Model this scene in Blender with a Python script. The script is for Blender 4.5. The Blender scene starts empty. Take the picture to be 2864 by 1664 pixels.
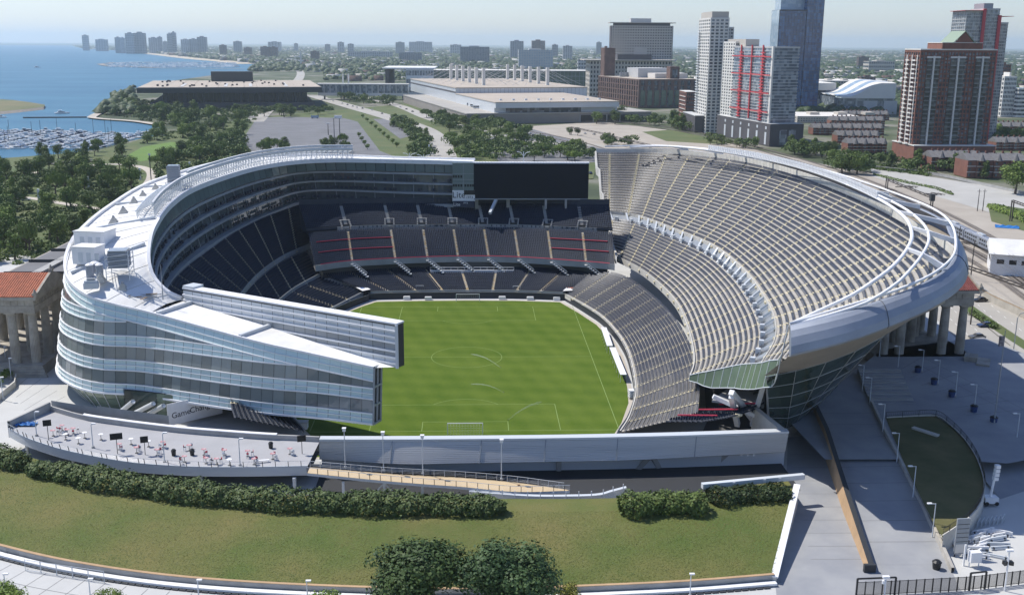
import bpy, math, random
import numpy as np
from mathutils import Vector, Matrix

S = bpy.context.scene
COL = S.collection
rng = random.Random(7)
nrng = np.random.default_rng(11)

# ------------------------------------------------------------------ camera
F_PX, PITCH, YAW, ROLL = 2919.27, 0.238658, 0.0377874, 0.0061160
CAM = np.array([1.856, -260.668, 79.396])
_fw = np.array([math.sin(YAW)*math.cos(PITCH), math.cos(YAW)*math.cos(PITCH), -math.sin(PITCH)])
_r = np.array([math.cos(YAW), -math.sin(YAW), 0.0])
_u = np.cross(_r, _fw)
_rx = math.cos(ROLL)*_r + math.sin(ROLL)*_u
_ux = -math.sin(ROLL)*_r + math.cos(ROLL)*_u
cam_data = bpy.data.cameras.new('camera')
cam = bpy.data.objects.new('camera', cam_data)
COL.objects.link(cam)
cam_data.sensor_width = 36.0
cam_data.lens = 36.0*F_PX/2864.0
cam_data.clip_start = 1.0
cam_data.clip_end = 80000.0
M = Matrix(((_rx[0], _ux[0], -_fw[0], CAM[0]), (_rx[1], _ux[1], -_fw[1], CAM[1]),
            (_rx[2], _ux[2], -_fw[2], CAM[2]), (0, 0, 0, 1)))
cam.matrix_world = M
S.camera = cam

# ------------------------------------------------------------------ light
SUN_EL, SUN_AZ = math.radians(55.0), math.radians(30.0)     # shadows run towards (+cos az, -sin az)
world = bpy.data.worlds.new('World')
S.world = world
world.use_nodes = True
wn = world.node_tree
bg = wn.nodes['Background']
sky = wn.nodes.new('ShaderNodeTexSky')
sky.sky_type = 'NISHITA'
sky.sun_disc = False
sky.sun_elevation = SUN_EL
to_sun = Vector((-math.cos(SUN_AZ)*math.cos(SUN_EL), math.sin(SUN_AZ)*math.cos(SUN_EL), math.sin(SUN_EL)))
sky.sun_rotation = math.atan2(to_sun.x, to_sun.y)
sky.altitude = 180.0
sky.air_density = 1.0
sky.dust_density = 0.4
sky.ozone_density = 1.0
tint = wn.nodes.new('ShaderNodeMix')
tint.data_type = 'RGBA'; tint.blend_type = 'MULTIPLY'
tint.inputs[0].default_value = 1.0
tint.inputs[7].default_value = (0.93, 0.98, 1.19, 1.0)       # cooler than the model's horizon
wn.links.new(sky.outputs[0], tint.inputs[6])
wn.links.new(tint.outputs[2], bg.inputs[0])
bg.inputs[1].default_value = 0.108
sun_d = bpy.data.lights.new('sun', 'SUN')
sun_d.energy = 4.3
sun_d.angle = math.radians(0.5)
sun_d.color = (1.0, 0.955, 0.88)
sun = bpy.data.objects.new('sun', sun_d)
COL.objects.link(sun)
sun.rotation_euler = to_sun.to_track_quat('Z', 'Y').to_euler()
sun.location = (0, 0, 500)
S.view_settings.view_transform = 'Standard'
S.view_settings.look = 'None'
S.view_settings.exposure = 0.22
S.view_settings.gamma = 1.0
S.view_settings.use_curve_mapping = False
S.render.engine = 'CYCLES'
S.cycles.max_bounces = 6
S.cycles.diffuse_bounces = 3
S.cycles.glossy_bounces = 3
S.cycles.transmission_bounces = 2
S.cycles.volume_bounces = 2
S.cycles.use_adaptive_sampling = True
S.cycles.adaptive_threshold = 0.02
S.cycles.use_denoising = True

# ------------------------------------------------------------------ survey: where a sight line of the photograph meets a level
SC = 2864.0/2520.0


def ray(a, b):
    return _fw + _rx*((a*SC-1432)/F_PX) - _ux*((b*SC-832)/F_PX)


def G(a, b, z=0.0):
    d = ray(a, b)
    return CAM + d*((z-CAM[2])/d[2])


def GD(a, b, dist):
    d = ray(a, b)
    return CAM + d*(dist/math.hypot(d[0], d[1]))


def proj(p):
    d = np.asarray(p, float)-CAM
    k = d @ _fw
    return (1432+F_PX*(d @ _rx)/k)/SC, (832-F_PX*(d @ _ux)/k)/SC


def zat(x, y, v):
    """height of the point above (x, y) seen on picture row v"""
    lo, hi = -20.0, 900.0
    for _ in range(50):
        m = (lo+hi)/2
        if proj((x, y, m))[1] > v:
            lo = m
        else:
            hi = m
    return lo


# ------------------------------------------------------------------ objects
def new_mesh(name, verts, faces, mats, idx=None, smooth=False):
    me = bpy.data.meshes.new(name)
    if isinstance(verts, np.ndarray) and isinstance(faces, np.ndarray):
        nv, nf, k = len(verts), len(faces), faces.shape[1]
        me.vertices.add(nv)
        me.vertices.foreach_set('co', verts.astype(np.float32).ravel())
        me.loops.add(nf*k)
        me.loops.foreach_set('vertex_index', faces.astype(np.int32).ravel())
        me.polygons.add(nf)
        me.polygons.foreach_set('loop_start', np.arange(0, nf*k, k, dtype=np.int32))
        me.update(calc_edges=True)
    else:
        me.from_pydata([tuple(v) for v in verts], [], [tuple(f) for f in faces])
    for m in (mats if isinstance(mats, (list, tuple)) else [mats]):
        me.materials.append(m)
    if idx is not None:
        me.polygons.foreach_set('material_index', np.asarray(idx, dtype=np.int32))
    if smooth:
        me.polygons.foreach_set('use_smooth', np.ones(len(me.polygons), dtype=bool))
    me.update()
    return me


def link(name, data, parent=None, loc=(0, 0, 0), rot=(0, 0, 0), label=None, cat=None, group=None, kind=None):
    o = bpy.data.objects.new(name, data)
    COL.objects.link(o)
    o.parent = parent
    o.location = loc
    o.rotation_euler = rot
    if label: o['label'] = label
    if cat: o['category'] = cat
    if group: o['group'] = group
    if kind: o['kind'] = kind
    return o


def thing(name, label, cat, loc=(0, 0, 0), rz=0.0, group=None):
    o = link(name, None, None, loc, (0, 0, rz), label, cat, group)
    o.empty_display_size = 0.5
    return o


def copy_tree(o, parent=None):
    c = o.copy()
    COL.objects.link(c)
    c.parent = parent
    for ch in o.children:
        copy_tree(ch, c)
    return c


class MB:
    """collects faces for ONE mesh object"""
    def __init__(s):
        s.v, s.f, s.i, s.cur = [], [], [], 0

    def mat(s, k):
        s.cur = k
        return s

    def poly(s, pts):
        n = len(s.v)
        s.v += [tuple(p) for p in pts]
        s.f.append(tuple(range(n, n+len(pts))))
        s.i.append(s.cur)
        return s

    def box(s, x0, x1, y0, y1, z0, z1):
        return s.hexa([(x0, y0), (x1, y0), (x1, y1), (x0, y1)], z0, z1)

    def hexa(s, ring, z0, z1, top=None):
        """prism over a plan ring (counter-clockwise); z1/z0 numbers or lists; top: other ring at the top"""
        n = len(ring)
        b = len(s.v)
        zz0 = z0 if isinstance(z0, (list, tuple)) else [z0]*n
        zz1 = z1 if isinstance(z1, (list, tuple)) else [z1]*n
        t = top or ring
        s.v += [(ring[k][0], ring[k][1], zz0[k]) for k in range(n)]
        s.v += [(t[k][0], t[k][1], zz1[k]) for k in range(n)]
        s.f.append(tuple(b+k for k in range(n))[::-1])
        s.f.append(tuple(b+n+k for k in range(n)))
        for k in range(n):
            j = (k+1) % n
            s.f.append((b+k, b+j, b+n+j, b+n+k))
        s.i += [s.cur]*(n+2)
        return s

    def obox(s, c, ax, hx, hy, z0, z1):
        """box turned in plan: centre c, unit direction ax, half lengths hx along it, hy across it"""
        a = np.array(ax[:2], float)
        a = a/np.linalg.norm(a)
        p = np.array([-a[1], a[0]])
        c = np.array(c[:2], float)
        return s.hexa([c-a*hx-p*hy, c+a*hx-p*hy, c+a*hx+p*hy, c-a*hx+p*hy], z0, z1)

    def bar(s, p, q, r, r2=None, up=None):
        """square bar between two points"""
        p, q = np.array(p, float), np.array(q, float)
        d = q-p
        L = np.linalg.norm(d)
        if L < 1e-6: return s
        d = d/L
        a = np.cross(d, (0, 0, 1) if abs(d[2]) < .95 else (1, 0, 0))
        a = a/np.linalg.norm(a)
        c = np.cross(d, a)
        r2 = r if r2 is None else r2
        b = len(s.v)
        for o, rr in ((p, r), (q, r2)):
            for (i, j) in ((-1, -1), (1, -1), (1, 1), (-1, 1)):
                s.v.append(tuple(o+a*i*rr+c*j*rr))
        for f in ((3, 2, 1, 0), (4, 5, 6, 7), (0, 1, 5, 4), (1, 2, 6, 5), (2, 3, 7, 6), (3, 0, 4, 7)):
            s.f.append(tuple(b+k for k in f)); s.i.append(s.cur)
        return s

    def tube(s, pts, r, n=6, cap=True):
        """round tube along a line of points; r a number or one per point"""
        P = [np.array(p, float) for p in pts]
        rr = r if isinstance(r, (list, tuple)) else [r]*len(P)
        b = len(s.v)
        for k, p in enumerate(P):
            d = P[min(k+1, len(P)-1)]-P[max(k-1, 0)]
            d = d/(np.linalg.norm(d)+1e-9)
            a = np.cross(d, (0, 0, 1) if abs(d[2]) < .95 else (1, 0, 0))
            a = a/np.linalg.norm(a)
            c = np.cross(d, a)
            for j in range(n):
                t = 2*math.pi*j/n
                s.v.append(tuple(p+(a*math.cos(t)+c*math.sin(t))*rr[k]))
        for k in range(len(P)-1):
            for j in range(n):
                j2 = (j+1) % n
                s.f.append((b+k*n+j, b+k*n+j2, b+(k+1)*n+j2, b+(k+1)*n+j)); s.i.append(s.cur)
        if cap:
            s.f.append(tuple(b+j for j in range(n))); s.i.append(s.cur)
            e = b+(len(P)-1)*n
            s.f.append(tuple(e+j for j in range(n))[::-1]); s.i.append(s.cur)
        return s

    def loft(s, A, B):
        """strip of quads between two lines of equal length"""
        n = len(A)
        b = len(s.v)
        s.v += [tuple(p) for p in A]+[tuple(p) for p in B]
        for k in range(n-1):
            s.f.append((b+k, b+k+1, b+n+k+1, b+n+k)); s.i.append(s.cur)
        return s

    def loft_rows(s, rows, closed=False):
        for A, B in zip(rows[:-1], rows[1:]):
            s.loft(A, B)
        return s

    def build(s, name, mats, parent=None, smooth=False, **kw):
        return link(name, new_mesh(name, s.v, s.f, mats, s.i, smooth), parent, **kw)


class Curve:
    """smooth line through points, read by t in 0..1 (even in length)"""
    def __init__(s, pts, n=400, smooth=True):
        P = np.array(pts, float)
        if smooth and len(P) > 2:
            Q = np.vstack([2*P[0]-P[1], P, 2*P[-1]-P[-2]])
            out = []
            m = max(4, n//(len(P)-1))
            for k in range(1, len(Q)-2):
                p0, p1, p2, p3 = Q[k-1], Q[k], Q[k+1], Q[k+2]
                t = np.linspace(0, 1, m, endpoint=False)[:, None]
                out.append(.5*((2*p1)+(-p0+p2)*t+(2*p0-5*p1+4*p2-p3)*t**2+(-p0+3*p1-3*p2+p3)*t**3))
            P = np.vstack(out+[P[-1:]])
        s.P = P
        d = np.r_[0, np.cumsum(np.linalg.norm(np.diff(P, axis=0), axis=1))]
        s.L = d[-1]
        s.d = d/d[-1]

    def __call__(s, t):
        t = np.asarray(t, float)
        return np.stack([np.interp(t, s.d, s.P[:, k]) for k in range(s.P.shape[1])], -1)

    def pts(s, n, a=0.0, b=1.0):
        return s(np.linspace(a, b, n))


# ------------------------------------------------------------------ materials
def mat(name, col, rough=0.8, metal=0.0, var=0.0, scale=1.0, col2=None, bump=0.0, bscale=None, spec=0.5, detail=4.0, obj_rand=0.0, coord='Object', stretch=None):
    m = bpy.data.materials.new(name)
    m.use_nodes = True
    nt = m.node_tree
    p = nt.nodes['Principled BSDF']
    p.inputs['Roughness'].default_value = rough
    p.inputs['Metallic'].default_value = metal
    p.inputs['Specular IOR Level'].default_value = spec
    p.inputs['Base Color'].default_value = (*col, 1)
    tc = nt.nodes.new('ShaderNodeTexCoord')
    src = tc.outputs[coord]
    if coord == 'World':
        pass
    if stretch:
        mp = nt.nodes.new('ShaderNodeMapping')
        mp.inputs['Scale'].default_value = stretch
        nt.links.new(src, mp.inputs[0]); src = mp.outputs[0]
    out = None
    if var > 0 or col2:
        no = nt.nodes.new('ShaderNodeTexNoise')
        no.inputs['Scale'].default_value = scale
        no.inputs['Detail'].default_value = detail
        no.inputs['Roughness'].default_value = 0.6
        nt.links.new(src, no.inputs['Vector'])
        rp = nt.nodes.new('ShaderNodeValToRGB')
        rp.color_ramp.elements[0].position = 0.32
        rp.color_ramp.elements[1].position = 0.68
        c2 = col2 or tuple(min(1, c*(1+var)) for c in col)
        c1 = col if col2 else tuple(c*(1-var) for c in col)
        rp.color_ramp.elements[0].color = (*c1, 1)
        rp.color_ramp.elements[1].color = (*c2, 1)
        nt.links.new(no.outputs[0], rp.inputs[0])
        out = rp.outputs[0]
    if obj_rand > 0:
        oi = nt.nodes.new('ShaderNodeObjectInfo')
        hs = nt.nodes.new('ShaderNodeHueSaturation')
        mr = nt.nodes.new('ShaderNodeMapRange')
        mr.inputs['To Min'].default_value = 1-obj_rand
        mr.inputs['To Max'].default_value = 1+obj_rand
        nt.links.new(oi.outputs['Random'], mr.inputs[0])
        nt.links.new(mr.outputs[0], hs.inputs['Value'])
        if out is not None: nt.links.new(out, hs.inputs['Color'])
        else: hs.inputs['Color'].default_value = (*col, 1)
        out = hs.outputs[0]
    if out is not None:
        nt.links.new(out, p.inputs['Base Color'])
    if bump > 0:
        nb = nt.nodes.new('ShaderNodeTexNoise')
        nb.inputs['Scale'].default_value = bscale or scale*4
        nb.inputs['Detail'].default_value = 5
        nt.links.new(src, nb.inputs['Vector'])
        bp = nt.nodes.new('ShaderNodeBump')
        bp.inputs['Strength'].default_value = bump
        bp.inputs['Distance'].default_value = 0.3
        nt.links.new(nb.outputs[0], bp.inputs['Height'])
        nt.links.new(bp.outputs[0], p.inputs['Normal'])
    return m


def cell_mat(name, col_a, col_b, size, rough=0.15, spec=0.6, metal=0.0):
    """glass whose tint differs from pane to pane (blinds, rooms behind)"""
    m = mat(name, col_a, rough, metal, spec=spec)
    nt = m.node_tree
    p = nt.nodes['Principled BSDF']
    tc = nt.nodes.new('ShaderNodeTexCoord')
    mp = nt.nodes.new('ShaderNodeVectorMath'); mp.operation = 'DIVIDE'
    mp.inputs[1].default_value = size
    fl = nt.nodes.new('ShaderNodeVectorMath'); fl.operation = 'FLOOR'
    wn_ = nt.nodes.new('ShaderNodeTexWhiteNoise')
    nt.links.new(tc.outputs['Object'], mp.inputs[0])
    nt.links.new(mp.outputs[0], fl.inputs[0])
    nt.links.new(fl.outputs[0], wn_.inputs[0])
    rp = nt.nodes.new('ShaderNodeValToRGB')
    rp.color_ramp.elements[0].position = 0.35
    rp.color_ramp.elements[0].color = (*col_a, 1)
    rp.color_ramp.elements[1].color = (*col_b, 1)
    nt.links.new(wn_.outputs[0], rp.inputs[0])
    nt.links.new(rp.outputs[0], p.inputs['Base Color'])
    return m


MT = {}
MT['concrete'] = mat('stand concrete', (0.43, 0.405, 0.36), 0.85, var=0.15, scale=0.4)
MT['concrete_grey'] = mat('grey concrete', (0.36, 0.355, 0.34), 0.85, var=0.14, scale=0.3)
MT['concrete_dark'] = mat('shaded stand concrete', (0.045, 0.052, 0.07), 0.85, var=0.15, scale=0.4)  # stand concrete with the shade among the seats put into its colour
MT['concrete_pale'] = mat('pale concrete', (0.55, 0.53, 0.48), 0.85, var=0.12, scale=0.3)
MT['step'] = mat('aisle step', (0.58, 0.52, 0.36), 0.8, var=0.2, scale=1.5)
MT['step_tan'] = mat('painted aisle step', (0.55, 0.40, 0.17), 0.8, col2=(0.62, 0.60, 0.55), scale=0.9)
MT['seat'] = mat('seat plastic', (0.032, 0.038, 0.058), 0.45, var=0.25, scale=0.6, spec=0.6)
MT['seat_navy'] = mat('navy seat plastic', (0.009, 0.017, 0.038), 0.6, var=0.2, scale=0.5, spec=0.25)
MT['white_paint'] = mat('white paint', (0.80, 0.80, 0.80), 0.5, var=0.05, scale=0.5)
MT['roof_white'] = mat('white roof membrane', (0.64, 0.63, 0.60), 0.7, col2=(0.78, 0.78, 0.77), scale=0.16, detail=9)
MT['steel'] = mat('brushed silver cladding', (0.30, 0.33, 0.385), 0.5, metal=0.3, var=0.08, scale=0.25)
MT['steel_wall'] = mat('ribbed metal cladding', (0.50, 0.495, 0.48), 0.5, metal=0.15, var=0.1, scale=0.2, stretch=(.15, .15, 3))
MT['soffit'] = mat('tan metal soffit', (0.34, 0.30, 0.25), 0.5, metal=0.3, var=0.1, scale=0.2)
MT['dark'] = mat('dark metal', (0.035, 0.038, 0.042), 0.6)
MT['black'] = mat('black plastic', (0.012, 0.012, 0.013), 0.5)
MT['recess'] = mat('unlit concrete', (0.10, 0.10, 0.10), 0.9)  # concrete with the shade of recesses and undersides put into its colour
MT['screen'] = mat('video screen', (0.007, 0.010, 0.018), 0.55, spec=0.2)
MT['teal_glass'] = mat('blue green spandrel glass', (0.55, 0.68, 0.67), 0.12, obj_rand=0.10, spec=0.8)
MT['dark_glass'] = mat('tinted vision glass', (0.17, 0.195, 0.20), 0.06, obj_rand=0.3, spec=1.0)
MT['green_glass'] = mat('green tinted glass', (0.12, 0.165, 0.12), 0.18, var=0.2, scale=0.15, spec=0.6, obj_rand=.12)
MT['shade_glass'] = mat('shaded green glass', (0.035, 0.055, 0.048), 0.12, var=0.3, scale=0.12, spec=0.5, obj_rand=.3)  # darker copy of the green glass, shade put into its colour
MT['ledge'] = mat('grey suite ledge', (0.32, 0.34, 0.355), 0.5, var=.1, scale=.3)
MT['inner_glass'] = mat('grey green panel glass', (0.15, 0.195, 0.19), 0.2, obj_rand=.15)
MT['pale_glass'] = mat('pale green glass', (0.30, 0.38, 0.35), 0.15, var=0.1, scale=0.2, obj_rand=0.1)
MT['grey_panel'] = mat('pale grey panel', (0.60, 0.63, 0.65), 0.3, obj_rand=0.06)
MT['grey_panel_dark'] = mat('grey glass panel', (0.30, 0.32, 0.335), 0.2, obj_rand=0.1)
MT['stone'] = mat('weathered limestone', (0.36, 0.33, 0.28), 0.9, var=0.25, scale=0.35, bump=0.3, bscale=1.5)
MT['red_tile'] = mat('terracotta tile', (0.42, 0.14, 0.075), 0.8, var=0.25, scale=0.8)
MT['red_paint'] = mat('red rail', (0.60, 0.05, 0.09), 0.5)
MT['plaza'] = mat('plaza concrete', (0.46, 0.46, 0.445), 0.85, col2=(0.54, 0.54, 0.52), scale=0.09, detail=12)
MT['plaza_grey'] = mat('grey plaza concrete', (0.25, 0.26, 0.28), 0.85, col2=(0.34, 0.345, 0.35), scale=0.12, detail=12)
MT['tan_wall'] = mat('tan concrete wall', (0.45, 0.30, 0.17), 0.85, var=0.12, scale=0.3)
MT['asphalt'] = mat('asphalt', (0.16, 0.16, 0.165), 0.9, var=0.15, scale=0.05, detail=8)
MT['road'] = mat('road concrete', (0.38, 0.36, 0.32), 0.9, var=0.1, scale=0.04, detail=8)
MT['path'] = mat('path', (0.48, 0.43, 0.36), 0.9, var=0.1, scale=0.05)
MT['white_line'] = mat('white marking', (0.72, 0.72, 0.68), 0.8)
MT['orange'] = mat('orange banner print', (0.65, 0.16, 0.05), 0.6)
MT['blue_print'] = mat('blue banner print', (0.05, 0.12, 0.32), 0.6)
MT['text_dark'] = mat('dark lettering', (0.02, 0.025, 0.045), 0.6)
# ------------------------------------------------------------------ ground, lake, roads, field
def ground_mat():
    m = mat('ground', (0.060, 0.075, 0.035), 0.95)
    nt = m.node_tree
    p = nt.nodes['Principled BSDF']
    tc = nt.nodes.new('ShaderNodeTexCoord')
    def noise(sc, det=6):
        n = nt.nodes.new('ShaderNodeTexNoise')
        n.inputs['Scale'].default_value = sc
        n.inputs['Detail'].default_value = det
        nt.links.new(tc.outputs['Object'], n.inputs['Vector'])
        return n.outputs[0]
    r1 = nt.nodes.new('ShaderNodeValToRGB')
    e = r1.color_ramp.elements
    e[0].position, e[0].color = 0.38, (0.045, 0.062, 0.026, 1)
    e[1].position, e[1].color = 0.62, (0.20, 0.19, 0.15, 1)
    x = r1.color_ramp.elements.new(0.50); x.color = (0.075, 0.095, 0.038, 1)
    nt.links.new(noise(0.012), r1.inputs[0])
    nt.links.new(r1.outputs[0], p.inputs['Base Color'])
    return m


MT['ground'] = ground_mat()
mb = MB(); R = 40000.0
mb.poly([(-R, -3000, -0.3), (R, -3000, -0.3), (R, R, -0.3), (-R, R, -0.3)])
mb.build('ground', MT['ground'], kind='structure')


def sheet(name, px, m, z=0.0, zs=None, kind='structure', world=False, smooth=False, label=None):
    """flat ground area; its outline given where the sight lines meet the ground"""
    pts = [np.array([*p, z], float)[:3] if world else G(p[0], p[1], z) for p in px]
    if smooth:
        pts = list(Curve(pts+[pts[0]], 200).pts(121))[:-1]
    o = MB().poly([(p[0], p[1], z) for p in pts]).build(name, m, kind=kind)
    if o.data.polygons[0].normal.z < 0:
        o.data.flip_normals()
    return o


def strip(name, px, width, m, z, world=False, kind='structure', n=60):
    pts = np.array([np.array([*p, 0.0])[:3] if world else G(p[0], p[1], z) for p in px], float)
    P = Curve(pts, 300).pts(n)
    d = np.gradient(P[:, :2], axis=0)
    d /= np.linalg.norm(d, axis=1)[:, None]
    q = np.stack([-d[:, 1], d[:, 0]], -1)*width/2
    A = [(p[0]-w[0], p[1]-w[1], z) for p, w in zip(P, q)]
    B = [(p[0]+w[0], p[1]+w[1], z) for p, w in zip(P, q)]
    o = MB().loft(A, B).build(name, m, kind=kind)
    return o, P


# lake: one sheet to the horizon, with small waves
def water_mat():
    m = mat('lake water', (0.045, 0.125, 0.17), 0.42, spec=0.16)
    nt = m.node_tree
    p = nt.nodes['Principled BSDF']
    tc = nt.nodes.new('ShaderNodeTexCoord')
    mp = nt.nodes.new('ShaderNodeMapping'); mp.inputs['Scale'].default_value = (1, 2.2, 1)
    nt.links.new(tc.outputs['Object'], mp.inputs[0])
    n1 = nt.nodes.new('ShaderNodeTexNoise'); n1.inputs['Scale'].default_value = 0.25; n1.inputs['Detail'].default_value = 6
    nt.links.new(mp.outputs[0], n1.inputs['Vector'])
    b = nt.nodes.new('ShaderNodeBump'); b.inputs['Strength'].default_value = 0.5; b.inputs['Distance'].default_value = 0.6
    nt.links.new(n1.outputs[0], b.inputs['Height'])
    nt.links.new(b.outputs[0], p.inputs['Normal'])
    n2 = nt.nodes.new('ShaderNodeTexNoise'); n2.inputs['Scale'].default_value = 0.004; n2.inputs['Detail'].default_value = 5
    nt.links.new(mp.outputs[0], n2.inputs['Vector'])
    rp = nt.nodes.new('ShaderNodeValToRGB')
    rp.color_ramp.elements[0].position = 0.35; rp.color_ramp.elements[0].color = (0.040, 0.135, 0.215, 1)
    rp.color_ramp.elements[1].position = 0.65; rp.color_ramp.elements[1].color = (0.065, 0.185, 0.265, 1)
    nt.links.new(n2.outputs[0], rp.inputs[0])
    nt.links.new(rp.outputs[0], p.inputs['Base Color'])
    return m


MT['water'] = water_mat()
WZ = -0.25
far_w = [G(-40, 104, WZ)]
shore = [(175, 113), (205, 121), (330, 127), (400, 134), (470, 143), (560, 151), (640, 160), (610, 178), (520, 186), (420, 200),
         (330, 218), (285, 240), (272, 262), (228, 286), (240, 294), (330, 301), (398, 311), (402, 322), (398, 334), (345, 342), (300, 352), (240, 368), (120, 384), (-10, 402)]
W = [(-30000, 24000, WZ)]+[tuple(G(a, b, WZ)) for a, b in shore]+[(-420, 300, WZ), (-30000, 300, WZ)]
lake = MB().poly([(p[0], p[1], WZ) for p in W]).build('lake', MT['water'], kind='structure')
if lake.data.polygons[0].normal.z < 0: lake.data.flip_normals()

MT['park_grass'] = mat('park lawn', (0.070, 0.108, 0.028), 0.95, col2=(0.125, 0.135, 0.05), scale=0.03, detail=8)
MT['dry_grass'] = mat('dry island grass', (0.20, 0.17, 0.085), 0.95, col2=(0.11, 0.13, 0.05), scale=0.02, detail=8)
MT['sand'] = mat('beach sand', (0.50, 0.43, 0.32), 0.95, var=0.1, scale=0.01)
MT['riprap'] = mat('shore stones', (0.30, 0.27, 0.23), 0.95, var=0.3, scale=0.5)

# peninsula tip in the lake with its stone edge, and the far marina's breakwater
pen = [G(a, b, 0) for a, b in [(-40, 246), (30, 251), (75, 257), (112, 264), (108, 270), (50, 277), (-40, 286)]]
mb = MB().hexa([(p[0], p[1]) for p in pen][::-1] if False else [(p[0], p[1]) for p in pen], WZ-.5, 2.2, top=[((p[0]-pen[1][0])*.96+pen[1][0], (p[1]-pen[1][1])*.93+pen[1][1]) for p in pen])
mb.build('peninsula_ground', MT['riprap'], kind='structure')
pen2 = [((p[0]-pen[1][0])*.955+pen[1][0], (p[1]-pen[1][1])*.925+pen[1][1], 2.3) for p in pen]
o = MB().poly(pen2).build('peninsula_lawn', MT['dry_grass'], kind='structure')
if o.data.polygons[0].normal.z < 0: o.data.flip_normals()
strip('breakwater', [(245, 158), (265, 162), (330, 165), (400, 168), (500, 169), (600, 170)], 22, MT['riprap'], 1.2)
strip('breakwater', [(245, 158), (300, 154), (390, 152), (470, 153), (560, 156)], 16, MT['riprap'], 1.2)
strip('beach', [(330, 129), (400, 136), (450, 142), (500, 147), (560, 152), (600, 158)], 90, MT['sand'], 0.4)
strip('harbor_walk', [(286, 260), (232, 284), (238, 291), (330, 298), (398, 308)], 9, MT['path'], 1.0)

# parkland west of the harbour and the great lawn
sheet('park_lawn', [(-60, 395), (240, 372), (400, 330), (620, 290), (1010, 255), (1290, 330), (1470, 395), (1460, 440), (600, 440), (420, 470), (200, 600), (-60, 640)], MT['park_grass'], 0.02)
sheet('lawn', [(312, 384), (350, 362), (420, 350), (470, 352), (440, 375), (395, 390), (345, 398)], mat('mown lawn', (0.105, 0.19, 0.028), 0.95, col2=(0.13, 0.21, 0.04), scale=0.05), 0.10)
sheet('parking_lot', [(592, 352), (632, 290), (700, 288), (845, 291), (880, 300), (935, 372), (1010, 400), (560, 400)], MT['asphalt'], 0.06)
sheet('parking_lot', [(918, 293), (958, 293), (1010, 335), (985, 342)], MT['asphalt'], 0.065)
sheet('parking_lot', [(1180, 345), (1310, 318), (1475, 365), (1480, 400), (1230, 400)], MT['asphalt'], 0.062)
strip('road', [(770, 236), (860, 262), (960, 290), (1040, 318), (1075, 350), (1090, 400)], 22, MT['road'], 0.10)
strip('road', [(900, 240), (985, 262), (1060, 292), (1160, 318), (1300, 348), (1500, 360)], 16, MT['road'], 0.09)
strip('road', [(625, 300), (740, 180), (700, 150), (760, 130)], 20, MT['road'], 0.085)
strip('path', [(350, 470), (372, 440), (368, 420), (330, 408), (250, 405), (120, 420), (0, 440)], 6, MT['path'], 0.09)
strip('path', [(0, 490), (60, 486), (150, 500), (230, 512), (330, 520)], 5, MT['path'], 0.09)
strip('path', [(0, 575), (50, 560), (110, 562)], 5, MT['path'], 0.092)

# rail yard, roads and lots on the other side of the stadium
sheet('rail_yard', [(1290, 312), (1480, 300), (1640, 320), (2050, 410), (2140, 425), (2560, 560), (2560, 860), (2400, 760), (2200, 560), (1900, 420), (1640, 370), (1460, 372)],
      mat('rail ballast and dirt', (0.34, 0.30, 0.25), 0.95, col2=(0.42, 0.38, 0.32), scale=0.05, detail=9), 0.03)
sheet('pale_lot', [(2140, 412), (2560, 478), (2560, 560), (2260, 470), (2150, 436)], mat('pale gravel', (0.42, 0.41, 0.38), 0.95, var=.08, scale=.05), 0.07)
sheet('yard_grass', [(1580, 325), (1650, 320), (1790, 347), (1780, 356), (1640, 348)], MT['park_grass'], 0.06)
sheet('yard_grass', [(2430, 500), (2560, 520), (2560, 580), (2440, 545)], MT['park_grass'], 0.09)
# ------------------------------------------------------------------ plaza ground round the stadium
sheet('plaza', [(-420, 640), (-420, 1900), (2950, 1900), (2950, 960), (2400, 830), (2250, 700), (1260, 470), (300, 560)], MT['plaza'], 0.0)
# ------------------------------------------------------------------ playing field
def turf_mat():
    m = mat('field turf', (0.10, 0.17, 0.03), 1.0, spec=.08)
    nt = m.node_tree
    p = nt.nodes['Principled BSDF']
    tc = nt.nodes.new('ShaderNodeTexCoord')
    def mth(op, a, b=None):
        n = nt.nodes.new('ShaderNodeMath'); n.operation = op
        for k, x in enumerate((a, b)):
            if x is None: continue
            if isinstance(x, (int, float)): n.inputs[k].default_value = x
            else: nt.links.new(x, n.inputs[k])
        return n.outputs[0]
    sp = nt.nodes.new('ShaderNodeSeparateXYZ')
    nt.links.new(tc.outputs['Object'], sp.inputs[0])
    def noise(sc, det=5):
        n = nt.nodes.new('ShaderNodeTexNoise'); n.inputs['Scale'].default_value = sc; n.inputs['Detail'].default_value = det
        nt.links.new(tc.outputs['Object'], n.inputs['Vector'])
        return n.outputs[0]
    wob = mth('MULTIPLY', noise(0.35, 3), 2.0)
    def stripe(k, c):
        a = mth('ADD', mth('MULTIPLY', sp.outputs[0], k[0]), mth('MULTIPLY', sp.outputs[1], k[1]))
        return mth('MULTIPLY', mth('SINE', mth('ADD', a, wob)), c)
    st = mth('ADD', mth('ADD', stripe((1.05, 0.30), .10), stripe((0.12, 0.86), .12)), mth('MULTIPLY', mth('SUBTRACT', noise(0.06, 8), .5), 1.1))
    st = mth('ADD', st, mth('MULTIPLY', mth('SUBTRACT', noise(1.2, 4), .5), .5))
    rp = nt.nodes.new('ShaderNodeValToRGB')
    e = rp.color_ramp.elements
    e[0].position, e[0].color = 0.0, (0.062, 0.112, 0.012, 1)
    e[1].position, e[1].color = 1.0, (0.122, 0.170, 0.028, 1)
    nt.links.new(mth('ADD', st, .5), rp.inputs[0])
    nt.links.new(rp.outputs[0], p.inputs['Base Color'])
    return m


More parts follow.
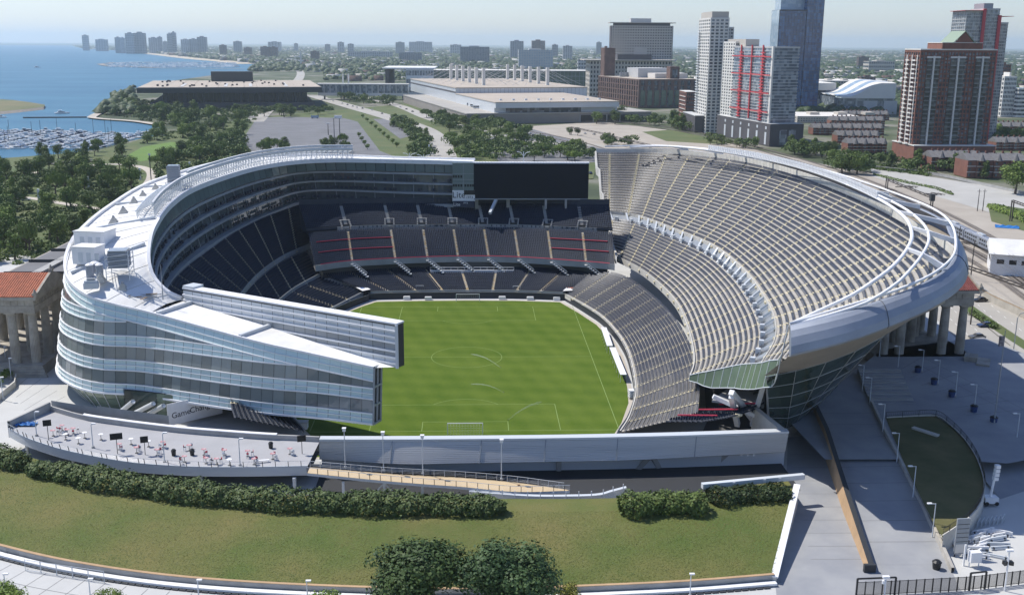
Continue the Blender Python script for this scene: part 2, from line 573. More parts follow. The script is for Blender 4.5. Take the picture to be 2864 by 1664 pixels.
MT['turf'] = turf_mat()
FIELD = [(-29.5, 61.0), (-15, 62.0), (0, 62.3), (15, 61.8), (29.8, 59.8), (34.5, 46), (38.5, 32), (40.6, 15), (41, 0), (40.3, -14), (39.3, -26), (38, -37), (34.5, -50),
         (31.5, -58), (30, -68), (-30, -68), (-32, -58), (-36, -50), (-40.5, -38), (-44, -20), (-45.5, 0), (-45, 20), (-42.5, 35), (-38.3, 45.5), (-33.5, 55)]
sheet('field_edge', FIELD, MT['path'], 0.02, world=True)
inner = [(x*.975, y*.985) for x, y in FIELD]
sheet('field', inner, MT['turf'], 0.03, world=True)
MT['line'] = mat('pitch line', (0.19, 0.27, 0.075), 0.9)
ZL = 0.036
hw, hl = 32.6, 53.3


def pline(name, pts, w=0.16, z=ZL):
    P = np.array(pts, float)
    m = MB()
    for a, b in zip(P[:-1], P[1:]):
        d = (b-a)/np.linalg.norm(b-a)
        q = np.array([-d[1], d[0]])*w/2
        m.poly([(*(a-q), z), (*(b-q), z), (*(b+q), z), (*(a+q), z)])
    return m.build(name, MT['line'], kind='structure')


pline('touch_line', [(-hw, -hl), (-hw, hl)]); pline('touch_line', [(hw, -hl), (hw, hl)])
pline('goal_line', [(-hw+.1, -hl), (hw-.1, -hl)], z=ZL+.004); pline('goal_line', [(-hw+.1, hl), (hw-.1, hl)], z=ZL+.004)
pline('halfway_line', [(-hw+.1, 0), (hw-.1, 0)], z=ZL+.004)
for s in (-1, 1):
    pline('penalty_area_line', [(-20.16, s*(hl-.1)), (-20.16, s*(hl-16.5)), (20.16, s*(hl-16.5)), (20.16, s*(hl-.1))], z=ZL)
    pline('goal_area_line', [(-9.16, s*(hl-.1)), (-9.16, s*(hl-5.5)), (9.16, s*(hl-5.5)), (9.16, s*(hl-.1))], z=ZL)
    a = [math.radians(x) for x in np.linspace(37, 143, 25)]
    pline('penalty_arc_line', [(9.15*math.cos(t), s*(hl-11-9.15*math.sin(t))) for t in a], z=ZL+.008)
pline('centre_circle_line', [(9.15*math.cos(t), 9.15*math.sin(t)) for t in np.linspace(0, 2*math.pi, 73)], z=ZL+.008)

MT['net'] = mat('goal net', (0.45, 0.46, 0.45), 0.9)
def goal(y, s, label, x=0.0):
    g = thing('goal', label, 'goal', (x, y, 0), 0)
    for q in (-1, 1):
        MB().tube([(q*3.66, 0, 0.03), (q*3.66, 0, 2.44)], .09, 6).build('post', MT['white_paint'], g)
    MB().tube([(-3.72, 0, 2.44), (3.72, 0, 2.44)], .09, 6).build('crossbar', MT['white_paint'], g)
    n = MB()
    for k in range(13):
        xx = -3.6+k*.6
        n.bar((xx, 0, 2.40), (xx, s*.9, 2.2), .012).bar((xx, s*.9, 2.2), (xx, s*1.9, .05), .012)
    for k in range(6):
        f = k/5
        n.bar((-3.6, s*(.9+f), 2.2-2.15*f), (3.6, s*(.9+f), 2.2-2.15*f), .012)
    n.build('net', MT['net'], g)


goal(-55.2, -1, 'white football goal just inside the long metal-clad wall')
goal(60.0, 1, 'white football goal against the dark wall below the far end seats')
# ------------------------------------------------------------------ air: even, pale haze round the whole place
hz = MB().box(-41000, 41000, -4000, 41000, -1.4, 330).build('haze', None or bpy.data.materials.new('haze air'), kind='stuff')
hm = hz.data.materials[0]
hm.use_nodes = True
hn = hm.node_tree
hn.nodes.remove(hn.nodes['Principled BSDF'])
pv = hn.nodes.new('ShaderNodeVolumePrincipled')
pv.inputs['Color'].default_value = (0.76, 0.90, 1.0, 1)
pv.inputs['Density'].default_value = 0.000052
pv.inputs['Anisotropy'].default_value = 0.3
hn.links.new(pv.outputs[0], hn.nodes['Material Output'].inputs['Volume'])
# ------------------------------------------------------------------ seating decks
def ycut(x):
    return np.interp(x, [40, 49, 55, 57.0, 57.8, 70, 80, 89, 96, 101, 106, 130], [-46, -48, -59, -64, -89, -89, -85, -76, -62, -48, -28, 40])


def clip_t(P, fn):
    """last t before the deck's cut edge"""
    bad = np.where(P[:, 1] < fn(P[:, 0]))[0]
    bad = bad[bad > len(P)//3]
    return 1.0 if len(bad) == 0 else max(.02, bad[0]/(len(P)-1))


def seats_mesh(P, tan, out):
    """P (n,3) points on the treads, tan the direction along the row, out the direction up the stand: five faces a seat"""
    n = len(P)
    w, up = 0.22, np.array([0, 0, 1.0])
    o = np.concatenate([out, np.zeros((n, 1))], 1)
    t = np.concatenate([tan, np.zeros((n, 1))], 1)
    def pt(a, b, c):
        return P+t*a+o*b+up*c
    V = np.stack([pt(-w, -.22, .42), pt(w, -.22, .42), pt(w, .16, .40), pt(-w, .16, .40),
                  pt(w, .26, .86), pt(-w, .26, .86), pt(-w, .31, .86), pt(w, .31, .86), pt(w, .24, .30), pt(-w, .24, .30),
                  pt(-w, -.22, .30), pt(w, -.22, .30)], 1)
    f = np.array([[0, 1, 2, 3], [3, 2, 4, 5], [5, 4, 7, 6], [6, 7, 8, 9], [10, 11, 1, 0]])
    F = (np.arange(n)[:, None, None]*12+f[None]).reshape(-1, 4)
    return V.reshape(-1, 3), F


def deck(parent, Fp, Bp, rows, aisles, m_seat, cut=None, x_from=None, aisle_w=1.25, step_m=None, m_deck=None, pitch=0.56, curve=0.0, nt=90, wall=1.0, skip=(), rail=True):
    """stepped concrete deck between a front and a back line, with blocks of seats and aisle stairs"""
    Fc, Bc = Curve(Fp), Curve(Bp)
    T = np.linspace(0, 1, 301)
    FP, BP = Fc(T), Bc(T)
    R, tmax, tmin = [], [], []
    for r in range(rows+1):
        s = r/rows
        P = FP+(BP-FP)*s
        P[:, 2] -= curve*4*s*(1-s)
        R.append(P)
        tmax.append(clip_t(P, cut) if cut is not None else 1.0)
        if x_from is None: tmin.append(0.0)
        else:
            g_ = np.where(P[:120, 0] > x_from)[0]; tmin.append(g_[0]/300 if len(g_) else 0.0)
    R = np.array(R)

    def row(r, t):
        t = np.asarray(t)
        return np.stack([np.interp(t, T, R[r][:, k]) for k in range(3)], -1)
    d = MB()
    for r in range(rows):
        te = min(tmax[r], tmax[r+1])
        tt = np.linspace(max(tmin[r], tmin[r+1]), te, max(8, int(nt*te)))
        a, b = row(r, tt), row(r+1, tt)
        z = b[:, 2]
        lo = a.copy(); lo[:, 2] = a[:, 2] if r else a[:, 2]-.2
        a2 = a.copy(); a2[:, 2] = z
        b2 = b.copy(); b2[:, 2] = z
        d.loft(lo, a2)
        d.loft(a2, b2)
    d.build('deck', m_deck or MT['concrete'], parent)
    # front parapet and back wall
    te = tmax[0]
    f = row(0, np.linspace(tmin[0], te, 70))
    if wall:
        tn = np.gradient(f[:, :2], axis=0); tn /= np.linalg.norm(tn, axis=1)[:, None]
        io = (row(1, np.linspace(tmin[0], te, 70))-f)[:, :2]
        io /= np.linalg.norm(io, axis=1)[:, None]
        w = MB()
        for off in (0,):
            A = np.c_[f[:, :2]-io*.05, f[:, 2]+wall]
            B = np.c_[f[:, :2]-io*.30, f[:, 2]+wall]
            C_ = np.c_[f[:, :2]-io*.30, f[:, 2]-1.0]
            D = np.c_[f[:, :2]-io*.05, f[:, 2]-.1]
            w.loft_rows([D, A, B, C_])
        w.build('parapet', MT['concrete_pale'] if m_seat is gs else MT['ledge'], parent)
    # blocks of seats between the aisles
    al = sorted(aisles)
    edges = [0.0]+list(al)+[1.0]
    for k in range(len(edges)-1):
        VV, FF, off = [], [], 0
        for r in range(rows):
            if (k, r) in skip: continue
            te = min(tmax[r], tmax[r+1])
            L = np.linalg.norm(np.diff(R[r], axis=0), axis=1).sum()
            hwid = aisle_w/2/L
            a = max(edges[k]+(hwid if k else .3/L), max(tmin[r], tmin[r+1])+.4/L)
            b = min(edges[k+1]-(hwid if k < len(edges)-2 else .3/L), te-.4/L)
            n = int((b-a)*L/pitch)
            if n < 2: continue
            t = np.linspace(a, b, n)
            p = row(r, t)*.42+row(r+1, t)*.58
            p[:, 2] = row(r+1, t)[:, 2]
            q = row(r, t+1e-3)-row(r, t-1e-3)
            tn = q[:, :2]/(np.linalg.norm(q[:, :2], axis=1)[:, None]+1e-9)
            io = (row(r+1, t)-row(r, t))[:, :2]
            on = np.stack([-tn[:, 1], tn[:, 0]], -1)
            on *= np.sign((on*io).sum(1))[:, None]
            v, fc = seats_mesh(p, tn, on)
            VV.append(v); FF.append(fc+off); off += len(v)
        if VV:
            link('seating_block', new_mesh('seating_block', np.concatenate(VV), np.concatenate(FF), m_seat), parent, kind='stuff')
    # aisle stairs: two half steps to a row, pale
    me_m = step_m or MT['step']
    for t0 in al:
        mb = MB()
        for r in range(rows):
            if t0 > min(tmax[r], tmax[r+1])-.01 or t0 < max(tmin[r], tmin[r+1])+.005: continue
            L = np.linalg.norm(np.diff(R[r], axis=0), axis=1).sum()
            h = aisle_w*.46/L
            for q in (0, 1):
                f0 = q*.5
                A0, A1 = row(r, t0-h), row(r, t0+h)
                B0, B1 = row(r+1, t0-h), row(r+1, t0+h)
                z0, z1 = A0[2], B0[2]
                zt = z1+.03 if q else z0+(z1-z0)*.5+.02
                p0, p1 = A0+(B0-A0)*(f0-.5 if q == 0 else 0), A1+(B1-A1)*(f0-.5 if q == 0 else 0)
                p2, p3 = (A1, A0) if q == 0 else (B1, B0)
                mb.hexa([(p0[0], p0[1]), (p1[0], p1[1]), (p2[0], p2[1]), (p3[0], p3[1])], z0-.1, zt)
        if mb.v: mb.build('aisle_stairs', me_m, parent)
    row.tmin = tmin
    return row, tmax


gs = MT['seat']; nv = MT['seat_navy']
# ---- grandstand on the sunny side: three decks, the upper one cut off obliquely at both ends
west = thing('grandstand', 'tall sunlit grandstand of grey seats with a silver rim and white tube frame', 'grandstand', (55, 10, 0))
def child_world(parent):
    """parts are modelled in world coordinates: shift them back by the thing's own place"""
    for c in parent.children:
        if not c.get('_fixed'):
            c.location = Vector(c.location)-Vector(parent.location)
            c['_fixed'] = 1


def done(parent):
    child_world(parent)
    def strip_mark(o):
        for c in o.children:
            if '_fixed' in c: del c['_fixed']
            strip_mark(c)
    strip_mark(parent)


rw_mid, tm_mid = deck(west, [(38, 100, 9.5), (45.5, 91, 9.5), (50, 80, 9.5), (55.5, 57, 9.5), (58, 22, 9.5), (56, -8, 9.5), (52.3, -34, 9.5), (48.5, -48, 9.5), (44, -58, 9.5)],
     [(36, 125, 17.3), (44, 120, 17.3), (51, 113, 17.3), (59, 105, 17.3), (66, 80, 17.3), (73, 49, 17.3), (73.5, 16, 17.3), (71, -12, 17.3), (67.5, -34, 17.3), (62.5, -52, 17.3), (55.5, -68, 17.3)],
     13, np.linspace(.10, .97, 18), gs, cut=ycut, x_from=49.8)
B_UP = [(24, 157, 37), (40, 154, 37), (56, 149, 37.2), (75, 140, 38), (94, 105, 39), (101.5, 58, 39.5), (102, 5, 39.5), (98.5, -38, 39.5), (93, -70, 39.5), (82, -95, 39.5), (67, -115, 39.5)]
rw_up, tm_up = deck(west, [(34, 129, 19.2), (43, 123.5, 19.2), (51.5, 116, 19.2), (60.5, 107.5, 19.2), (68, 81, 19.2), (75, 50, 19.2), (75.5, 15, 19.2), (73, -13, 19.2), (69.5, -36, 19.2), (64.5, -54, 19.2), (57, -71, 19.2)],
     B_UP, 24, np.linspace(.10, .975, 25), gs, cut=ycut, nt=120, x_from=49.8)
rw_low, tm_low = deck(west, [(31, 60.8, 1.9), (36.5, 44, 1.9), (39.7, 31, 1.9), (41.5, 15, 1.9), (42, 0, 1.9), (41.3, -14, 1.9), (40.2, -26, 1.9), (38.7, -37, 1.9), (35.2, -51, 1.9), (32, -60, 1.9)],
     [(42, 74, 7.0), (50, 61, 7.2), (54, 40, 7.2), (56, 14, 7.2), (55.5, -8, 7.2), (53.5, -30, 7.2), (51, -46, 7.0), (47, -63, 6.8)],
     17, np.linspace(.05, .95, 15), gs, wall=.5)

# press windows and piers between the middle and the upper deck
wall_m = MB(); win = MB()
tt = np.linspace(max(rw_mid.tmin[13], rw_up.tmin[0])+.01, min(tm_mid[13], tm_up[0])-.002, 56)
for k in range(len(tt)-1):
    a, b = rw_mid(13, tt[k]), rw_mid(13, tt[k+1])
    c, d_ = rw_up(0, tt[k]), rw_up(0, tt[k+1])
    win.poly([a, b, (d_[0]-.3, d_[1], d_[2]-.1), (c[0]-.3, c[1], c[2]-.1)])
    if k % 2 == 0:
        i = (c-a)[:2]; i = i/np.linalg.norm(i)
        q = np.array([a[0]-i[0]*.9, a[1]-i[1]*.9, a[2]+.05])
        wall_m.bar((q[0], q[1], q[2]), (c[0]-i[0]*.2, c[1]-i[1]*.2, c[2]+.75), .28)
        pr_ = b-a
        wall_m.obox(a[:2]+pr_[:2]*.5-i*.4, pr_, .55, .5, a[2], a[2]+1.5)
win.build('press_window', MT['grey_panel_dark'], west)
wall_m.build('pier', MT['grey_panel'], west, kind='stuff')
# concrete rear walls and end wall
rear = MB()
tt = np.linspace(0, 1, 80)
te = tm_up[-1]
P = rw_up(24, np.linspace(rw_up.tmin[24], te, 90))
io = (P-rw_up(23, np.linspace(rw_up.tmin[24], te, 90)))[:, :2]; io /= np.linalg.norm(io, axis=1)[:, None]
top = np.c_[P[:, :2]+io*.2, P[:, 2]+2.3]
rear.loft_rows([P, top, np.c_[P[:, :2]+io*.6, P[:, 2]+2.3]])
rear.build('rear_wall', MT['concrete_pale'], west)
# far end wall: follows the decks' cut edge
ew = MB()
edge = [rw_mid(r, rw_mid.tmin[r]) for r in range(14)]+[rw_up(r, rw_up.tmin[r]) for r in range(25)]
E1 = np.array(edge); off = np.array([-.5, 0, 0])
ew.loft_rows([E1-[0, 0, 1.6], E1+off-[0, 0, 1.6], E1+off+[0, 0, 1.3], E1+[.1, 0, 1.3], E1+[.1, 0, .05]])
ew.build('end_wall', MT['concrete_pale'], west)

# fascia: a wide silver half tube round the rim, from the cut tip up along the back
FAS = Curve([(56, -89.8, 32.7), G(2035, 780, 34.4), G(2123, 754, 36), G(2255, 705, 38.5), G(2330, 661, 40), G(2352, 617, 41), G(2339, 575, 41.5), G(2304, 533, 42), (107, 5, 42.3), (106.5, 45, 42), (102.5, 80, 41.5), (95.5, 110, 40.8), (77.5, 146, 39.8), (51, 152, 38.8)])
fp = FAS.pts(110)
tn = np.gradient(fp[:, :2], axis=0); tn /= np.linalg.norm(tn, axis=1)[:, None]
on = np.stack([tn[:, 1]*-1, tn[:, 0]], -1)*-1          # outward
hgt = np.interp(np.linspace(0, 1, 110), [0, .10, .22, .4, .6, 1], [1.05, .85, .80, .72, .6, .45])
def ring(do, dz):
    return np.c_[fp[:, :2]+on*(do*hgt)[:, None], fp[:, 2]+dz*hgt]
f1 = MB().loft_rows([ring(-.35, -.1), ring(0, .12), ring(.7, .05), ring(1.5, -.45), ring(2.3, -1.4), ring(2.9, -2.7), ring(3.2, -4.0), ring(2.8, -4.5)])
f1.build('fascia', MT['steel'], west, smooth=True)
s = MB()
SOF = Curve([G(1880, 925, 20), G(1985, 905, 22.6), G(2085, 872, 25.4), G(2165, 832, 28.8), G(2250, 782, 32), G(2325, 735, 35), (88, -50, 33), (84, -20, 28), (82, 30, 24), (79, 70, 20), (72, 118, 12), (52, 132, 10)])
tt_ = np.interp(np.linspace(0, 1, 110), [0, .07, .13, .2, .26, .32, .40, 1], [0, .09, .18, .26, .34, .42, .50, 1])
s.loft_rows([ring(2.8, -4.5), ring(1.6, -4.7), SOF(tt_)])
s.build('soffit', MT['soffit'], west, smooth=True)
cap = MB().poly([ring(-.35, -.1)[0], ring(0, .15)[0], ring(.7, .05)[0], ring(1.5, -.45)[0], ring(2.3, -1.4)[0], ring(2.9, -2.7)[0], ring(3.2, -4.0)[0], ring(2.8, -4.5)[0], ring(1.2, -4.7)[0]])
cap.build('fascia_end_cap', MT['steel'], west)
sl = MB()
for k in range(6, 104, 11):
    sl.tube([ring(a, b)[k] for a, b in ((-.30, -.04), (0, .19), (.73, .09), (1.54, -.4), (2.36, -1.37), (2.97, -2.68), (3.27, -4.0), (2.86, -4.5))], .05, 4)
sl.build('fascia_seam', MT['dark'], west, kind='stuff')

# green glass balustrade down the cut edge of the decks
edge = [rw_mid(r, tm_mid[r]) for r in range(14)]+[rw_up(r, tm_up[r]) for r in range(25) if rw_up(r, tm_up[r])[0] < 59.5]
edge = [p for p in edge if p[1] < -44]
edge = np.array(edge)[::2]
edge = np.vstack([edge[edge[:, 2] < fp[0][2]-2], [fp[0]-[0, 0, .9]]])
bal = Curve(edge).pts(19)
bn = np.gradient(bal[:, :2], axis=0); bn /= np.linalg.norm(bn, axis=1)[:, None]
bn = np.stack([np.where(bn[:, 1] < 0, bn[:, 1], -bn[:, 1]), -np.abs(bn[:, 0])], -1)
f_ = np.linspace(0, 1, 19)
outer_top = np.c_[bal[:, :2]+bn*.3, bal[:, 2]+np.interp(f_, [0, .8, 1], [.9, 1.0, .9])]
outer_bot = np.c_[bal[:, :2]+bn*np.interp(f_, [0, .3, 1], [.5, 1.5, 1.2])[:, None], bal[:, 2]-np.interp(f_, [0, .15, .4, 1], [.3, 2.8, 4.3, 4.2])]
0 and print('BAL', [tuple(np.round(p, 1)) for p in bal[::3]])
for k in range(18):
    m_ = MB().poly([outer_bot[k], outer_bot[k+1], outer_top[k+1], outer_top[k]])
    m_.build('glass_panel', MT['green_glass'], west)
fr = MB()
for k in range(19):
    fr.bar(outer_bot[k]+np.array([0, -.05, 0]), outer_top[k]+np.array([0, -.05, 0]), .06)
fr.tube(list(outer_top), .12, 5); fr.tube(list(outer_bot), .10, 5)
fr.build('glass_frame', MT['grey_panel'], west)

# white tube frame above the rim: two tubes, cross members, rows of floodlights
T_OUT = Curve([fp[0]+np.array([0, .2, .3])]+[fp[int(k)]+np.array([0, 0, np.interp(k, [0, 12, 30, 109], [.4, 1.0, 1.4, 1.2])]) for k in np.linspace(8, 108, 16)])
inn = Curve([G(u_, v_, z_) for u_, v_, z_ in [(1949, 796, 32.9), (2020, 763, 35), (2096, 727, 37.4), (2150, 692, 39.4), (2198, 655, 41.2), (2233, 612, 42.8), (2244, 575, 43.6), (2224, 533, 44), (2158, 488, 44.2), (2060, 444, 44.2), (1960, 411, 44), (1850, 386, 43.6), (1740, 369, 43), (1640, 360, 42), (1550, 363, 41)]]).pts(110)
mid_ = Curve([G(u_, v_, z_) for u_, v_, z_ in [(1960, 797, 32.9), (2050, 772, 34.8), (2131, 745, 36.8), (2182, 715, 38.8), (2222, 684, 40.4), (2270, 626, 42.4), (2286, 582, 43.2), (2262, 541, 43.6), (2196, 497, 43.8), (2082, 450, 43.8), (1985, 418, 43.6), (1870, 390, 43.2), (1750, 371, 42.6), (1645, 361, 41.6), (1555, 364, 40.8)]]).pts(110)
MB().tube(list(inn), .36, 8).build('frame_tube', MT['white_paint'], west, smooth=True)
MB().tube(list(mid_), .30, 8).build('frame_tube', MT['white_paint'], west, smooth=True)
MB().tube(list(T_OUT.pts(90)), .26, 8).build('frame_tube', MT['white_paint'], west, smooth=True)
def near_f(p): return fp[int(np.argmin(((fp[:, :2]-p[:2])**2).sum(1)))]+np.array([0, 0, .4])
for k in list(range(14, 108, 8)):
    MB().bar(inn[k], mid_[k], .32).bar(mid_[k], near_f(mid_[k]), .38, .52).build('cross_beam', MT['white_paint'], west)
tnI = np.gradient(inn[:, :2], axis=0); tnI /= np.linalg.norm(tnI, axis=1)[:, None]
onI = (mid_-inn)[:, :2]; onI /= np.linalg.norm(onI, axis=1)[:, None]+1e-6
fl = MB(); lat = MB()
for k in range(38, 92):
    for q in (0, .5):
        a = inn[k]*(1-q)+inn[k+1]*q
        for h in (0.55, 1.35):
            c = a+np.array([0, 0, h])-np.array([*onI[k], 0])*.2
            fl.obox(c, tnI[k], .36, .22, c[2]-.3, c[2]+.3)
    lat.bar(inn[k], inn[k]+np.array([0, 0, 1.8]), .06)
    lat.bar(inn[k], mid_[k+1], .07).bar(mid_[k], inn[k+1], .07)
    lat.bar(mid_[k], near_f(mid_[k]), .07).bar(mid_[k]+[0, 0, 1], mid_[k+1]+[0, 0, 1], .07)
fl.build('floodlight', MT['white_paint'], west, kind='stuff')
lat.build('lattice', MT['grey_panel'], west, kind='stuff')

# structure below the cut end: white columns, glass cone, concourse
cone_top = [G(1886, 927, 19.6), G(1986, 907, 22.2), G(2086, 874, 25.0), G(2160, 836, 28.2), G(2200, 812, 29.6), (84, -40, 28)]
cone_bot = [G(1895, 1050, 3.0), G(1945, 1055, 2.0), G(1995, 1015, 2.0), G(2030, 985, 2.0), G(2062, 955, 2.0), (78, -25, 2.0)]
ct, cb = Curve(cone_top, smooth=False).pts(13), Curve(cone_bot, smooth=False).pts(13)
cfr = MB()
for k in range(12):
    for j in range(5):
        q = lambda a, f: ct[a]*(1-f)+cb[a]*f
        f0, f1_ = j/5, (j+1)/5
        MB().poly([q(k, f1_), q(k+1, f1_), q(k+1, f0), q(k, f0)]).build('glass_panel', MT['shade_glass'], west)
        cfr.bar(q(k, f0)+[-.03, -.06, 0], q(k+1, f0)+[-.03, -.06, 0], .05)
    cfr.bar(ct[k]+[-.03, -.06, 0], cb[k]+[-.03, -.06, 0], .05)
cfr.build('glass_frame', MT['ledge'], west, kind='stuff')
bw = MB()
b0 = np.c_[cb[:, :2], np.zeros(13)]
bw.loft(b0, cb)
bw.build('base_wall', MT['concrete_pale'], west)
for (a, b, za, zb, r) in [((1905, 1048), (1910, 915), 2.0, 17, .65), ((1895, 1050), (1890, 920), 2.5, 16.5, .45), ((1860, 1040), (1800, 965), 3, 13, .5), ((1815, 1045), (1800, 975), 3, 12, .5),
                          ((1875, 1030), (1755, 975), 6, 10.5, .4), ((1850, 1045), (1880, 945), 3, 15, .4)]:
    MB().bar(G(*a, za), G(*b, zb), r).build('column', MT['white_paint'], west)
MB().hexa([G(1752, 985, 8.5)[:2], G(1880, 1000, 8.5)[:2], G(1885, 950, 8.5)[:2], G(1800, 950, 8.5)[:2]], 8.1, 8.6).build('concourse_slab', MT['concrete_grey'], west)
MB().poly([(46, -66, .35), (60, -58, .35), (70, -45, .35), (72, -20, .35), (58, -20, .35), (52, -50, .35)]).build('concourse_floor', MT['recess'], west)  # dark sheet over the plaza, painting in the shade below the decks
cw = MB()
cwp = [(60, -56), (66, -52), (72, -40), (76, -20), (78, 10)]
cw.loft([(x, y, 0) for x, y in cwp], [(x, y, 16) for x, y in cwp])
cw.build('concourse_wall', MT['recess'], west)
done(west)

# ---- stand at the far end: three decks of navy seats, tan painted aisles, red rails
south = thing('grandstand', 'shaded far end stand of navy seats with tan aisles and red rails', 'grandstand', (0, 80, 0))
rw_s1, _ = deck(south, [(-31, 63.6, 2.1), (-15, 65, 2.1), (0, 65.3, 2.1), (15, 64.8, 2.1), (30.6, 62, 2.1)], [(-47, 71, 6.0), (-24, 79.5, 6.0), (1, 80.5, 6.0), (28, 78.5, 6.0), (41.5, 71, 6.0)],
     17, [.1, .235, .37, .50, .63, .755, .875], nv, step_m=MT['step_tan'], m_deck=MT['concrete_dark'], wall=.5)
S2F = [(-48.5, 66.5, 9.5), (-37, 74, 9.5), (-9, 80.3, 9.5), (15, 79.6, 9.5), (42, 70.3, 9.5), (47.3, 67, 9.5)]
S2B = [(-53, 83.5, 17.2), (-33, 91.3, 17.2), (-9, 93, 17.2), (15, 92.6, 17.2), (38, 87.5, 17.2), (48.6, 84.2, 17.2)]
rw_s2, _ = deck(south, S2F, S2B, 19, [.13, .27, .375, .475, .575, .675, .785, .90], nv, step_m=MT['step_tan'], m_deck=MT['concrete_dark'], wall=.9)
S3F = [(-54, 86, 18.2), (-34, 93, 18.2), (-9, 94.8, 18.2), (15, 94.3, 18.2), (39, 89, 18.2), (48.9, 86.3, 18.2)]
S3B = [(-58, 98, 24.2), (-36, 102, 24.2), (-9, 104, 24.0), (17, 103.4, 24.0), (44, 98, 24.4), (49, 97, 24.6)]
rw_s3, _ = deck(south, S3F, S3B, 13, [.13, .27, .375, .475, .575, .675, .785, .90], nv, m_deck=MT['concrete_dark'], step_m=MT['concrete_grey'], wall=0, aisle_w=1.6)
# portals with pale frames between the middle and the upper deck
for t0 in [.13, .27, .375, .475, .575, .675, .785, .90]:
    a, b = rw_s3(0, t0-.006), rw_s3(0, t0+.006)
    c = (a+b)/2; d_ = (b-a)[:2]; d_ /= np.linalg.norm(d_); p_ = np.array([-d_[1], d_[0]])
    if p_[1] < 0: p_ = -p_
    pm = MB()
    for q in (-1, 1):
        for j in range(4):
            pm.obox(c[:2]+d_*q*1.5+p_*(j*.9-.6), d_, .22, .3, c[2]-1.0, c[2]+.9+j*.45)
    pm.obox(c[:2]+p_*2.6, d_, 1.7, .3, c[2]-1, c[2]+2.4)
    pm.build('portal', MT['concrete_grey'], south)
    MB().obox(c[:2]+p_*1.2, d_, 1.2, 1.0, c[2]-.9, c[2]+1.1).build('portal_opening', MT['black'], south)
# cross aisle wall
w = MB(); tt = np.linspace(.1, .95, 60); a = rw_s3(0, tt)
w.loft_rows([np.c_[a[:, :2], a[:, 2]-1.2], np.c_[a[:, :2], a[:, 2]+.6], np.c_[a[:, :2]+[0, .25], a[:, 2]+.6]])
w.build('cross_aisle_wall', MT['concrete_grey'], south)
# red rails
def red_rail(t0, t1, r, h):
    a = rw_s2(r, np.linspace(t0, t1, 30)) + np.array([0, -.1, h])
    MB().tube(list(a), .14, 5).build('rail', MT['red_paint'], south)
red_rail(.02, .98, 0, 1.05)
for r in (7, 13):
    red_rail(.02, .27, r, .9); red_rail(.79, .98, r, .9)
# white rails and steps from the middle deck down, trusses seen below it
for t0 in (.13, .27, .375, .475, .575, .675, .785, .90):
    a = rw_s2(0, t0)
    st = MB()
    p0, p1 = a+[0, -.6, 0], a+[5.0, -3.0, -3.6]
    for k in range(8):
        c = p0+(p1-p0)*k/7
        st.box(c[0]-.45, c[0]+.45, c[1]-.9, c[1]+.9, c[2]-.15, c[2])
    for q in (-.9, .9): st.bar(p0+[0, q, .9], p1+[0, q, .9], .05)
    st.build('stair_flight', MT['grey_panel'], south)
for x0, x1 in ((-12.5, 1.2), (1.9, 15.2)):
    m_ = MB()
    for q in (0, 1): m_.bar((x0, 78.2, 6.3+q*.9), (x1, 77.9, 6.3+q*.9), .08)
    for k in range(7):
        x = x0+(x1-x0)*k/6
        m_.bar((x, 78.1, 5.8), (x, 78.1, 7.2), .06)
    m_.box(x0, x1, 77.4, 77.7, 5.2, 6.4)
    m_.build('rail', MT['white_paint'], south)
# wall behind the lower deck, wall round the field
bw = MB(); a = rw_s1(17, np.linspace(0, 1, 40))
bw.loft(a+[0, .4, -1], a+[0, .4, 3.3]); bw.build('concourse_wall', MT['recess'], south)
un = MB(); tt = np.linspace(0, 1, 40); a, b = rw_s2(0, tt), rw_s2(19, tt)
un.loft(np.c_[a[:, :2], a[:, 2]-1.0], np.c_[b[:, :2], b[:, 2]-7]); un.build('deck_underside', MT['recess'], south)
ub = MB(); b = rw_s3(13, tt); ub.loft(np.c_[b[:, :2], b[:, 2]+2.6], np.c_[b[:, :2], b[:, 2]*0]); ub.build('rear_wall', MT['concrete_dark'], south)
done(south)

fw_ = thing('field_wall', 'dark padded wall round the far end and sides of the field', 'wall', (0, 62, 0))
m_ = MB()
ln = Curve([(-36.5, -50, 0), (-41, -38, 0), (-44.6, -20, 0), (-46, 0, 0), (-45.5, 20, 0), (-43, 35, 0), (-39, 46, 0), (-34, 56.5, 0), (-31, 61.5, 0), (-30, 63, 0), (-15, 64.2, 0), (0, 64.5, 0), (15, 64.0, 0), (29.5, 61.5, 0), (31, 60, 0), (36, 43.6, 0), (39.2, 31, 0), (41.0, 15, 0), (41.5, 0, 0), (40.8, -14, 0), (39.7, -26, 0), (38.2, -37, 0), (34.8, -50, 0), (31.8, -58, 0), (29.5, -66, 0)])
p = ln.pts(160)
tn_ = np.gradient(p[:, :2], axis=0); tn_ /= np.linalg.norm(tn_, axis=1)[:, None]
oo = np.stack([-tn_[:, 1], tn_[:, 0]], -1)
m_.loft_rows([p, p+[0, 0, 2.0], np.c_[p[:, :2]+oo*.35, p[:, 2]+2.0], np.c_[p[:, :2]+oo*.35, p[:, 2]]])
m_.build('wall_face', mat('navy wall padding', (0.010, 0.016, 0.030), 0.5), fw_)
m2 = MB(); m2.tube([q+np.array([0, 0, 2.06]) for q in p], .07, 5); m2.build('top_rail', MT['concrete_grey'], fw_)
done(fw_)

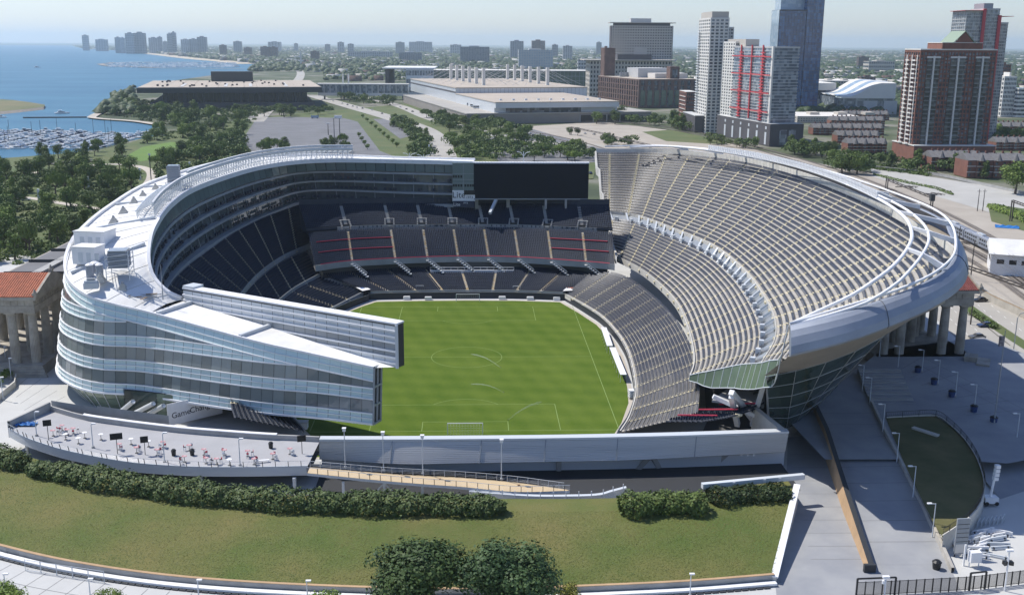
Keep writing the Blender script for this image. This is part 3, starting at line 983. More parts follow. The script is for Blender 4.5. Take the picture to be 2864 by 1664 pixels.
# ---- stand in shade below the suites
east = thing('grandstand', 'deep shaded grandstand of dark seats below the curved suites', 'grandstand', (-60, 20, 0))
rw_e1, _ = deck(east, [(-33.5, 64, 1.9), (-39.5, 47, 1.9), (-43.6, 35, 1.9), (-46.2, 20, 1.9), (-46.6, 0, 1.9), (-45.2, -20, 1.9), (-41.5, -38, 1.9), (-36.8, -50, 1.9), (-33, -58, 1.9)],
     [(-47.5, 70.5, 5.2), (-52, 53, 5.2), (-54, 38, 5.2), (-55.5, 20, 5.2), (-55.5, 0, 5.2), (-54, -20, 5.4), (-51.5, -38, 6.0), (-49, -52, 6.5), (-46, -62, 6.5)],
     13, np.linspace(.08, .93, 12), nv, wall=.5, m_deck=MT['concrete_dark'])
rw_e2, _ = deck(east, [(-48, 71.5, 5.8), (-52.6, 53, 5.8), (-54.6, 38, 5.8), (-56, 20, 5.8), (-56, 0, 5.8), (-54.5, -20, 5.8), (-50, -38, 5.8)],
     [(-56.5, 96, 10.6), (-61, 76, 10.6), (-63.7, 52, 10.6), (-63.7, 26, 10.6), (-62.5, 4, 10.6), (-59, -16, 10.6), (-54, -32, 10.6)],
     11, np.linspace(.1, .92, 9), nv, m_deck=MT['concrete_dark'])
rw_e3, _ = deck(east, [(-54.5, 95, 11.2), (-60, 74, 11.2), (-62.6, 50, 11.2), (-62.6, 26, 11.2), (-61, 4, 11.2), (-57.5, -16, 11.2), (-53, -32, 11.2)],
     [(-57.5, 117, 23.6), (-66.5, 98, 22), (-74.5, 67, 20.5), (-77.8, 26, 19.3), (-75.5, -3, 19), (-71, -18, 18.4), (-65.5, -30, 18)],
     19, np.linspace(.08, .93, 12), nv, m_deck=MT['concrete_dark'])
E1 = np.array([rw_e3(r, 0.0) for r in range(20)])
ew = MB(); ew.loft_rows([E1-[0, 0, 1.2], E1+[.5, .3, -1.2], E1+[.5, .3, 1.2], E1+[0, 0, 1.2]])
low_end = np.array([rw_e3(0, 0.0), rw_e1(13, 0.0)+[0.3, .5, .6]])
ew.loft_rows([low_end+[0, 0, -.6], low_end+[.4, .3, -.6], low_end+[.4, .3, .6]])
ew.build('end_wall', MT['concrete_grey'], east)
done(east)
# ------------------------------------------------------------------ curved glass suite building with its white roof
suite = thing('suite_building', 'long curved glass building with white roof and pale blue glass end', 'stadium building', (-80, 10, 0))
# inner roof edge (along the field) and outer roof edge, from the far end round to the glass tip
R_IN = [(2, 101.5, 39.1), (-20, 105.5, 39.2)]+[tuple(G(a, b, z)) for a, b, z in [(791, 395, 39.5), (643, 411, 39), (495, 456, 38.6), (421, 500, 37.6), (377, 559, 35.6), (363, 611, 32.5), (364, 655, 29.6), (378, 690, 27.0), (410, 722, 24.6), (447, 738, 22.6)]]
R_OUT = [(2.5, 110, 39.1), (-22, 114, 39.2), (-58, 120, 39.5), (-82, 102, 39.4)]+[tuple(G(a, b, z)) for a, b, z in
         [(384, 448, 38.6), (273, 511, 36.8), (199, 574, 34.2), (171, 618, 31.2), (163, 665, 28.6), (185, 705, 26.5), (244, 739, 24.8), (370, 770, 22.6)]]
ri, ro = Curve(R_IN), Curve(R_OUT)
NR = 120
a, b = ri.pts(NR), ro.pts(NR)
rf = MB()
rows = [a, a*.75+b*.25+[0, 0, .35], a*.5+b*.5+[0, 0, .5], a*.25+b*.75+[0, 0, .35], b]
rf.loft_rows(rows)
rf.build('roof', MT['roof_white'], suite)
# raised edge on both sides
on_ = (b-a); on_[:, 2] = 0; on_ /= np.linalg.norm(on_, axis=1)[:, None]
e = MB()
tpr = np.clip((NR-1-np.arange(NR))/22, 0, 1)[:, None]*np.array([[0, 0, 1.0]])
e.loft_rows([b, b+tpr*.7, b+on_*.8*tpr[:, 2:]+tpr*.7, b+on_*.8*tpr[:, 2:]-tpr*.9])
e.loft_rows([a+[0, 0, 0], a+[0, 0, .6], a-on_*.8+[0, 0, .6], a-on_*.8+[0, 0, -.8]])
e.build('roof_edge', MT['white_paint'], suite)
for k in (62, 72, 84, 96, 106):
    MB().bar(a[k]*.96+b[k]*.04+[0, 0, .45], a[k]*.04+b[k]*.96+[0, 0, .45], .28).build('roof_curb', MT['grey_panel'], suite)

sm_ = MB()
for k in range(6, NR-2, 3):
    q0, q1 = rows[1][k], rows[3][k]
    for A_, B_ in zip(rows[:-1], rows[1:]): sm_.bar(A_[k]+[0, 0, .02], B_[k]+[0, 0, .02], .05)
sm_.build('roof_seam', MT['concrete_pale'], suite, kind='stuff')
# ---- floodlight gantry that follows the inner roof edge
k0, k1 = 24, 96
gm = MB(); fl = MB(); rl_ = MB()
oi_ = a+on_*1.0; oj_ = a+on_*5.2
for k in range(k0, k1):
    A0, A1, B0, B1 = oi_[k], oi_[k+1], oj_[k], oj_[k+1]
    up1, up2 = np.array([0, 0, 3.4]), np.array([0, 0, 2.2])
    gm.bar(A0, A0+up1, .09).bar(B0, B0+up2, .09).bar(A0+up1, B0+up2, .07).bar(A0, B0+up2, .06)
    gm.bar(A0+up1, A1+up1, .12).bar(B0+up2, B1+up2, .12).bar(A0+up1, B1+up2, .07).bar(A0+up1*.5, A1+up1*.5, .07).bar(A0, A1+up1, .05).bar(B0, B1+up2, .05)
    for q in (.17, .5, .83):
        c = A0*(1-q)+A1*q
        if k < 74:
            for hh_ in (3.9, 4.9): fl.obox(c[:2]-on_[k][:2]*.2, (A1-A0)[:2], .30, .28, c[2]+hh_-.35, c[2]+hh_+.35)
        else: fl.obox(c[:2], (A1-A0)[:2], .26, .26, c[2]+3.6, c[2]+4.2)
gm.build('gantry', MT['grey_panel'], suite, kind='stuff')
fl.build('floodlight', MT['white_paint'], suite, kind='stuff')

# ---- inner front: suites in stepped ledges, open windows, pale glass on top
B_IN = Curve([(2, 101.2, 23.9), (-22, 105.5, 23.8), (-55, 111, 24.2), (-66.5, 98, 22.2), (-74.3, 67, 20.7), (-77.4, 26, 19.5), (-75.2, -3, 19.1), (-71, -18, 18.5), (-65.5, -30, 18.0)])
lo = B_IN.pts(NR)
lv = [0, .13, .30, .36, .50, .56, .72, 1.0]
def lev(f, back=0.0):
    q = lo*(1-f)+a*f
    q = q.copy(); q[:, :2] += on_[:, :2]*back
    return q
dk = MB(); dk.loft_rows([lev(0, 1.6), lev(.80, 1.6)]); dk.build('suite_window', MT['dark_glass'], suite)
for f0, f1_, bk in ((-.02, .045, -.6), (.26, .30, -.45), (.48, .52, -.35), (.70, .74, -.25)):
    m_ = MB(); m_.loft_rows([lev(f0, 1.5), lev(f0, bk), lev(f1_, bk), lev(f1_, 1.5)])
    m_.build('ledge', MT['ledge'], suite)
NP = 60
tt = np.linspace(0, NR-1, NP+1)
def at(arr, t):
    i = int(min(NR-2, math.floor(t))); f = t-i
    return arr[i]*(1-f)+arr[i+1]*f
top0, top1 = lev(.76, -.1), lev(.985, -.1)
for k in range(NP):
    p0, p1 = at(top0, tt[k]+.06), at(top0, tt[k+1]-.06)
    q0, q1 = at(top1, tt[k]+.06), at(top1, tt[k+1]-.06)
    MB().poly([p0, p1, q1, q0]).build('glass_panel', MT['inner_glass'], suite)
m_ = MB(); m_.loft_rows([lev(.76, .5), lev(.99, .5)]); m_.build('backing_wall', MT['dark'], suite)
pm = MB()
for k in range(0, NR, 4):
    pm.bar(lev(.02, 1.2)[k], lev(.75, 1.2)[k], .14)
pm.build('mullion', MT['grey_panel_dark'], suite, kind='stuff')
# seats and counters glimpsed on the ledges
cm = MB()
for f in (.10, .33, .55):
    L_ = lev(f, .3)
    for k in range(4, NR-8):
        if rng.random() < .6:
            c = L_[k]
            cm.obox(c[:2], (L_[k+1]-L_[k])[:2], .55, .25, c[2], c[2]+.9)
cm.build('suite_seating', MT['seat'], suite, kind='stuff')

# ---- pier with small square windows and a drinks banner at the inner end, beside the screen
x0, x1, y0 = -5.3, 2.3, 99.6
pb = MB().box(x0, x1, y0, y0+8, 25.6, 39.3); pb.build('end_pier', MT['inner_glass'], suite)
wm = MB()
for r_, (z0_, xs) in enumerate(((34.2, (-4.9, -4.1, -3.2, -2.3)), (31.1, (-4.9, -4.1, -3.2, -2.3, -.9, 0, .9, 1.7)))):
    for xx in xs: wm.box(xx-.32, xx+.32, y0-.06, y0+.1, z0_, z0_+.85)
wm.build('window', MT['black'], suite, kind='stuff')
gl = MB()
for zz in (33.6, 32.3, 35.6): gl.box(x0, x1, y0-.05, y0, zz-.06, zz+.06)
for xx in (-1.6,): gl.box(xx-.06, xx+.06, y0-.055, y0-.002, 30, 39)
gl.build('panel_joint', MT['grey_panel_dark'], suite)
done(suite)


def text(name, body, size, m, parent, loc, rot, extrude=0.02, align='CENTER', shear=0.0):
    cu = bpy.data.curves.new(name, 'FONT')
    cu.body = body; cu.size = size; cu.extrude = extrude; cu.align_x = align; cu.align_y = 'CENTER'; cu.shear = shear
    o = bpy.data.objects.new(name, cu)
    dg = bpy.context.evaluated_depsgraph_get()
    COL.objects.link(o)
    bpy.context.view_layer.update()
    me = bpy.data.meshes.new_from_object(o.evaluated_get(bpy.context.evaluated_depsgraph_get()))
    bpy.data.objects.remove(o)
    me.materials.clear(); me.materials.append(m)
    return link(name, me, parent, loc, rot)


HALF = math.pi/2
bn = thing('banner', 'white drinks banner with dark lettering beside the big dark screen', 'banner', (-1.5, 99.5, 28.0))
MB().box(-3.9, 3.9, -.08, 0, -1.9, 1.9).build('banner_sheet', MT['white_paint'], bn)
text('lettering', 'Lite', 3.0, MT['text_dark'], bn, (-1.7, -.12, .2), (HALF, 0, 0))
MB().box(0.1, 3.9, -.2, -.1, .35, 1.9).build('backing_panel', MT['black'], bn)
text('lettering', '1973', 1.2, MT['text_dark'], bn, (2.0, -.12, -.6), (HALF, 0, 0))
b2 = thing('banner', 'dark banner with pale lettering hung under the white drinks banner', 'banner', (-2.2, 99.2, 25.0))
MB().box(-2.9, 4.4, -.05, 0, -1.1, 1.2).build('banner_sheet', mat('navy banner', (0.02, .03, .06), .7), b2)
text('lettering', 'Lite', 1.6, MT['white_paint'], b2, (-1.7, -.09, 0), (HALF, 0, 0))
text('lettering', '1973', .9, MT['white_paint'], b2, (1.3, -.09, .5), (HALF, 0, 0))

# ---- big screen at the far end and its supports
sc = thing('video_screen', 'huge dark video screen above the far end seats', 'video screen', (22, 99.5, 25.5))
MB().box(-20, 19.7, 0, 1.6, 1.6, 13.6).build('screen_face', MT['screen'], sc)
MB().box(-20.3, 20, .2, 2.6, 13.62, 14.0).build('frame_cap', MT['white_paint'], sc)
sm = MB()
for k in range(40): sm.box(-20+k, -19.88+k, .3, .42, 14.0, 14.35)
sm.build('bird_spikes', MT['grey_panel'], sc)
MB().box(-20.2, 20, 1.7, 5, 1.5, 13.5).build('service_gantry', MT['dark'], sc)
MB().box(-20, 19.7, -.4, 2, 1.2, 1.55).build('lower_ledge', MT['grey_panel_dark'], sc)
for x in (-19, -8, 14.5):
    MB().bar((x, 3, -4), (x, 3, 1.7), .6).build('support_post', MT['concrete_grey'], sc)
MB().bar((-14.5, -6.5, -2.6), (-12, 1, 1.4), .45).build('brace', MT['grey_panel'], sc)
for x in (5, 12): MB().box(x-.35, x+.35, -1, 1, -2.0, 1.3).build('support_post', MT['concrete_grey'], sc)

# ---- outer glass front with its overhanging end, every pane a part
ext = thing('glass_facade', 'overhanging curved front of pale blue glass panes with white fins', 'glass facade', (-60, -45, 0))
tip_top = G(920, 905, 16.5)
O_PTS = [tuple(G(a_, b_, z)) for a_, b_, z in [(171, 618, 31.2), (163, 665, 28.6), (185, 705, 26.5), (244, 739, 24.8), (370, 770, 22.6), (620, 838, 19.4), (770, 872, 17.7), (920, 905, 16.5)]]
oc = Curve(O_PTS)
NCOL = 38
cp = oc.pts(NCOL+1)
# plan line of the glass: fins fixed by columns; the front bulges out half way up on the near end
tn_ = np.gradient(cp[:, :2], axis=0); tn_ /= np.linalg.norm(tn_, axis=1)[:, None]
on_f = np.stack([tn_[:, 1], -tn_[:, 0]], -1)
if on_f[0][0] > 0: on_f = -on_f
ZB = 5.0
FL = [5.0, 6.1, 7.1, 10.1, 11.2, 12.3, 15.3, 16.4, 17.5, 20.5, 21.6, 22.7, 25.7, 31]
KIND = [1, 1, 0, 1, 1, 0, 1, 1, 0, 1, 1, 0, 1]
def fpt(k, z):
    f = (z-ZB)/max(1, cp[k][2]-ZB)
    bul = np.interp(k, [0, 6, 12, 20, 30, NCOL], [4.6, 3.8, 3.3, 3.6, 2.6, 1.0])*max(0, 1-max(0, f))**.85
    return np.array([cp[k][0]+on_f[k][0]*bul, cp[k][1]+on_f[k][1]*bul, z])
npane = 0
fins = {}
far_p = {0: MB(), 1: MB()}
for k in range(NCOL):
    zr0, zr1 = cp[k][2], cp[k+1][2]
    for j in range(len(KIND)):
        z0, z1 = FL[j], FL[j+1]
        par0, par1 = zr0-2.7, zr1-2.7
        if z0 >= min(par0, par1)-.05: break
        A0, A1 = min(z1, par0), min(z1, par1)
        p = [fpt(k, z0), fpt(k+1, z0), fpt(k+1, A1), fpt(k, A0)]
        c = (p[0]+p[1]+p[2]+p[3])/4
        q = [c+(x-c)*np.array([.965, .965, .975]) for x in p]
        m_ = MT['teal_glass'] if KIND[j] else MT['dark_glass']
        if npane < 296 and k >= 6:
            MB().poly(q).build('glass_pane', m_, ext); npane += 1
        else:
            far_p[KIND[j]].poly(q)
    for (d0, d1) in ((2.7, 1.35), (1.35, 0)):
        p = [fpt(k, zr0-d0), fpt(k+1, zr1-d0), fpt(k+1, zr1-d1), fpt(k, zr0-d1)]
        c = sum(p)/4
        far_p[1].poly([c+(x-c)*np.array([.985, .985, .97]) for x in p])
for kk, m_ in ((0, MT['dark_glass']), (1, MT['teal_glass'])):
    if far_p[kk].v: far_p[kk].build('glazing', m_, ext, kind='stuff')
bk = MB()
for k in range(NCOL):
    off = np.array([*(-on_f[k]*.12), 0])
    bk.poly([fpt(k, ZB)+off, fpt(k+1, ZB)+off, fpt(k+1, cp[k+1][2])+off, fpt(k, cp[k][2])+off])
bk.build('backing_frame', MT['dark'], ext)
for z in (5.0, 6.1, 7.1, 10.1, 11.2, 12.3, 15.3, 16.4, 17.5, 20.5, 21.6, 22.7, 25.7):
    pts = [fpt(k, z)+np.array([*(on_f[k]*.12), 0]) for k in range(NCOL+1) if z < cp[k][2]-2.6]
    if len(pts) > 1:
        mbn = MB()
        for p_, q_ in zip(pts[:-1], pts[1:]): mbn.bar(p_, q_, .2 if z < 5.1 else .07 if z in (6.1, 11.2, 16.4, 21.6) else .12)
        mbn.build('fin', MT['white_paint'], ext)
for dd, r_ in ((2.7, .12), (1.35, .07), (-.1, .22)):
    mbn = MB()
    pts = [fpt(k, cp[k][2]-dd)+np.array([*(on_f[k]*.1), 0]) for k in range(NCOL+1)]
    for p_, q_ in zip(pts[:-1], pts[1:]): mbn.bar(p_, q_, r_)
    mbn.build('fin', MT['white_paint'], ext)
# soffit below the overhang, end face with its dark frame
inner_line = [p+np.array([*(-on_f[min(i, NCOL)]*np.interp(i, [0, 8, 20, NCOL], [18, 18, 14, 2.4])), 0]) for i, p in enumerate(fpt(k, ZB) for k in range(NCOL+1))]
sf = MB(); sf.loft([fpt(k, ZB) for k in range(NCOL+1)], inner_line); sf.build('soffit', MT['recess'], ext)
tp, bt = fpt(NCOL, cp[NCOL][2]), fpt(NCOL, ZB)
dr = np.array([.45, .89, 0])                                        # the end face runs back from the glass
E_ = MB().poly([bt, bt+dr*2.8, tp+dr*2.8, tp]); E_.build('end_face', MT['dark'], ext)
ef = MB()
for f in (0, .33, .66, 1):
    p_ = bt*(1-f)+tp*f+np.array([.1, -.02, 0]); ef.bar(p_, p_+dr*2.8, .22)
for q_ in (0, 1.4, 2.8): ef.bar(bt+dr*q_+[.1, -.02, 0], tp+dr*q_+[.1, -.02, 0], .18)
ef.build('end_frame', MT['grey_panel_dark'], ext)

# glass base below the front on the plaza side, dark hall behind it with white props
gb = MB()
bl = [G(155, 960, 2.5), G(169, 1003, 0), G(239, 1014, 0)]
gpts = [fpt(k, ZB) for k in range(0, 15)]
bot = [(p+np.array([*(-on_f[k]*np.interp(k, [0, 6, 14], [4.5, 4.0, 2.0])), 0]))*[1, 1, 0] for k, p in enumerate(gpts)]
for k in range(14):
    for j in range(3):
        f0, f1_ = j/3, (j+1)/3
        q = [bot[k]*(1-f0)+gpts[k]*f0, bot[k+1]*(1-f0)+gpts[k+1]*f0, bot[k+1]*(1-f1_)+gpts[k+1]*f1_, bot[k]*(1-f1_)+gpts[k]*f1_]
        c = sum(q)/4
        MB().poly([c+(x-c)*.97 for x in q]).build('base_pane', MT['green_glass'], ext)
gpl = MB()
for k in range(15): gpl.bar(bot[k]+[-.05, -.08, 0], gpts[k]+[-.05, -.08, 0], .06)
gpl.build('base_mullion', MT['grey_panel'], ext)
hp = [bot[14], G(300, 1024, 0), G(430, 1038, 0)]
hq = [np.array([p[0], p[1], 6.2]) for p in hp]
hl_ = Curve(hp, smooth=False).pts(9)
for k in range(8):
    for j in range(3):
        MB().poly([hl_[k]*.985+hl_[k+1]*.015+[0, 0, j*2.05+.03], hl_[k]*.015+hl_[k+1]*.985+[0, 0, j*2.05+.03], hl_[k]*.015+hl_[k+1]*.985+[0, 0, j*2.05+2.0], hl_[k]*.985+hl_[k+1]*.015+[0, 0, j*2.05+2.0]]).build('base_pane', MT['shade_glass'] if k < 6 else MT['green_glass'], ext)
MB().loft([p+[0, .25, 0] for p in hl_], [p+[0, .25, 6.2] for p in hl_]).build('hall_wall', MT['dark'], ext)
MB().poly([hl_[-1]+[0, .2, 0], (-46, -34, 0), (-46, -34, 7), hl_[-1]+[0, .2, 7]]).build('hall_wall', MT['recess'], ext)
for (p_, q_) in (((285, 1022, .3), (330, 985, 6)), ((310, 1026, .3), (380, 990, 6)), ((345, 1030, .3), (405, 995, 6))):
    MB().tube([G(*p_)+[0, -.7, 0], G(*q_)+[0, -.7, 0]], .5, 10).build('prop', MT['grey_panel'], ext, smooth=True)

# ---- back of the second video screen on the roof: pale striped panels
pt0, pt1 = G(450, 711, 25.2), G(975, 800, 25.2)
dv = (pt1-pt0)[:2]; Lp = np.linalg.norm(dv); dv /= Lp
nv_ = np.array([dv[1], -dv[0]])                                     # towards the camera side
PZ0 = 16.3
vb = MB()
NC = 20
zs = [25.2, 23.9, 22.7, 21.5, 19.7, 18.4, 17.2, PZ0]
for k in range(NC):
    for j in range(len(zs)-1):
        s0, s1 = Lp*k/NC+.05, Lp*(k+1)/NC-.05
        p0, p1 = pt0[:2]+dv*s0, pt0[:2]+dv*s1
        MB().poly([(*p0, zs[j+1]+.05), (*p1, zs[j+1]+.05), (*p1, zs[j]-.05), (*p0, zs[j]-.05)]).build(
            'screen_back_panel', MT['grey_panel'] if j in (0, 1) else MT['grey_panel_dark'] if j in (3, 4) else MT['grey_panel'], ext)
for j, z in enumerate(zs[1:-1]):
    MB().bar((*(pt0[:2]+nv_*.18), z), (*(pt1[:2]+nv_*.18), z), .17).build('fin', MT['white_paint'], ext)
mid = (pt0+pt1)/2
MB().obox(mid[:2]-nv_*1.25, dv, Lp/2, 1.2, PZ0, 25.15).build('screen_body', MT['dark'], ext)
MB().obox(mid[:2]-nv_*1.2, dv, Lp/2+.1, 1.3, 25.2, 25.55).build('screen_cap', MT['white_paint'], ext)
MB().obox(mid[:2]-nv_*.02, dv, Lp/2+.1, .16, 24.95, 25.21).build('cap_edge', MT['dark'], ext)
MB().obox(pt0[:2]+dv*1.6-nv_*1.6, dv, 1.6, 1.6, 25.56, 26.0).build('roof_hatch', MT['grey_panel'], ext)
MB().bar((*(pt1[:2]+dv*.05), PZ0), (*(pt1[:2]+dv*.05), 25.2), .3).build('end_post', MT['grey_panel'], ext)
# white roof between the glass front and the screen
rA = [np.array([*(pt0[:2]+dv*Lp*f), np.interp(f, [0, .4, .72, 1], [22.4, 20.3, 18.2, 16.55])]) for f in np.linspace(0, 1, 24)]
oi = oc.pts(200)
st = int(np.argmin(np.abs(oi[:, 2]-22.6)))
rB = oi[np.linspace(st, 199, 24).astype(int)]
wr = MB(); wr.loft(rA, rB); wr.build('low_roof', MT['roof_white'], ext)
for k in (1, 10):
    MB().bar(rA[k]+[0, 0, .3], rB[k]+[0, 0, .3], .35).build('roof_curb', MT['grey_panel'], ext)
done(ext)
# ------------------------------------------------------------------ leaf clouds
def leaf_quads(P, Nn, size, jitter=.7, bend=.3, fold=True):
    """one bent leaf clump (two triangles folded along a diagonal) at each point P, facing about Nn"""
    n = len(P)
    nn = Nn+nrng.normal(0, jitter, (n, 3))
    nn /= np.linalg.norm(nn, axis=1)[:, None]+1e-9
    a = np.cross(nn, nrng.normal(0, 1, (n, 3)))
    a /= np.linalg.norm(a, axis=1)[:, None]+1e-9
    b = np.cross(nn, a)
    s = (size*nrng.uniform(.6, 1.35, n))[:, None]
    asp = nrng.uniform(.55, 1.0, n)[:, None]
    V = np.stack([P-a*s*.5, P-b*s*.5*asp+nn*s*bend*.3, P+a*s*.5, P+b*s*.5*asp+nn*s*bend*.3], 1)
    F = np.arange(n*4).reshape(n, 4)
    return V.reshape(-1, 3), F


def leaf_mat(name, c1, c2, sc=.5, rough=.6, obj_rand=.0, trans=.25):
    m = mat(name, c1, rough, col2=c2, scale=sc, detail=3, obj_rand=obj_rand, spec=.25)
    return m


MT['hedge'] = leaf_mat('hedge leaves', (0.044, 0.078, 0.022), (0.125, 0.165, 0.055), 1.1)
MT['ivy'] = leaf_mat('ivy leaves', (0.018, 0.035, 0.010), (0.045, 0.070, 0.022), .8)
MT['bark'] = mat('bark', (0.10, 0.075, 0.055), .9, var=.2, scale=2)


def hedge(name, label, px, z, hh, hw, size, n_per_m, m, cat='hedge', lump=.35):
    P = Curve([G(a, b, z) for a, b in px]).pts(60)
    c = Curve(P)
    n = int(c.L*n_per_m)
    t = nrng.uniform(0, 1, n)
    p = c(t)
    d = c(np.clip(t+.002, 0, 1))-c(np.clip(t-.002, 0, 1))
    d[:, 2] = 0; d /= np.linalg.norm(d, axis=1)[:, None]
    q = np.stack([-d[:, 1], d[:, 0], np.zeros(n)], -1)
    th = nrng.uniform(0, 2*np.pi, n)
    endf = np.sqrt(np.clip(1-((np.abs(t-.5)*2)**10), .15, 1))
    L = c.L
    lm = 1+lump*(np.sin(t*L*.9+np.sin(th*2)*1.3)*.35+np.sin(t*L*.37+1.7)*.4+np.sin(t*L*2.1+th*3)*.3)
    r = (nrng.uniform(.55, 1.0, n)**.6)*lm*endf
    pos = p+q*(np.cos(th)*hw*r)[:, None]+np.array([0, 0, 1.0])*(np.sin(th)*hh*r)[:, None]
    nr = q*np.cos(th)[:, None]+np.array([0, 0, 1.0])*np.sin(th)[:, None]
    pos += nrng.normal(0, .12, pos.shape)
    V, F = leaf_quads(pos, nr+[0, 0, .5], size, .55)
    root = thing(name, label, cat, (0, 0, 0))
    link('foliage', new_mesh('foliage', V, F, m), root)
    st = MB()
    for k in range(2, 58, 2):
        st.tube([(P[k][0], P[k][1], z-hh-1.2), (P[k][0]+.2, P[k][1]+.1, z+.3)], .09, 4)
    st.build('stem', MT['bark'], root, kind='stuff')
    return root


# ------------------------------------------------------------------ berm, retaining walls, path below it
MT['berm'] = mat('sunburnt grass', (0.080, 0.120, 0.020), .95, col2=(0.165, 0.150, 0.046), scale=.07, detail=10, bump=.6, bscale=3)
wall_px = [(-160, 1296), (0, 1340), (160, 1377), (360, 1408), (560, 1427), (800, 1440), (1050, 1447), (1300, 1445), (1500, 1438), (1700, 1428), (1904, 1412)]
top_px = [(-160, 1085), (0, 1135), (120, 1170), (400, 1222), (700, 1248), (1000, 1256), (1270, 1258), (1520, 1256), (1750, 1240), (1952, 1200)]
wl = Curve([G(a, b, 1.3) for a, b in wall_px]).pts(120)
tl = Curve([G(a, b, 3.4) for a, b in top_px]).pts(120)
bm = MB()
rows = []
for f in np.linspace(0, 1, 14):
    q = wl*(1-f)+tl*f
    q[:, 2] = 1.25+2.15*np.sin(f*np.pi/2)**1.1+nrng.normal(0, .02, 120)
    rows.append(q)
back = tl.copy(); back[:, 1] += 5
rows.append(back)
bm.loft_rows(rows)
bm.build('berm', MT['berm'], kind='structure', smooth=True)
# tufts that break the lawn's smooth skin
n = 46000
ii = nrng.integers(0, 119, n); f = nrng.uniform(0, 1, n); g = nrng.uniform(0, 1, n)
pw = (wl[ii]*(1-g)[:, None]+wl[ii+1]*g[:, None]); pt = (tl[ii]*(1-g)[:, None]+tl[ii+1]*g[:, None])
pos = pw*(1-f)[:, None]+pt*f[:, None]
pos[:, 2] = 1.25+2.15*np.sin(f*np.pi/2)**1.1+.05
V, F = leaf_quads(pos, np.tile([0, -.3, 1.0], (n, 1)), .15, .25)
link('grass', new_mesh('grass', V, F, leaf_mat('grass tufts', (0.082, 0.124, 0.020), (0.17, 0.155, 0.048), .10)), kind='stuff')

rw = thing('retaining_wall', 'long low curved wall at the foot of the grass slope', 'wall', (0, -116, 0))
w0 = np.c_[wl[:, :2], np.zeros(120)]
tnw = np.gradient(wl[:, :2], axis=0); tnw /= np.linalg.norm(tnw, axis=1)[:, None]
ow = np.stack([tnw[:, 1], -tnw[:, 0]], -1)
def wrow(o, z): return np.c_[wl[:, :2]+ow*o, np.full(120, z)]
MB().loft_rows([wrow(.3, 0), wrow(.3, 1.36), wrow(-.1, 1.36)]).build('wall_face', MT['concrete_grey'], rw)
MB().loft_rows([wrow(.36, 1.37), wrow(.36, 1.45), wrow(-.15, 1.45), wrow(-.15, 1.2)]).build('coping', MT['tan_wall'], rw)
MB().loft_rows([wrow(.6, 0), wrow(.6, .55), wrow(1.5, .55), wrow(1.5, .2)]).build('bench_ledge', MT['white_paint'], rw)
dl = MB()
for k in range(0, 118):
    a, b = wrow(1.7, .01)[k], wrow(1.7, .01)[k+1]
    dl.obox((a[:2]+b[:2])/2, (b-a)[:2], np.linalg.norm((b-a)[:2])*.42, .25, 0.0, .2)
dl.build('ledge_block', MT['dark'], rw, kind='stuff')
done(rw)

hedge('hedge', 'long clipped hedge along the top of the grass slope below the patio', [(70, 1150), (160, 1162), (260, 1182), (480, 1212), (760, 1234), (1000, 1240), (1150, 1243), (1245, 1246)], 4.6, 2.0, 2.6, .48, 260, MT['hedge'])
hedge('hedge', 'short piece of hedge at the edge of the picture, before the long hedge', [(-140, 1085), (-60, 1108), (20, 1128), (62, 1142)], 4.6, 1.9, 2.4, .48, 260, MT['hedge'])
hedge('shrub', 'bright rounded shrub below the metal wall, right of the lawn gap', [(1528, 1248), (1580, 1240), (1660, 1236), (1740, 1240)], 4.8, 2.1, 2.6, .46, 330, leaf_mat('bright shrub leaves', (0.060, 0.10, 0.022), (0.15, 0.20, 0.055), 1.1), cat='shrub')
hedge('shrub', 'dark creeping ivy in shade under the metal beam beside the bright shrub', [(1745, 1225), (1800, 1218), (1880, 1212), (1940, 1208)], 4.2, 1.3, 3.0, .42, 300, MT['ivy'], cat='ivy')

# ------------------------------------------------------------------ metal-clad end wall of the stadium and the dark undercroft below it
mw = thing('end_wall', 'long low wall of ribbed grey metal closing the near end of the field', 'wall', (15, -72, 0))
wt = Curve([G(a, b, 7.5) for a, b in [(786, 1083), (1000, 1083), (1350, 1080), (1650, 1074), (1941, 1064)]]).pts(60)
wb = Curve([G(a, b, 3.6) for a, b in [(786, 1130), (983, 1142), (1140, 1140), (1367, 1136), (1584, 1131), (1932, 1112)]]).pts(60)
NRIB = 13
rows = []
for r in range(NRIB):
    f0, f1_ = r/NRIB, (r+.8)/NRIB
    for f, o in ((f0, .0), (f1_, .0), (f1_+.1/NRIB, .10), ((r+1)/NRIB-.001, .10)):
        q = wt*(1-f)+wb*f; q[:, 1] += o
        rows.append(q)
m_ = MB(); m_.loft_rows(rows); m_.build('rib_panel', MT['steel_wall'], mw)
jm = MB()
for k in (9, 20, 28, 37, 47):
    jm.bar(wt[k]+[0, -.05, 0], wb[k]+[0, -.05, 0], .07)
jm.build('panel_joint', MT['grey_panel_dark'], mw)
cap = MB(); cap.loft_rows([wt+[0, -.15, -.15], wt+[0, -.15, .25], wt+[0, 1.6, .25], wt+[0, 1.7, -7.4]])
cap.build('coping', MT['grey_panel'], mw)
un = MB(); un.loft_rows([wb, wb+[0, 5.5, -.6], wb*[1, 1, 0]+[0, 5.5, .5], wb*[1, 1, 0]+[0, -9.5, .5]]); un.build('undercroft', mat('shade-darkened paving', (0.03, 0.032, 0.036), .8), mw)  # overhang's shade is painted into this near-black colour, floor included
e1 = wt[-1]; e0 = wb[-1]
endw = MB(); endw.poly([e0, e1, e1+[-3.5, 12, 1.2], e0+[-3.5, 12, 0]]); endw.build('return_wall', MT['concrete_pale'], mw)
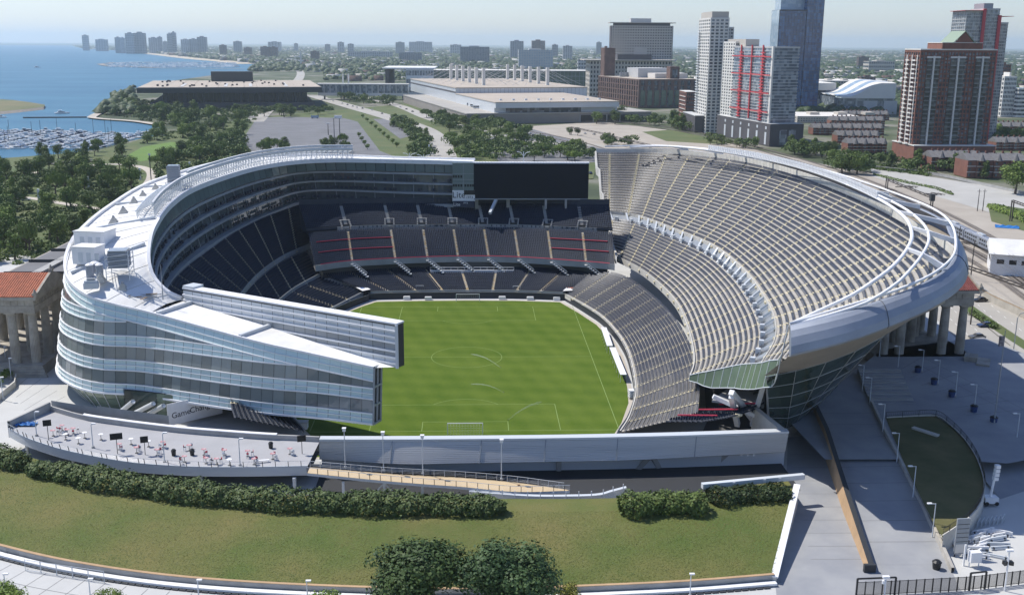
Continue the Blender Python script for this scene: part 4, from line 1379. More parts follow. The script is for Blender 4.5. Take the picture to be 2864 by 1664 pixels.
MB().poly([e1+[0, 0, .2], e1+[-3.5, 12, 1.4], e1+[-4.5, 12.2, 1.4], e1+[-1.4, .5, .2]]).build('return_top', MT['concrete'], mw)
for k, dx in ((8, 0), (30, 0), (40, 2.6), (43, -2), (50, 3), (56, 0)):
    p = wb[k]
    MB().bar((p[0], p[1]+3.4, 0), (p[0]+dx, p[1]+2.6, p[2]), .45).build('prop', MT['concrete_grey'], mw)
for k in range(3):
    p = wb[54]+np.array([1.2*k-1, .8, -.5]); MB().box(p[0]-.2, p[0]+.2, p[1]-.2, p[1]+.2, p[2]-.15, p[2]+.3).build('lamp', MT['white_paint'], mw)
# red railed seats just behind the wall at both ends
done(mw)
rs = thing('red_railed_seating', 'small corner block of seats with red rails behind the metal wall', 'seating', (46, -62, 0))
deck(rs, [(54.5, -57, 6.4), (50, -60, 6.4), (45, -63.5, 6.4), (40, -66, 6.4)], [(61, -62, 8.4), (57, -66, 8.6), (52, -69.5, 8.6), (46, -71.5, 8.4)], 7, [.5], nv, m_deck=MT['concrete_dark'], wall=0)
for f0 in (.15, .5, .85):
    a_ = np.array([54.5-14*f0, -57-9*f0, 7.4]); b_ = np.array([61-14*f0, -62-10*f0, 9.4])
    MB().bar(a_, b_, .12).build('rail', MT['red_paint'], rs)
done(rs)

# ------------------------------------------------------------------ patio terrace
Z_P = 4.6
zp = lambda x, y, z=Z_P: G((x/2.0917)/SC, (700+y/2.0917)/SC, z)
pt = thing('patio_terrace', 'raised grey terrace with bar tables, louvred edge and glass railing', 'terrace', (-60, -74, 0))
front = Curve([zp(*p) for p in [(52, 1040), (150, 1092), (270, 1135), (400, 1172), (600, 1213), (800, 1243), (1000, 1258), (1200, 1266), (1500, 1266), (1800, 1260)]]).pts(60)
backp = Curve([zp(*p) for p in [(292, 938), (480, 990), (700, 1024), (900, 1050), (1080, 1070), (1300, 1088), (1550, 1106), (1700, 1112), (1868, 1120)]]).pts(60)
m_ = MB(); m_.loft_rows([front, front*.5+backp*.5, backp]); m_.build('floor', mat('terrace floor', (0.37, 0.37, 0.38), .85, var=.06, scale=.2), pt)
lv_ = MB()
tf = np.gradient(front[:, :2], axis=0); tf /= np.linalg.norm(tf, axis=1)[:, None]
of = np.stack([tf[:, 1], -tf[:, 0]], -1)
rows = []
for r in range(8):
    for z, o in ((Z_P+.1-r*.24, .15), (Z_P-.09-r*.24, .15), (Z_P-.10-r*.24, .02), (Z_P-.135-r*.24, .02)):
        rows.append(np.c_[front[:, :2]+of*o, np.full(60, z)])
lv_.loft_rows([np.c_[front[:, :2], np.full(60, Z_P+.1)]]+rows); lv_.build('louvre', MT['grey_panel'], pt)
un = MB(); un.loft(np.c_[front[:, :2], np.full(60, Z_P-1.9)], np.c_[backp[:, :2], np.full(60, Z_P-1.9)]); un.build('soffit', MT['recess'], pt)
for k in np.linspace(1, 58, 34):
    k = int(k); p = front[k]; o3 = np.array([*of[k], 0])
    MB().bar(p+o3*.1, p+o3*.35+[0, 0, 1.15], .05).build('rail_post', MT['dark'], pt)
MB().tube([front[k]+np.array([*of[k]*.36, 1.15]) for k in range(60)], .035, 5).build('handrail', MT['grey_panel'], pt)
tm = MB()
for h in (.35, .6, .85): tm.tube([front[k]+np.array([*of[k]*(.1+.2*h), h]) for k in range(60)], .012, 3)
tm.build('rail_wire', MT['grey_panel'], pt)
tb = np.gradient(backp[:, :2], axis=0); tb /= np.linalg.norm(tb, axis=1)[:, None]
bw = MB(); bw.loft_rows([backp, backp+[0, 0, 1.0], backp+[.05, .45, 1.0], backp+[.05, .45, -3]]); bw.build('back_wall', MT['concrete_grey'], pt)
bc = MB(); bc.loft_rows([(backp+[0, -.1, 1.02])[10:52], (backp+[0, -.1, 1.16])[10:52], (backp+[0, .8, 1.16])[10:52], (backp+[0, .8, 1.02])[10:52]]); bc.build('bar_counter', MT['white_paint'], pt)
lw = MB(); a0, a1 = front[0], backp[0]
lw.loft_rows([[a0+[-.2, 0, -2], a1+[-.2, 0, -2]], [a0+[-.2, 0, 1.5], a1+[-.2, 0, 1.9]], [a0+[.3, 0, 1.5], a1+[.3, 0, 1.9]], [a0+[.3, 0, 0], a1+[.3, 0, 0]]]); lw.build('side_wall', MT['concrete_grey'], pt)
bl_ = MB()
for p, q in ((zp(292, 930), zp(560, 962)), (zp(560, 962), zp(980, 1010))):
    bl_.loft([p+[0, 1, -3], q+[0, 1, -3]], [p+[0, 1, 1.6], q+[0, 1, 1.2]])
bl_.build('rear_parapet', MT['concrete_grey'], pt)
for x in (140, 410, 790, 1165, 1715):
    p = zp(x, 1140 if x < 200 else 1215 if x < 500 else 1285 if x < 900 else 1325 if x < 1300 else 1345, Z_P-1.9)
    MB().tube([(p[0], p[1]+1.2, 0), (p[0], p[1]+1.2, Z_P-1.9)], .35, 8).build('column', MT['grey_panel'], pt)
done(pt)

# walkway ramp down from the terrace, with railings; lower pale wall where it turns back
z2 = lambda x, y, z: G((800+x/2.52)/SC, (1100+y/2.52)/SC, z)
rp = thing('walkway_ramp', 'tan deck ramp with wire railings leading down from the terrace', 'ramp', (0, -84, 0))
zr = [4.6, 4.2, 3.8, 3.4, 3.1, 2.9]
fr_ = Curve([z2(*p, z) for p, z in zip([(150, 560), (640, 610), (1000, 640), (1240, 657), (1620, 692), (2000, 684)], zr)]).pts(50)
bk_ = Curve([z2(*p, z) for p, z in zip([(170, 518), (700, 562), (1000, 580), (1240, 592), (1600, 624), (1960, 672)], zr)]).pts(50)
MB().loft(fr_, bk_).build('deck', mat('tan deck', (0.55, 0.42, 0.25), .85, var=.06, scale=.4), rp)
MB().loft_rows([fr_, fr_-[0, 0, .5], bk_-[0, 0, .5]]).build('edge_beam', MT['grey_panel'], rp)
for k in range(0, 50, 2):
    MB().bar(fr_[k], fr_[k]+[0, -.12, 1.1], .05).build('rail_post', MT['dark'], rp)
    MB().bar(bk_[k], bk_[k]+[0, .12, 1.1], .05).build('rail_post', MT['grey_panel'], rp)
for L_ in (fr_+[0, -.12, 1.1], bk_+[0, .12, 1.1]): MB().tube(list(L_), .05, 5).build('handrail', MT['grey_panel'], rp)
ww = MB()
for h in (.3, .55, .8):
    ww.tube(list(fr_+[0, -.08, h]), .015, 3); ww.tube(list(bk_+[0, .08, h]), .015, 3)
ww.build('rail_wire', MT['grey_panel'], rp)
for x in (400, 690, 960):
    p = z2(x, 640, 3.2); MB().bar((p[0], p[1]+.6, 0), (p[0], p[1]+.6, 3.4), .22).build('column', MT['grey_panel'], rp)
    if x == 690:
        for q in (-2.2, 2.2): MB().bar((p[0]+q, p[1]+.6, .8), (p[0], p[1]+.6, 3.2), .1).build('brace', MT['grey_panel'], rp)
for x, y in ((530, 562), (798, 585), (1085, 608), (1640, 650)):
    p = z2(x, y, 4.0 if x < 700 else 3.6 if x < 1200 else 3.1); MB().box(p[0]-.25, p[0]+.25, p[1]-.15, p[1]+.15, p[2], p[2]+.12).box(p[0]-.2, p[0]+.2, p[1]-.1, p[1]+.1, p[2]+.12, p[2]+.3).build('lamp_base', MT['tan_wall'], rp)
done(rp)
gw = thing('curved_wall', 'pale blue-grey curved wall below the foot of the tan ramp', 'wall', (20, -88, 0))
ta = Curve([z2(*p, 2.9) for p in [(1290, 690), (1700, 722), (2000, 724), (2200, 716), (2300, 690), (2400, 664)]]).pts(40)
ba = Curve([z2(*p, 1.0) for p in [(1290, 740), (1650, 790), (2000, 792), (2250, 776), (2330, 735), (2420, 690)]]).pts(40)
MB().loft_rows([ta+[0, .8, 0], ta, ba]).build('wall_face', MT['grey_panel'], gw)
for k in range(2, 40, 3):
    MB().bar(ta[k]+[0, -.06, -.4], ta[k]+[0, -.06, .9], .07).build('rail_post', MT['white_paint'], gw)
done(gw)

# ------------------------------------------------------------------ end of the berm: beam, sloping side wall
z3 = lambda x, y, z: G((1700+x/1.9158)/SC, (900+y/1.9158)/SC, z)
sw = thing('sloping_wall', 'white sloping wall at the end of the grass slope beside the plaza', 'wall', (48, -100, 0))
A = z3(1015, 868, 4.4); B = z3(893, 1362, 1.2)
dd = (B-A)[:2]; dd /= np.linalg.norm(dd); nn = np.array([-dd[1], dd[0]])
for (o0, o1, zt, nm, m_) in ((-.55, .55, 0, 'coping', MT['white_paint']), (-.3, .3, -.25, 'wall_face', MT['concrete_pale'])):
    MB().hexa([A[:2]+nn*o0, B[:2]+nn*o0, B[:2]+nn*o1, A[:2]+nn*o1], 0.0 if nm == 'wall_face' else [A[2]-.2, B[2]-.2, B[2]-.2, A[2]-.2], [A[2]+zt, B[2]+zt, B[2]+zt, A[2]+zt]).build(nm, m_, sw)
done(sw)
bmz = thing('beam', 'pale horizontal beam over the dark ivy at the top of the slope', 'beam', (40, -85, 0))
a_, b_ = z3(505, 878, 4.9), z3(1050, 826, 4.9)
MB().bar(a_, b_, .45).build('beam_body', MT['grey_panel'], bmz)
for f in (.3, .6, .75): p = a_*(1-f)+b_*f; MB().box(p[0]-.25, p[0]+.25, p[1]-.6, p[1]-.46, p[2]-.3, p[2]+.35).build('bracket', MT['white_paint'], bmz)
done(bmz)

# ------------------------------------------------------------------ ramp, raised lawn and upper plaza on the sunny stand's side
ZU = 3.0
up = sheet('upper_plaza', [(1945, 1040), (1990, 1000), (2070, 940), (2170, 860), (2420, 830), (2600, 900), (2700, 1060), (2640, 1110), (2480, 1140), (2330, 1130), (2170, 1130), (2030, 1130)], MT['plaza_grey'], ZU)
# ramp from the upper plaza down to the near paving
rl = [z3(1125, 450, ZU+.03), z3(1185, 575, ZU+.02), z3(1300, 930, 1.6), z3(1425, 1300, .02)]
rr = [z3(1430, 450, ZU+.03), z3(1500, 620, ZU+.02), z3(1690, 985, 1.5), z3(1835, 1300, .02)]
la, ra = Curve(rl, smooth=False).pts(30), Curve(rr, smooth=False).pts(30)
MB().loft_rows([ra, ra*.5+la*.5, la]).build('ramp', MT['plaza_grey'], kind='structure')
ls = MB(); ls.loft(z_ if False else la, la*[1, 1, 0]); ls.build('ramp_side', MT['concrete_grey'], kind='structure')
tw = thing('ramp_wall', 'tall tan wall tapering down between the two grey ramps', 'wall', (60, -100, 0))
wlk = Curve([z3(1125, 450, ZU+1.2), z3(1185, 575, ZU+1.2), z3(1300, 930, 2.9), z3(1425, 1300, 1.1)], smooth=False).pts(30)
MB().loft_rows([wlk*[1, 1, 0]+[-1.2, -.3, 0], wlk+[-.9, -.2, 0], wlk, wlk*[1, 1, 0]]).build('wall_face', MT['tan_wall'], tw)
MB().loft_rows([wlk+[-.85, -.2, .02], wlk+[-.85, -.2, .12], wlk+[.05, 0, .12], wlk+[.05, 0, -.1]]).build('coping', MT['dark'], tw)
p = wlk[-1]; MB().box(p[0]-1.6, p[0]+.2, p[1]-.5, p[1]+.1, 0, 1.3).build('end_block', MT['dark'], tw)
done(tw)
lw2 = thing('low_wall', 'low tan wall with lamps between the grey ramp and the raised lawn', 'wall', (75, -95, 0))
rw2 = Curve([z3(1400, 390, ZU+.8), z3(1500, 600, ZU+.8), z3(1690, 965, 2.4), z3(1850, 1315, .9)], smooth=False).pts(30)
MB().loft_rows([rw2*[1, 1, 0]+[-.25, 0, 0], rw2+[-.25, 0, 0], rw2+[.25, 0, 0], rw2*[1, 1, 0]+[.25, 0, 0]]).build('wall_face', MT['concrete'], lw2)
done(lw2)
lawn_px = [(1490, 515), (1620, 508), (1758, 505), (1840, 560), (1910, 630), (1965, 710), (2000, 790), (2018, 880), (1990, 980), (1930, 1055), (1860, 1105), (1790, 1150), (1745, 1075), (1690, 965), (1590, 760)]
lw_pts = [z3(a, b, 3.1) for a, b in lawn_px]
lo_ = MB().poly([(p[0], p[1], 3.1) for i, p in enumerate(lw_pts)])
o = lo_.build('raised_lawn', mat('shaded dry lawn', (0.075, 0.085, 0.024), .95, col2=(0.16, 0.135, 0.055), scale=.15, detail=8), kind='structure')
if o.data.polygons[0].normal.z < 0: o.data.flip_normals()
lf = thing('lawn_fence', 'black metal fence on a pale kerb round the raised lawn', 'fence', (88, -85, 0))
edge = Curve([p for p in lw_pts[:12]]).pts(60)
MB().loft_rows([edge*[1, 1, 0]+[.2, 0, 0], edge+[.2, 0, .25], edge+[-.15, 0, .25]]).build('kerb_wall', MT['concrete_pale'], lf)
for k in range(0, 60, 3): MB().bar(edge[k], edge[k]+[0, 0, 1.35], .05).build('post', MT['black'], lf)
for h in (.45, 1.3): MB().tube(list(edge+[0, 0, h]), .045, 4).build('rail', MT['black'], lf)
pk = MB()
for k in range(59):
    for q in (0, .33, .66):
        p = edge[k]*(1-q)+edge[k+1]*q; pk.bar(p+[0, 0, .4], p+[0, 0, 1.3], .018)
pk.build('picket', MT['black'], lf, kind='stuff')
done(lf)
# right plaza slopes down towards the viewer
pa = [z3(1760, 505, ZU), z3(2100, 505, ZU), z3(2700, 505, ZU)]
pb_ = [z3(2100, 950, .03), z3(2400, 850, .03), z3(2900, 700, .03)]
A_, B_ = Curve(pa, smooth=False).pts(12), Curve(pb_, smooth=False).pts(12)
MB().loft(B_, A_).build('sloping_plaza', MT['plaza_grey'], kind='structure')
# broad steps
stp = thing('plaza_steps', 'broad shaded flight of grey steps on the upper plaza', 'steps', (90, -50, ZU))
a0, a1, b0, b1 = z3(1405, 438, ZU), z3(1645, 438, ZU), z3(1335, 278, ZU), z3(1560, 278, ZU)
for k in range(13):
    f0, f1_ = k/13, (k+.93)/13
    q = [a0*(1-f0)+b0*f0, a1*(1-f0)+b1*f0, a1*(1-f1_)+b1*f1_, a0*(1-f1_)+b0*f1_]
    MB().hexa([(x[0], x[1]) for x in q], ZU-.05, ZU+.13*(k+1)).build('step', MT['concrete_grey'] if k % 2 else MT['plaza_grey'], stp)
done(stp)
# paving shades near the lower edge: darker concrete of the service ramp
sheet('service_ramp', [z3(965, 620, 0)[:2], z3(1120, 600, 0)[:2], z3(1290, 960, 0)[:2], z3(1400, 1320, 0)[:2], z3(1730, 1090, 0)[:2], z3(1840, 1320, 0)[:2], z3(1880, 1420, 0)[:2], z3(1920, 1470, 0)[:2], z3(1950, 1600, 0)[:2], z3(920, 1600, 0)[:2], z3(895, 1390, 0)[:2], z3(950, 1000, 0)[:2]], MT['plaza_grey'], 0.008, world=True)

# joints in the paving
def joint(name, segs, w=.07):
    m = MB()
    for a, b in segs:
        a, b = np.array(a, float), np.array(b, float); d = (b-a)[:2]; d /= np.linalg.norm(d)+1e-9; q = np.array([-d[1]*w, d[0]*w, 0])
        m.poly([a-q, b-q, b+q, a+q])
    m.build(name, MT['joint'], kind='structure')


MT['joint'] = mat('paving joint', (0.20, 0.20, 0.20), .9)
joint('paving_joint', [(wrow(2.3, .006)[k], wrow(26, .006)[k]) for k in range(2, 112, 3)])
joint('paving_joint', [(np.r_[wrow(o_, .006)[k][:2], .0065], np.r_[wrow(o_, .006)[k+1][:2], .0065]) for o_ in (6.5, 11) for k in range(0, 112)])
joint('ramp_joint', [(la[k]+[0, 0, .012], ra[k]+[0, 0, .012]) for k in range(2, 29, 3)])
joint('ramp_joint', [(z3(960+k*14, 640+k*70, .014), z3(1140+k*26, 640+k*70, .014)) for k in range(1, 10)])
joint('paving_joint', [(G(60+k*20, 905+k*14, .006), G(20+k*10, 945+k*16, .006)) for k in range(6)])
joint('plaza_joint', [(z3(1700+k*90, 180+k*48, ZU+.01), z3(1560+k*60, 260+k*40, ZU+.01)) for k in range(7)])
joint('plaza_joint', [(z3(1690, 190, ZU+.011), z3(2240, 475, ZU+.011)), (z3(1640, 215, ZU+.011), z3(2180, 500, ZU+.011))])
# ------------------------------------------------------------------ old stone colonnades on both sides
def column_mesh(h, r):
    m = MB()
    prof = [(0, r*1.0), (h*.25, r*.99), (h*.6, r*.93), (h*.93, r*.80)]
    n = 20
    b = len(m.v)
    rows = []
    for z, rr in prof:
        rows.append([(math.cos(2*math.pi*k/(n*2))*rr*(1.0 if k % 2 else .93), math.sin(2*math.pi*k/(n*2))*rr*(1.0 if k % 2 else .93), z) for k in range(n*2+1)])
    m.loft_rows(rows)
    m.tube([(0, 0, h*.93), (0, 0, h*.965)], [r*.86, r*1.12], 16)
    m.box(-r*1.15, r*1.15, -r*1.15, r*1.15, h*.965, h)
    return new_mesh('column', m.v, m.f, MT['stone'], m.i)


COLM = column_mesh(13.0, 1.15)


def colonnade(label, front_cols, x0, x1, y0, y1, z, length, cols_y, roof_m, gable_dir, label_cat='colonnade'):
    c = thing('stone_colonnade', label, 'colonnade', ((x0+x1)/2, y0, 0))
    MB().box(x0-1.5, x1+1.5, y0-1.5, y1+1, -.2, z).build('podium', MT['stone'], c)
    st = MB()
    for k in range(4): st.box(x0-1.8-.4*k, x1+1.8+.4*k, y0-1.9-.4*k, y0-1.5-.4*k+.05, 0, z-.2-.6*k)
    st.build('podium_step', MT['stone'], c)
    for x, y in front_cols:
        link('column', COLM, c, (x, y, z))
    e = MB()
    e.box(x0-.6, x1+.6, y0-.6, y1+.6, z+13.0, z+14.6)
    e.build('architrave', MT['stone'], c)
    e = MB()
    e.box(x0-.5, x1+.5, y0-.5, y1+.5, z+14.62, z+16.2)
    for k in range(int((x1-x0)/1.6)): e.box(x0+k*1.6, x0+k*1.6+.7, y0-.62, y0-.5, z+14.8, z+16.1)
    for k in range(int((y1-y0)/1.6)):
        e.box(x0-.62, x0-.5, y0+k*1.6, y0+k*1.6+.7, z+14.8, z+16.1); e.box(x1+.5, x1+.62, y0+k*1.6, y0+k*1.6+.7, z+14.8, z+16.1)
    e.build('frieze', MT['stone'], c)
    MB().box(x0-1.4, x1+1.4, y0-1.4, y1+1.4, z+16.22, z+17.0).build('cornice', MT['stone'], c)
    zt = z+17.02
    rf = MB(); xm = (x0+x1)/2; ym = (y0+y1)/2
    if gable_dir == 'x':      # ridge along x: gable ends face sideways
        xs = np.linspace(x0-1.4, x1+1.4, int((x1-x0+2.8)/.55))
        for a, b in zip(xs[:-1], xs[1:]):
            for s_ in (y0-1.4, y1+1.4):
                rf.hexa([(a+.03, s_), (b-.10, s_), (b-.10, ym), (a+.03, ym)] if s_ < ym else [(a+.03, ym), (b-.10, ym), (b-.10, s_), (a+.03, s_)], zt,
                        [zt+.15, zt+.15, zt+3.75, zt+3.75] if s_ < ym else [zt+3.75, zt+3.75, zt+.15, zt+.15])
                rf.bar((b-.05, s_, zt+.2), (b-.05, ym, zt+3.8), .10)
        rf.build('tile_roof', roof_m, c)
        for q in (x0-1.4, x1+1.4):
            g = MB(); g.hexa([(q-.3, y0-1.6), (q+.3, y0-1.6), (q+.3, ym), (q-.3, ym)], zt, [zt+.5, zt+.5, zt+4.3, zt+4.3])
            g.hexa([(q-.3, ym), (q+.3, ym), (q+.3, y1+1.6), (q-.3, y1+1.6)], zt, [zt+4.3, zt+4.3, zt+.5, zt+.5]); g.build('pediment', MT['stone'], c)
            for yy, h in ((y0-1.5, .5), (ym, 4.3)):
                MB().box(q-.5, q+.5, yy-.5, yy+.5, zt+h, zt+h+.6).tube([(q, yy, zt+h+.6), (q, yy, zt+h+1.5)], [.45, .12], 6).build('acroterion', MT['stone'], c)
    # long double colonnade running away from the pavilion
    yl0, yl1 = y1+2, y1+length
    xa, xb = (x0+2, x1-2)
    MB().box(xa-1.5, xb+1.5, yl0, yl1, -.2, z).build('podium', MT['stone'], c)
    for y in np.arange(yl0+2, yl1, 5.2):
        for x in (xa, xb): link('column', COLM, c, (x, y, z))
    MB().box(xa-1.3, xb+1.3, yl0-1, yl1+1, z+13, z+15.6).build('architrave', MT['stone'], c)
    MB().box(xa-1.7, xb+1.7, yl0-1, yl1+1, z+15.62, z+16.0).build('roof_edge', MT['stone'], c)
    MB().box(xa-.9, xb+.9, yl0-.8, yl1+.8, z+16.0, z+16.15).build('flat_roof', MT['asphalt'], c)
    MB().box((xa+xb)/2-1.2, (xa+xb)/2+1.2, yl0+4, yl1-2, z+16.16, z+16.9).build('roof_light', MT['concrete_grey'], c)
    for y in np.arange(yl0+8, yl1-6, 16): MB().box(xa-.8, xb+.8, y-.15, y+.15, z+16.17, z+16.95).build('roof_joint', MT['dark'], c)
    done_cols(c)
    return c


def done_cols(c):
    for ch in c.children:
        ch.location = Vector(ch.location)-Vector(c.location)


Lx1 = -104.0
colonnade('old stone colonnade with terracotta tiled pavilion beside the glass front', [(-105.5, -11), (-110.2, -11.4), (-119, -11.4), (-123.5, -11.4), (-105.5, -3.5), (-105.5, 3.5), (-110.2, -2), (-123.5, -2), (-123.5, 5)],
          -124.5, -104.5, -12.4, 6, 2.6, 150, None, MT['red_tile'], 'x')
colonnade('old stone colonnade half hidden behind the silver rimmed stand', [(106.3, -8.6), (110.4, -8.6), (121.3, -8.6), (126.0, -8.6), (113.5, 2), (118, 2.6), (106.3, 6), (126, 1), (126, 8), (121.3, 8)],
          105.3, 127.0, -9.8, 9, 3.0, 150, None, mat('dark red tile', (0.17, 0.05, 0.045), .8, var=.2, scale=.8), 'x')
# ------------------------------------------------------------------ buildings
BR = MT['brick'] = mat('red brick', (0.20, 0.088, 0.062), .9, var=.15, scale=.3)
MT['brick_dark'] = mat('brown brick', (0.15, 0.092, 0.075), .9, var=.2, scale=.15)
MT['beige'] = mat('beige precast', (0.50, 0.46, 0.40), .9, var=.05, scale=.1)
MT['grey_precast'] = mat('grey precast', (0.50, 0.50, 0.49), .85, var=.05, scale=.1)
MT['white_precast'] = mat('white precast', (0.68, 0.66, 0.61), .85, var=.04, scale=.1)
MT['charcoal'] = mat('charcoal cladding', (0.085, 0.08, 0.085), .8, var=.1, scale=.1)
MT['window'] = cell_mat('window glass', (0.03, 0.04, 0.055), (0.20, 0.23, 0.26), (2.6, 2.6, 3.1))
MT['deep_window'] = mat('deep window', (0.02, .022, .026), .2)
MT['balcony_glass'] = cell_mat('recessed balcony glass', (0.02, 0.026, 0.028), (0.12, 0.14, 0.14), (2.2, 2.2, 3.0))
MT['blue_glass'] = cell_mat('blue curtain wall', (0.012, 0.055, 0.17), (0.05, 0.15, 0.34), (3.0, 3.0, 3.6), rough=.08, spec=.9)
MT['pale_blue_glass'] = cell_mat('pale blue glass', (0.28, 0.38, 0.46), (0.42, 0.50, 0.56), (3.0, 3.0, 3.6), rough=.1)
MT['silver_glass'] = cell_mat('silver glass', (0.13, 0.155, 0.18), (0.36, 0.40, 0.43), (2.2, 2.2, 3.1), rough=.08, spec=.9)
MT['red_frame'] = mat('red steel frame', (0.52, 0.05, 0.06), .5)
MT['tan_roof'] = mat('tan gravel roof', (0.44, 0.38, 0.31), .95, var=.1, scale=.03, detail=8)
MT['grey_roof'] = mat('grey shingle roof', (0.16, 0.155, 0.155), .95, var=.15, scale=.4)
MT['pale_roof'] = mat('pale flat roof', (0.66, 0.63, 0.58), .9, var=.06, scale=.05)
MT['green_roof'] = mat('green copper roof', (0.25, 0.32, 0.24), .8)
MT['far_wall'] = mat('far grey wall', (0.34, 0.355, 0.38), .9, obj_rand=.35)


def xray(u, y, v=150):
    """x where the sight line's plane through column u meets the line y = const"""
    d = ray(u, v); return CAM[0]+d[0]*(y-CAM[1])/d[1]


def yray(u, x, v=150):
    d = ray(u, v); return CAM[1]+d[1]*(x-CAM[0])/d[0]


def site(uC, vC, uL, uR, vtop, D=None, depth=None, z=0.0):
    """grid-aligned block from its near corner, side edge, far front edge and roof line"""
    p = GD(uC, 200, D) if D else G(uC, vC, z)
    x0, y0 = p[0], p[1]
    x1 = xray(uR, y0)
    y1 = y0+depth if depth else yray(uL, x0)
    h = zat(x0, y0, vtop)
    return x0, x1, y0, max(y1, y0+4), h


class LF:
    """local frame of a turned block: origin at its near corner"""
    def __init__(s, p, th):
        s.o, s.th, s.c, s.s = np.array(p[:2]), th, math.cos(th), math.sin(th)

    def w(s, x, y): return s.o[0]+x*s.c-y*s.s, s.o[1]+x*s.s+y*s.c

    def loc(s, p):
        d = np.array(p[:2])-s.o
        return d[0]*s.c+d[1]*s.s, -d[0]*s.s+d[1]*s.c

    def _cd(s, u):
        d = ray(u, 150)
        return s.loc(CAM), (d[0]*s.c+d[1]*s.s, -d[0]*s.s+d[1]*s.c)

    def x(s, u, y):
        c, d = s._cd(u); return c[0]+d[0]*(y-c[1])/d[1]

    def y(s, u, x):
        c, d = s._cd(u); return c[1]+d[1]*(x-c[0])/d[0]

    def z(s, x, y, v): return zat(*s.w(x, y), v)


def grid_faces(root, x0, x1, y0, y1, z0, z1, nf, nbx, nby, wall, glass, sp=.45, pi=.35, proud=.35, side=-1, parapet=1.2, west=False):
    """glass core; floor bands and piers stand proud of it, so every window sits in a recess"""
    MB().box(x0, x1, y0, y1, z0, z1).build('window', glass, root)
    w = MB()
    fh = (z1-z0-parapet)/nf
    e = proud
    for k in range(nf+1):
        a = z0+k*fh
        b = a+fh*sp if k < nf else z1+.3
        w.box(x0-e, x1+e, y0-e, y0-.01, a, b)
        w.box((x0-e if side < 0 else x1+.01), (x0-.01 if side < 0 else x1+e), y0, y1, a, b)
        if west: w.box(x1+.01, x1+e, y0, y1, a, b)
    if nbx:
        bw = (x1-x0)/nbx
        for k in range(nbx+1):
            c = x0+k*bw; h = bw*pi/2
            w.box(max(x0-e-.02, c-h), min(x1+e+.02, c+h), y0-e-.04, y0-.02, z0, z1+.2)
    if nby:
        bw = (y1-y0)/nby
        xs = (x0-e-.04, x0-.02) if side < 0 else (x1+.02, x1+e+.04)
        for k in range(nby+1):
            c = y0+k*bw; h = bw*pi/2
            w.box(*xs, max(y0-e-.02, c-h), min(y1, c+h), z0, z1+.2)
    w.build('wall', wall, root)


def roof_slab(root, x0, x1, y0, y1, z, m, o=.3, t=.4):
    MB().box(x0-o, x1+o, y0-o, y1+o, z+.35, z+.35+t).build('roof', m, root)


def plant_box(root, x0, x1, y0, y1, z0, z1, m, name='penthouse'):
    MB().box(x0, x1, y0, y1, z0, z1).build(name, m, root)


def done_b(root):
    for ch in root.children:
        ch.location = Vector(ch.location)-Vector(root.location)


# --- brick tower with a green gable
x0, x1, y0, y1, h = site(2240, 405, 2210, 2449, 125)
y1 = y0+26
t = thing('apartment_tower', 'broad red brick apartment tower with green gabled roof and balconies', 'apartment tower', ((x0+x1)/2, y0, 0))
zp_ = zat(x0, y0, 356)
W_ = x1-x0
grid_faces(t, x0, x1, y0, y1, zp_, h, 21, 22, 7, BR, MT['window'], sp=.34, pi=.30)
MB().box(x0-1, x1+4, y0-6, y1+6, 0, zp_-.6).build('podium', BR, t)
MB().box(x0-1.4, x1+4.4, y0-6.4, y1+6, zp_-.59, zp_).build('podium_cornice', MT['white_precast'], t)
pw_ = MB()
for k in range(7): pw_.box(x0+3+k*W_/7.2, x0+3+k*W_/7.2+W_/14, y0-6.1, y0-5.9, zp_*.25, zp_*.7)
pw_.build('podium_window', MT['window'], t)
fh = (h-zp_-1.2)/21
for c, wd in ((.175, .17), (.50, .19), (.825, .17)):
    xc = x0+W_*c; hw_ = W_*wd/2
    MB().box(xc-hw_, xc+hw_, y0-.62, y0-.3, zp_, h-fh*1.8).build('recess_glazing', MT['balcony_glass'], t)
    MB().box(xc-.45, xc+.45, y0-1.9, y0-.6, zp_, h-fh*1.2).build('white_pier', MT['white_precast'], t)
    for k in range(20):
        MB().box(xc-hw_, xc+hw_, y0-1.7, y0-.63, zp_+k*fh+fh*.02, zp_+k*fh+.28).box(xc-hw_, xc+hw_, y0-1.7, y0-1.6, zp_+k*fh+.3, zp_+k*fh+.4).box(xc-hw_, xc+hw_, y0-1.68, y0-1.62, zp_+k*fh+.9, zp_+k*fh+1.0).build('balcony', MT['grey_panel_dark'], t)
    MB().box(xc-hw_-.3, xc+hw_+.3, y0-1.0, y0-.35, h-fh*1.7, h-fh*1.3).build('lintel', MT['white_precast'], t)
for k in range(20):
    for yy in (y0+6, y0+17):
        MB().box(x0-2.0, x0-.4, yy-2.6, yy+2.6, zp_+k*fh, zp_+k*fh+.25).box(x0-2.0, x0-1.9, yy-2.6, yy+2.6, zp_+k*fh+.27, zp_+k*fh+1.0).build('balcony', MT['white_precast'], t)
for yy in (y0+3, y0+11.5, y0+20): MB().box(x0-1.0, x0-.42, yy-.5, yy+.5, zp_, h-3).build('white_pier', MT['white_precast'], t)
MB().box(x0-.6, x1+.6, y0-.7, y1, h+.32, h+1.1).build('cornice', MT['white_precast'], t)
xa, xb = x0+W_*.27, x0+W_*.80
hc = h+5.0
MB().box(xa, xb, y0-.8, y1-3, h+1.12, hc).build('crown_block', BR, t)
xm = (xa+xb)/2+1; gw_ = W_*.13; gp = 7.5
g = MB(); g.poly([(xm-gw_, y0-.85, hc), (xm+gw_, y0-.85, hc), (xm, y0-.85, hc+gp)]); g.build('gable', BR, t)
g = MB()
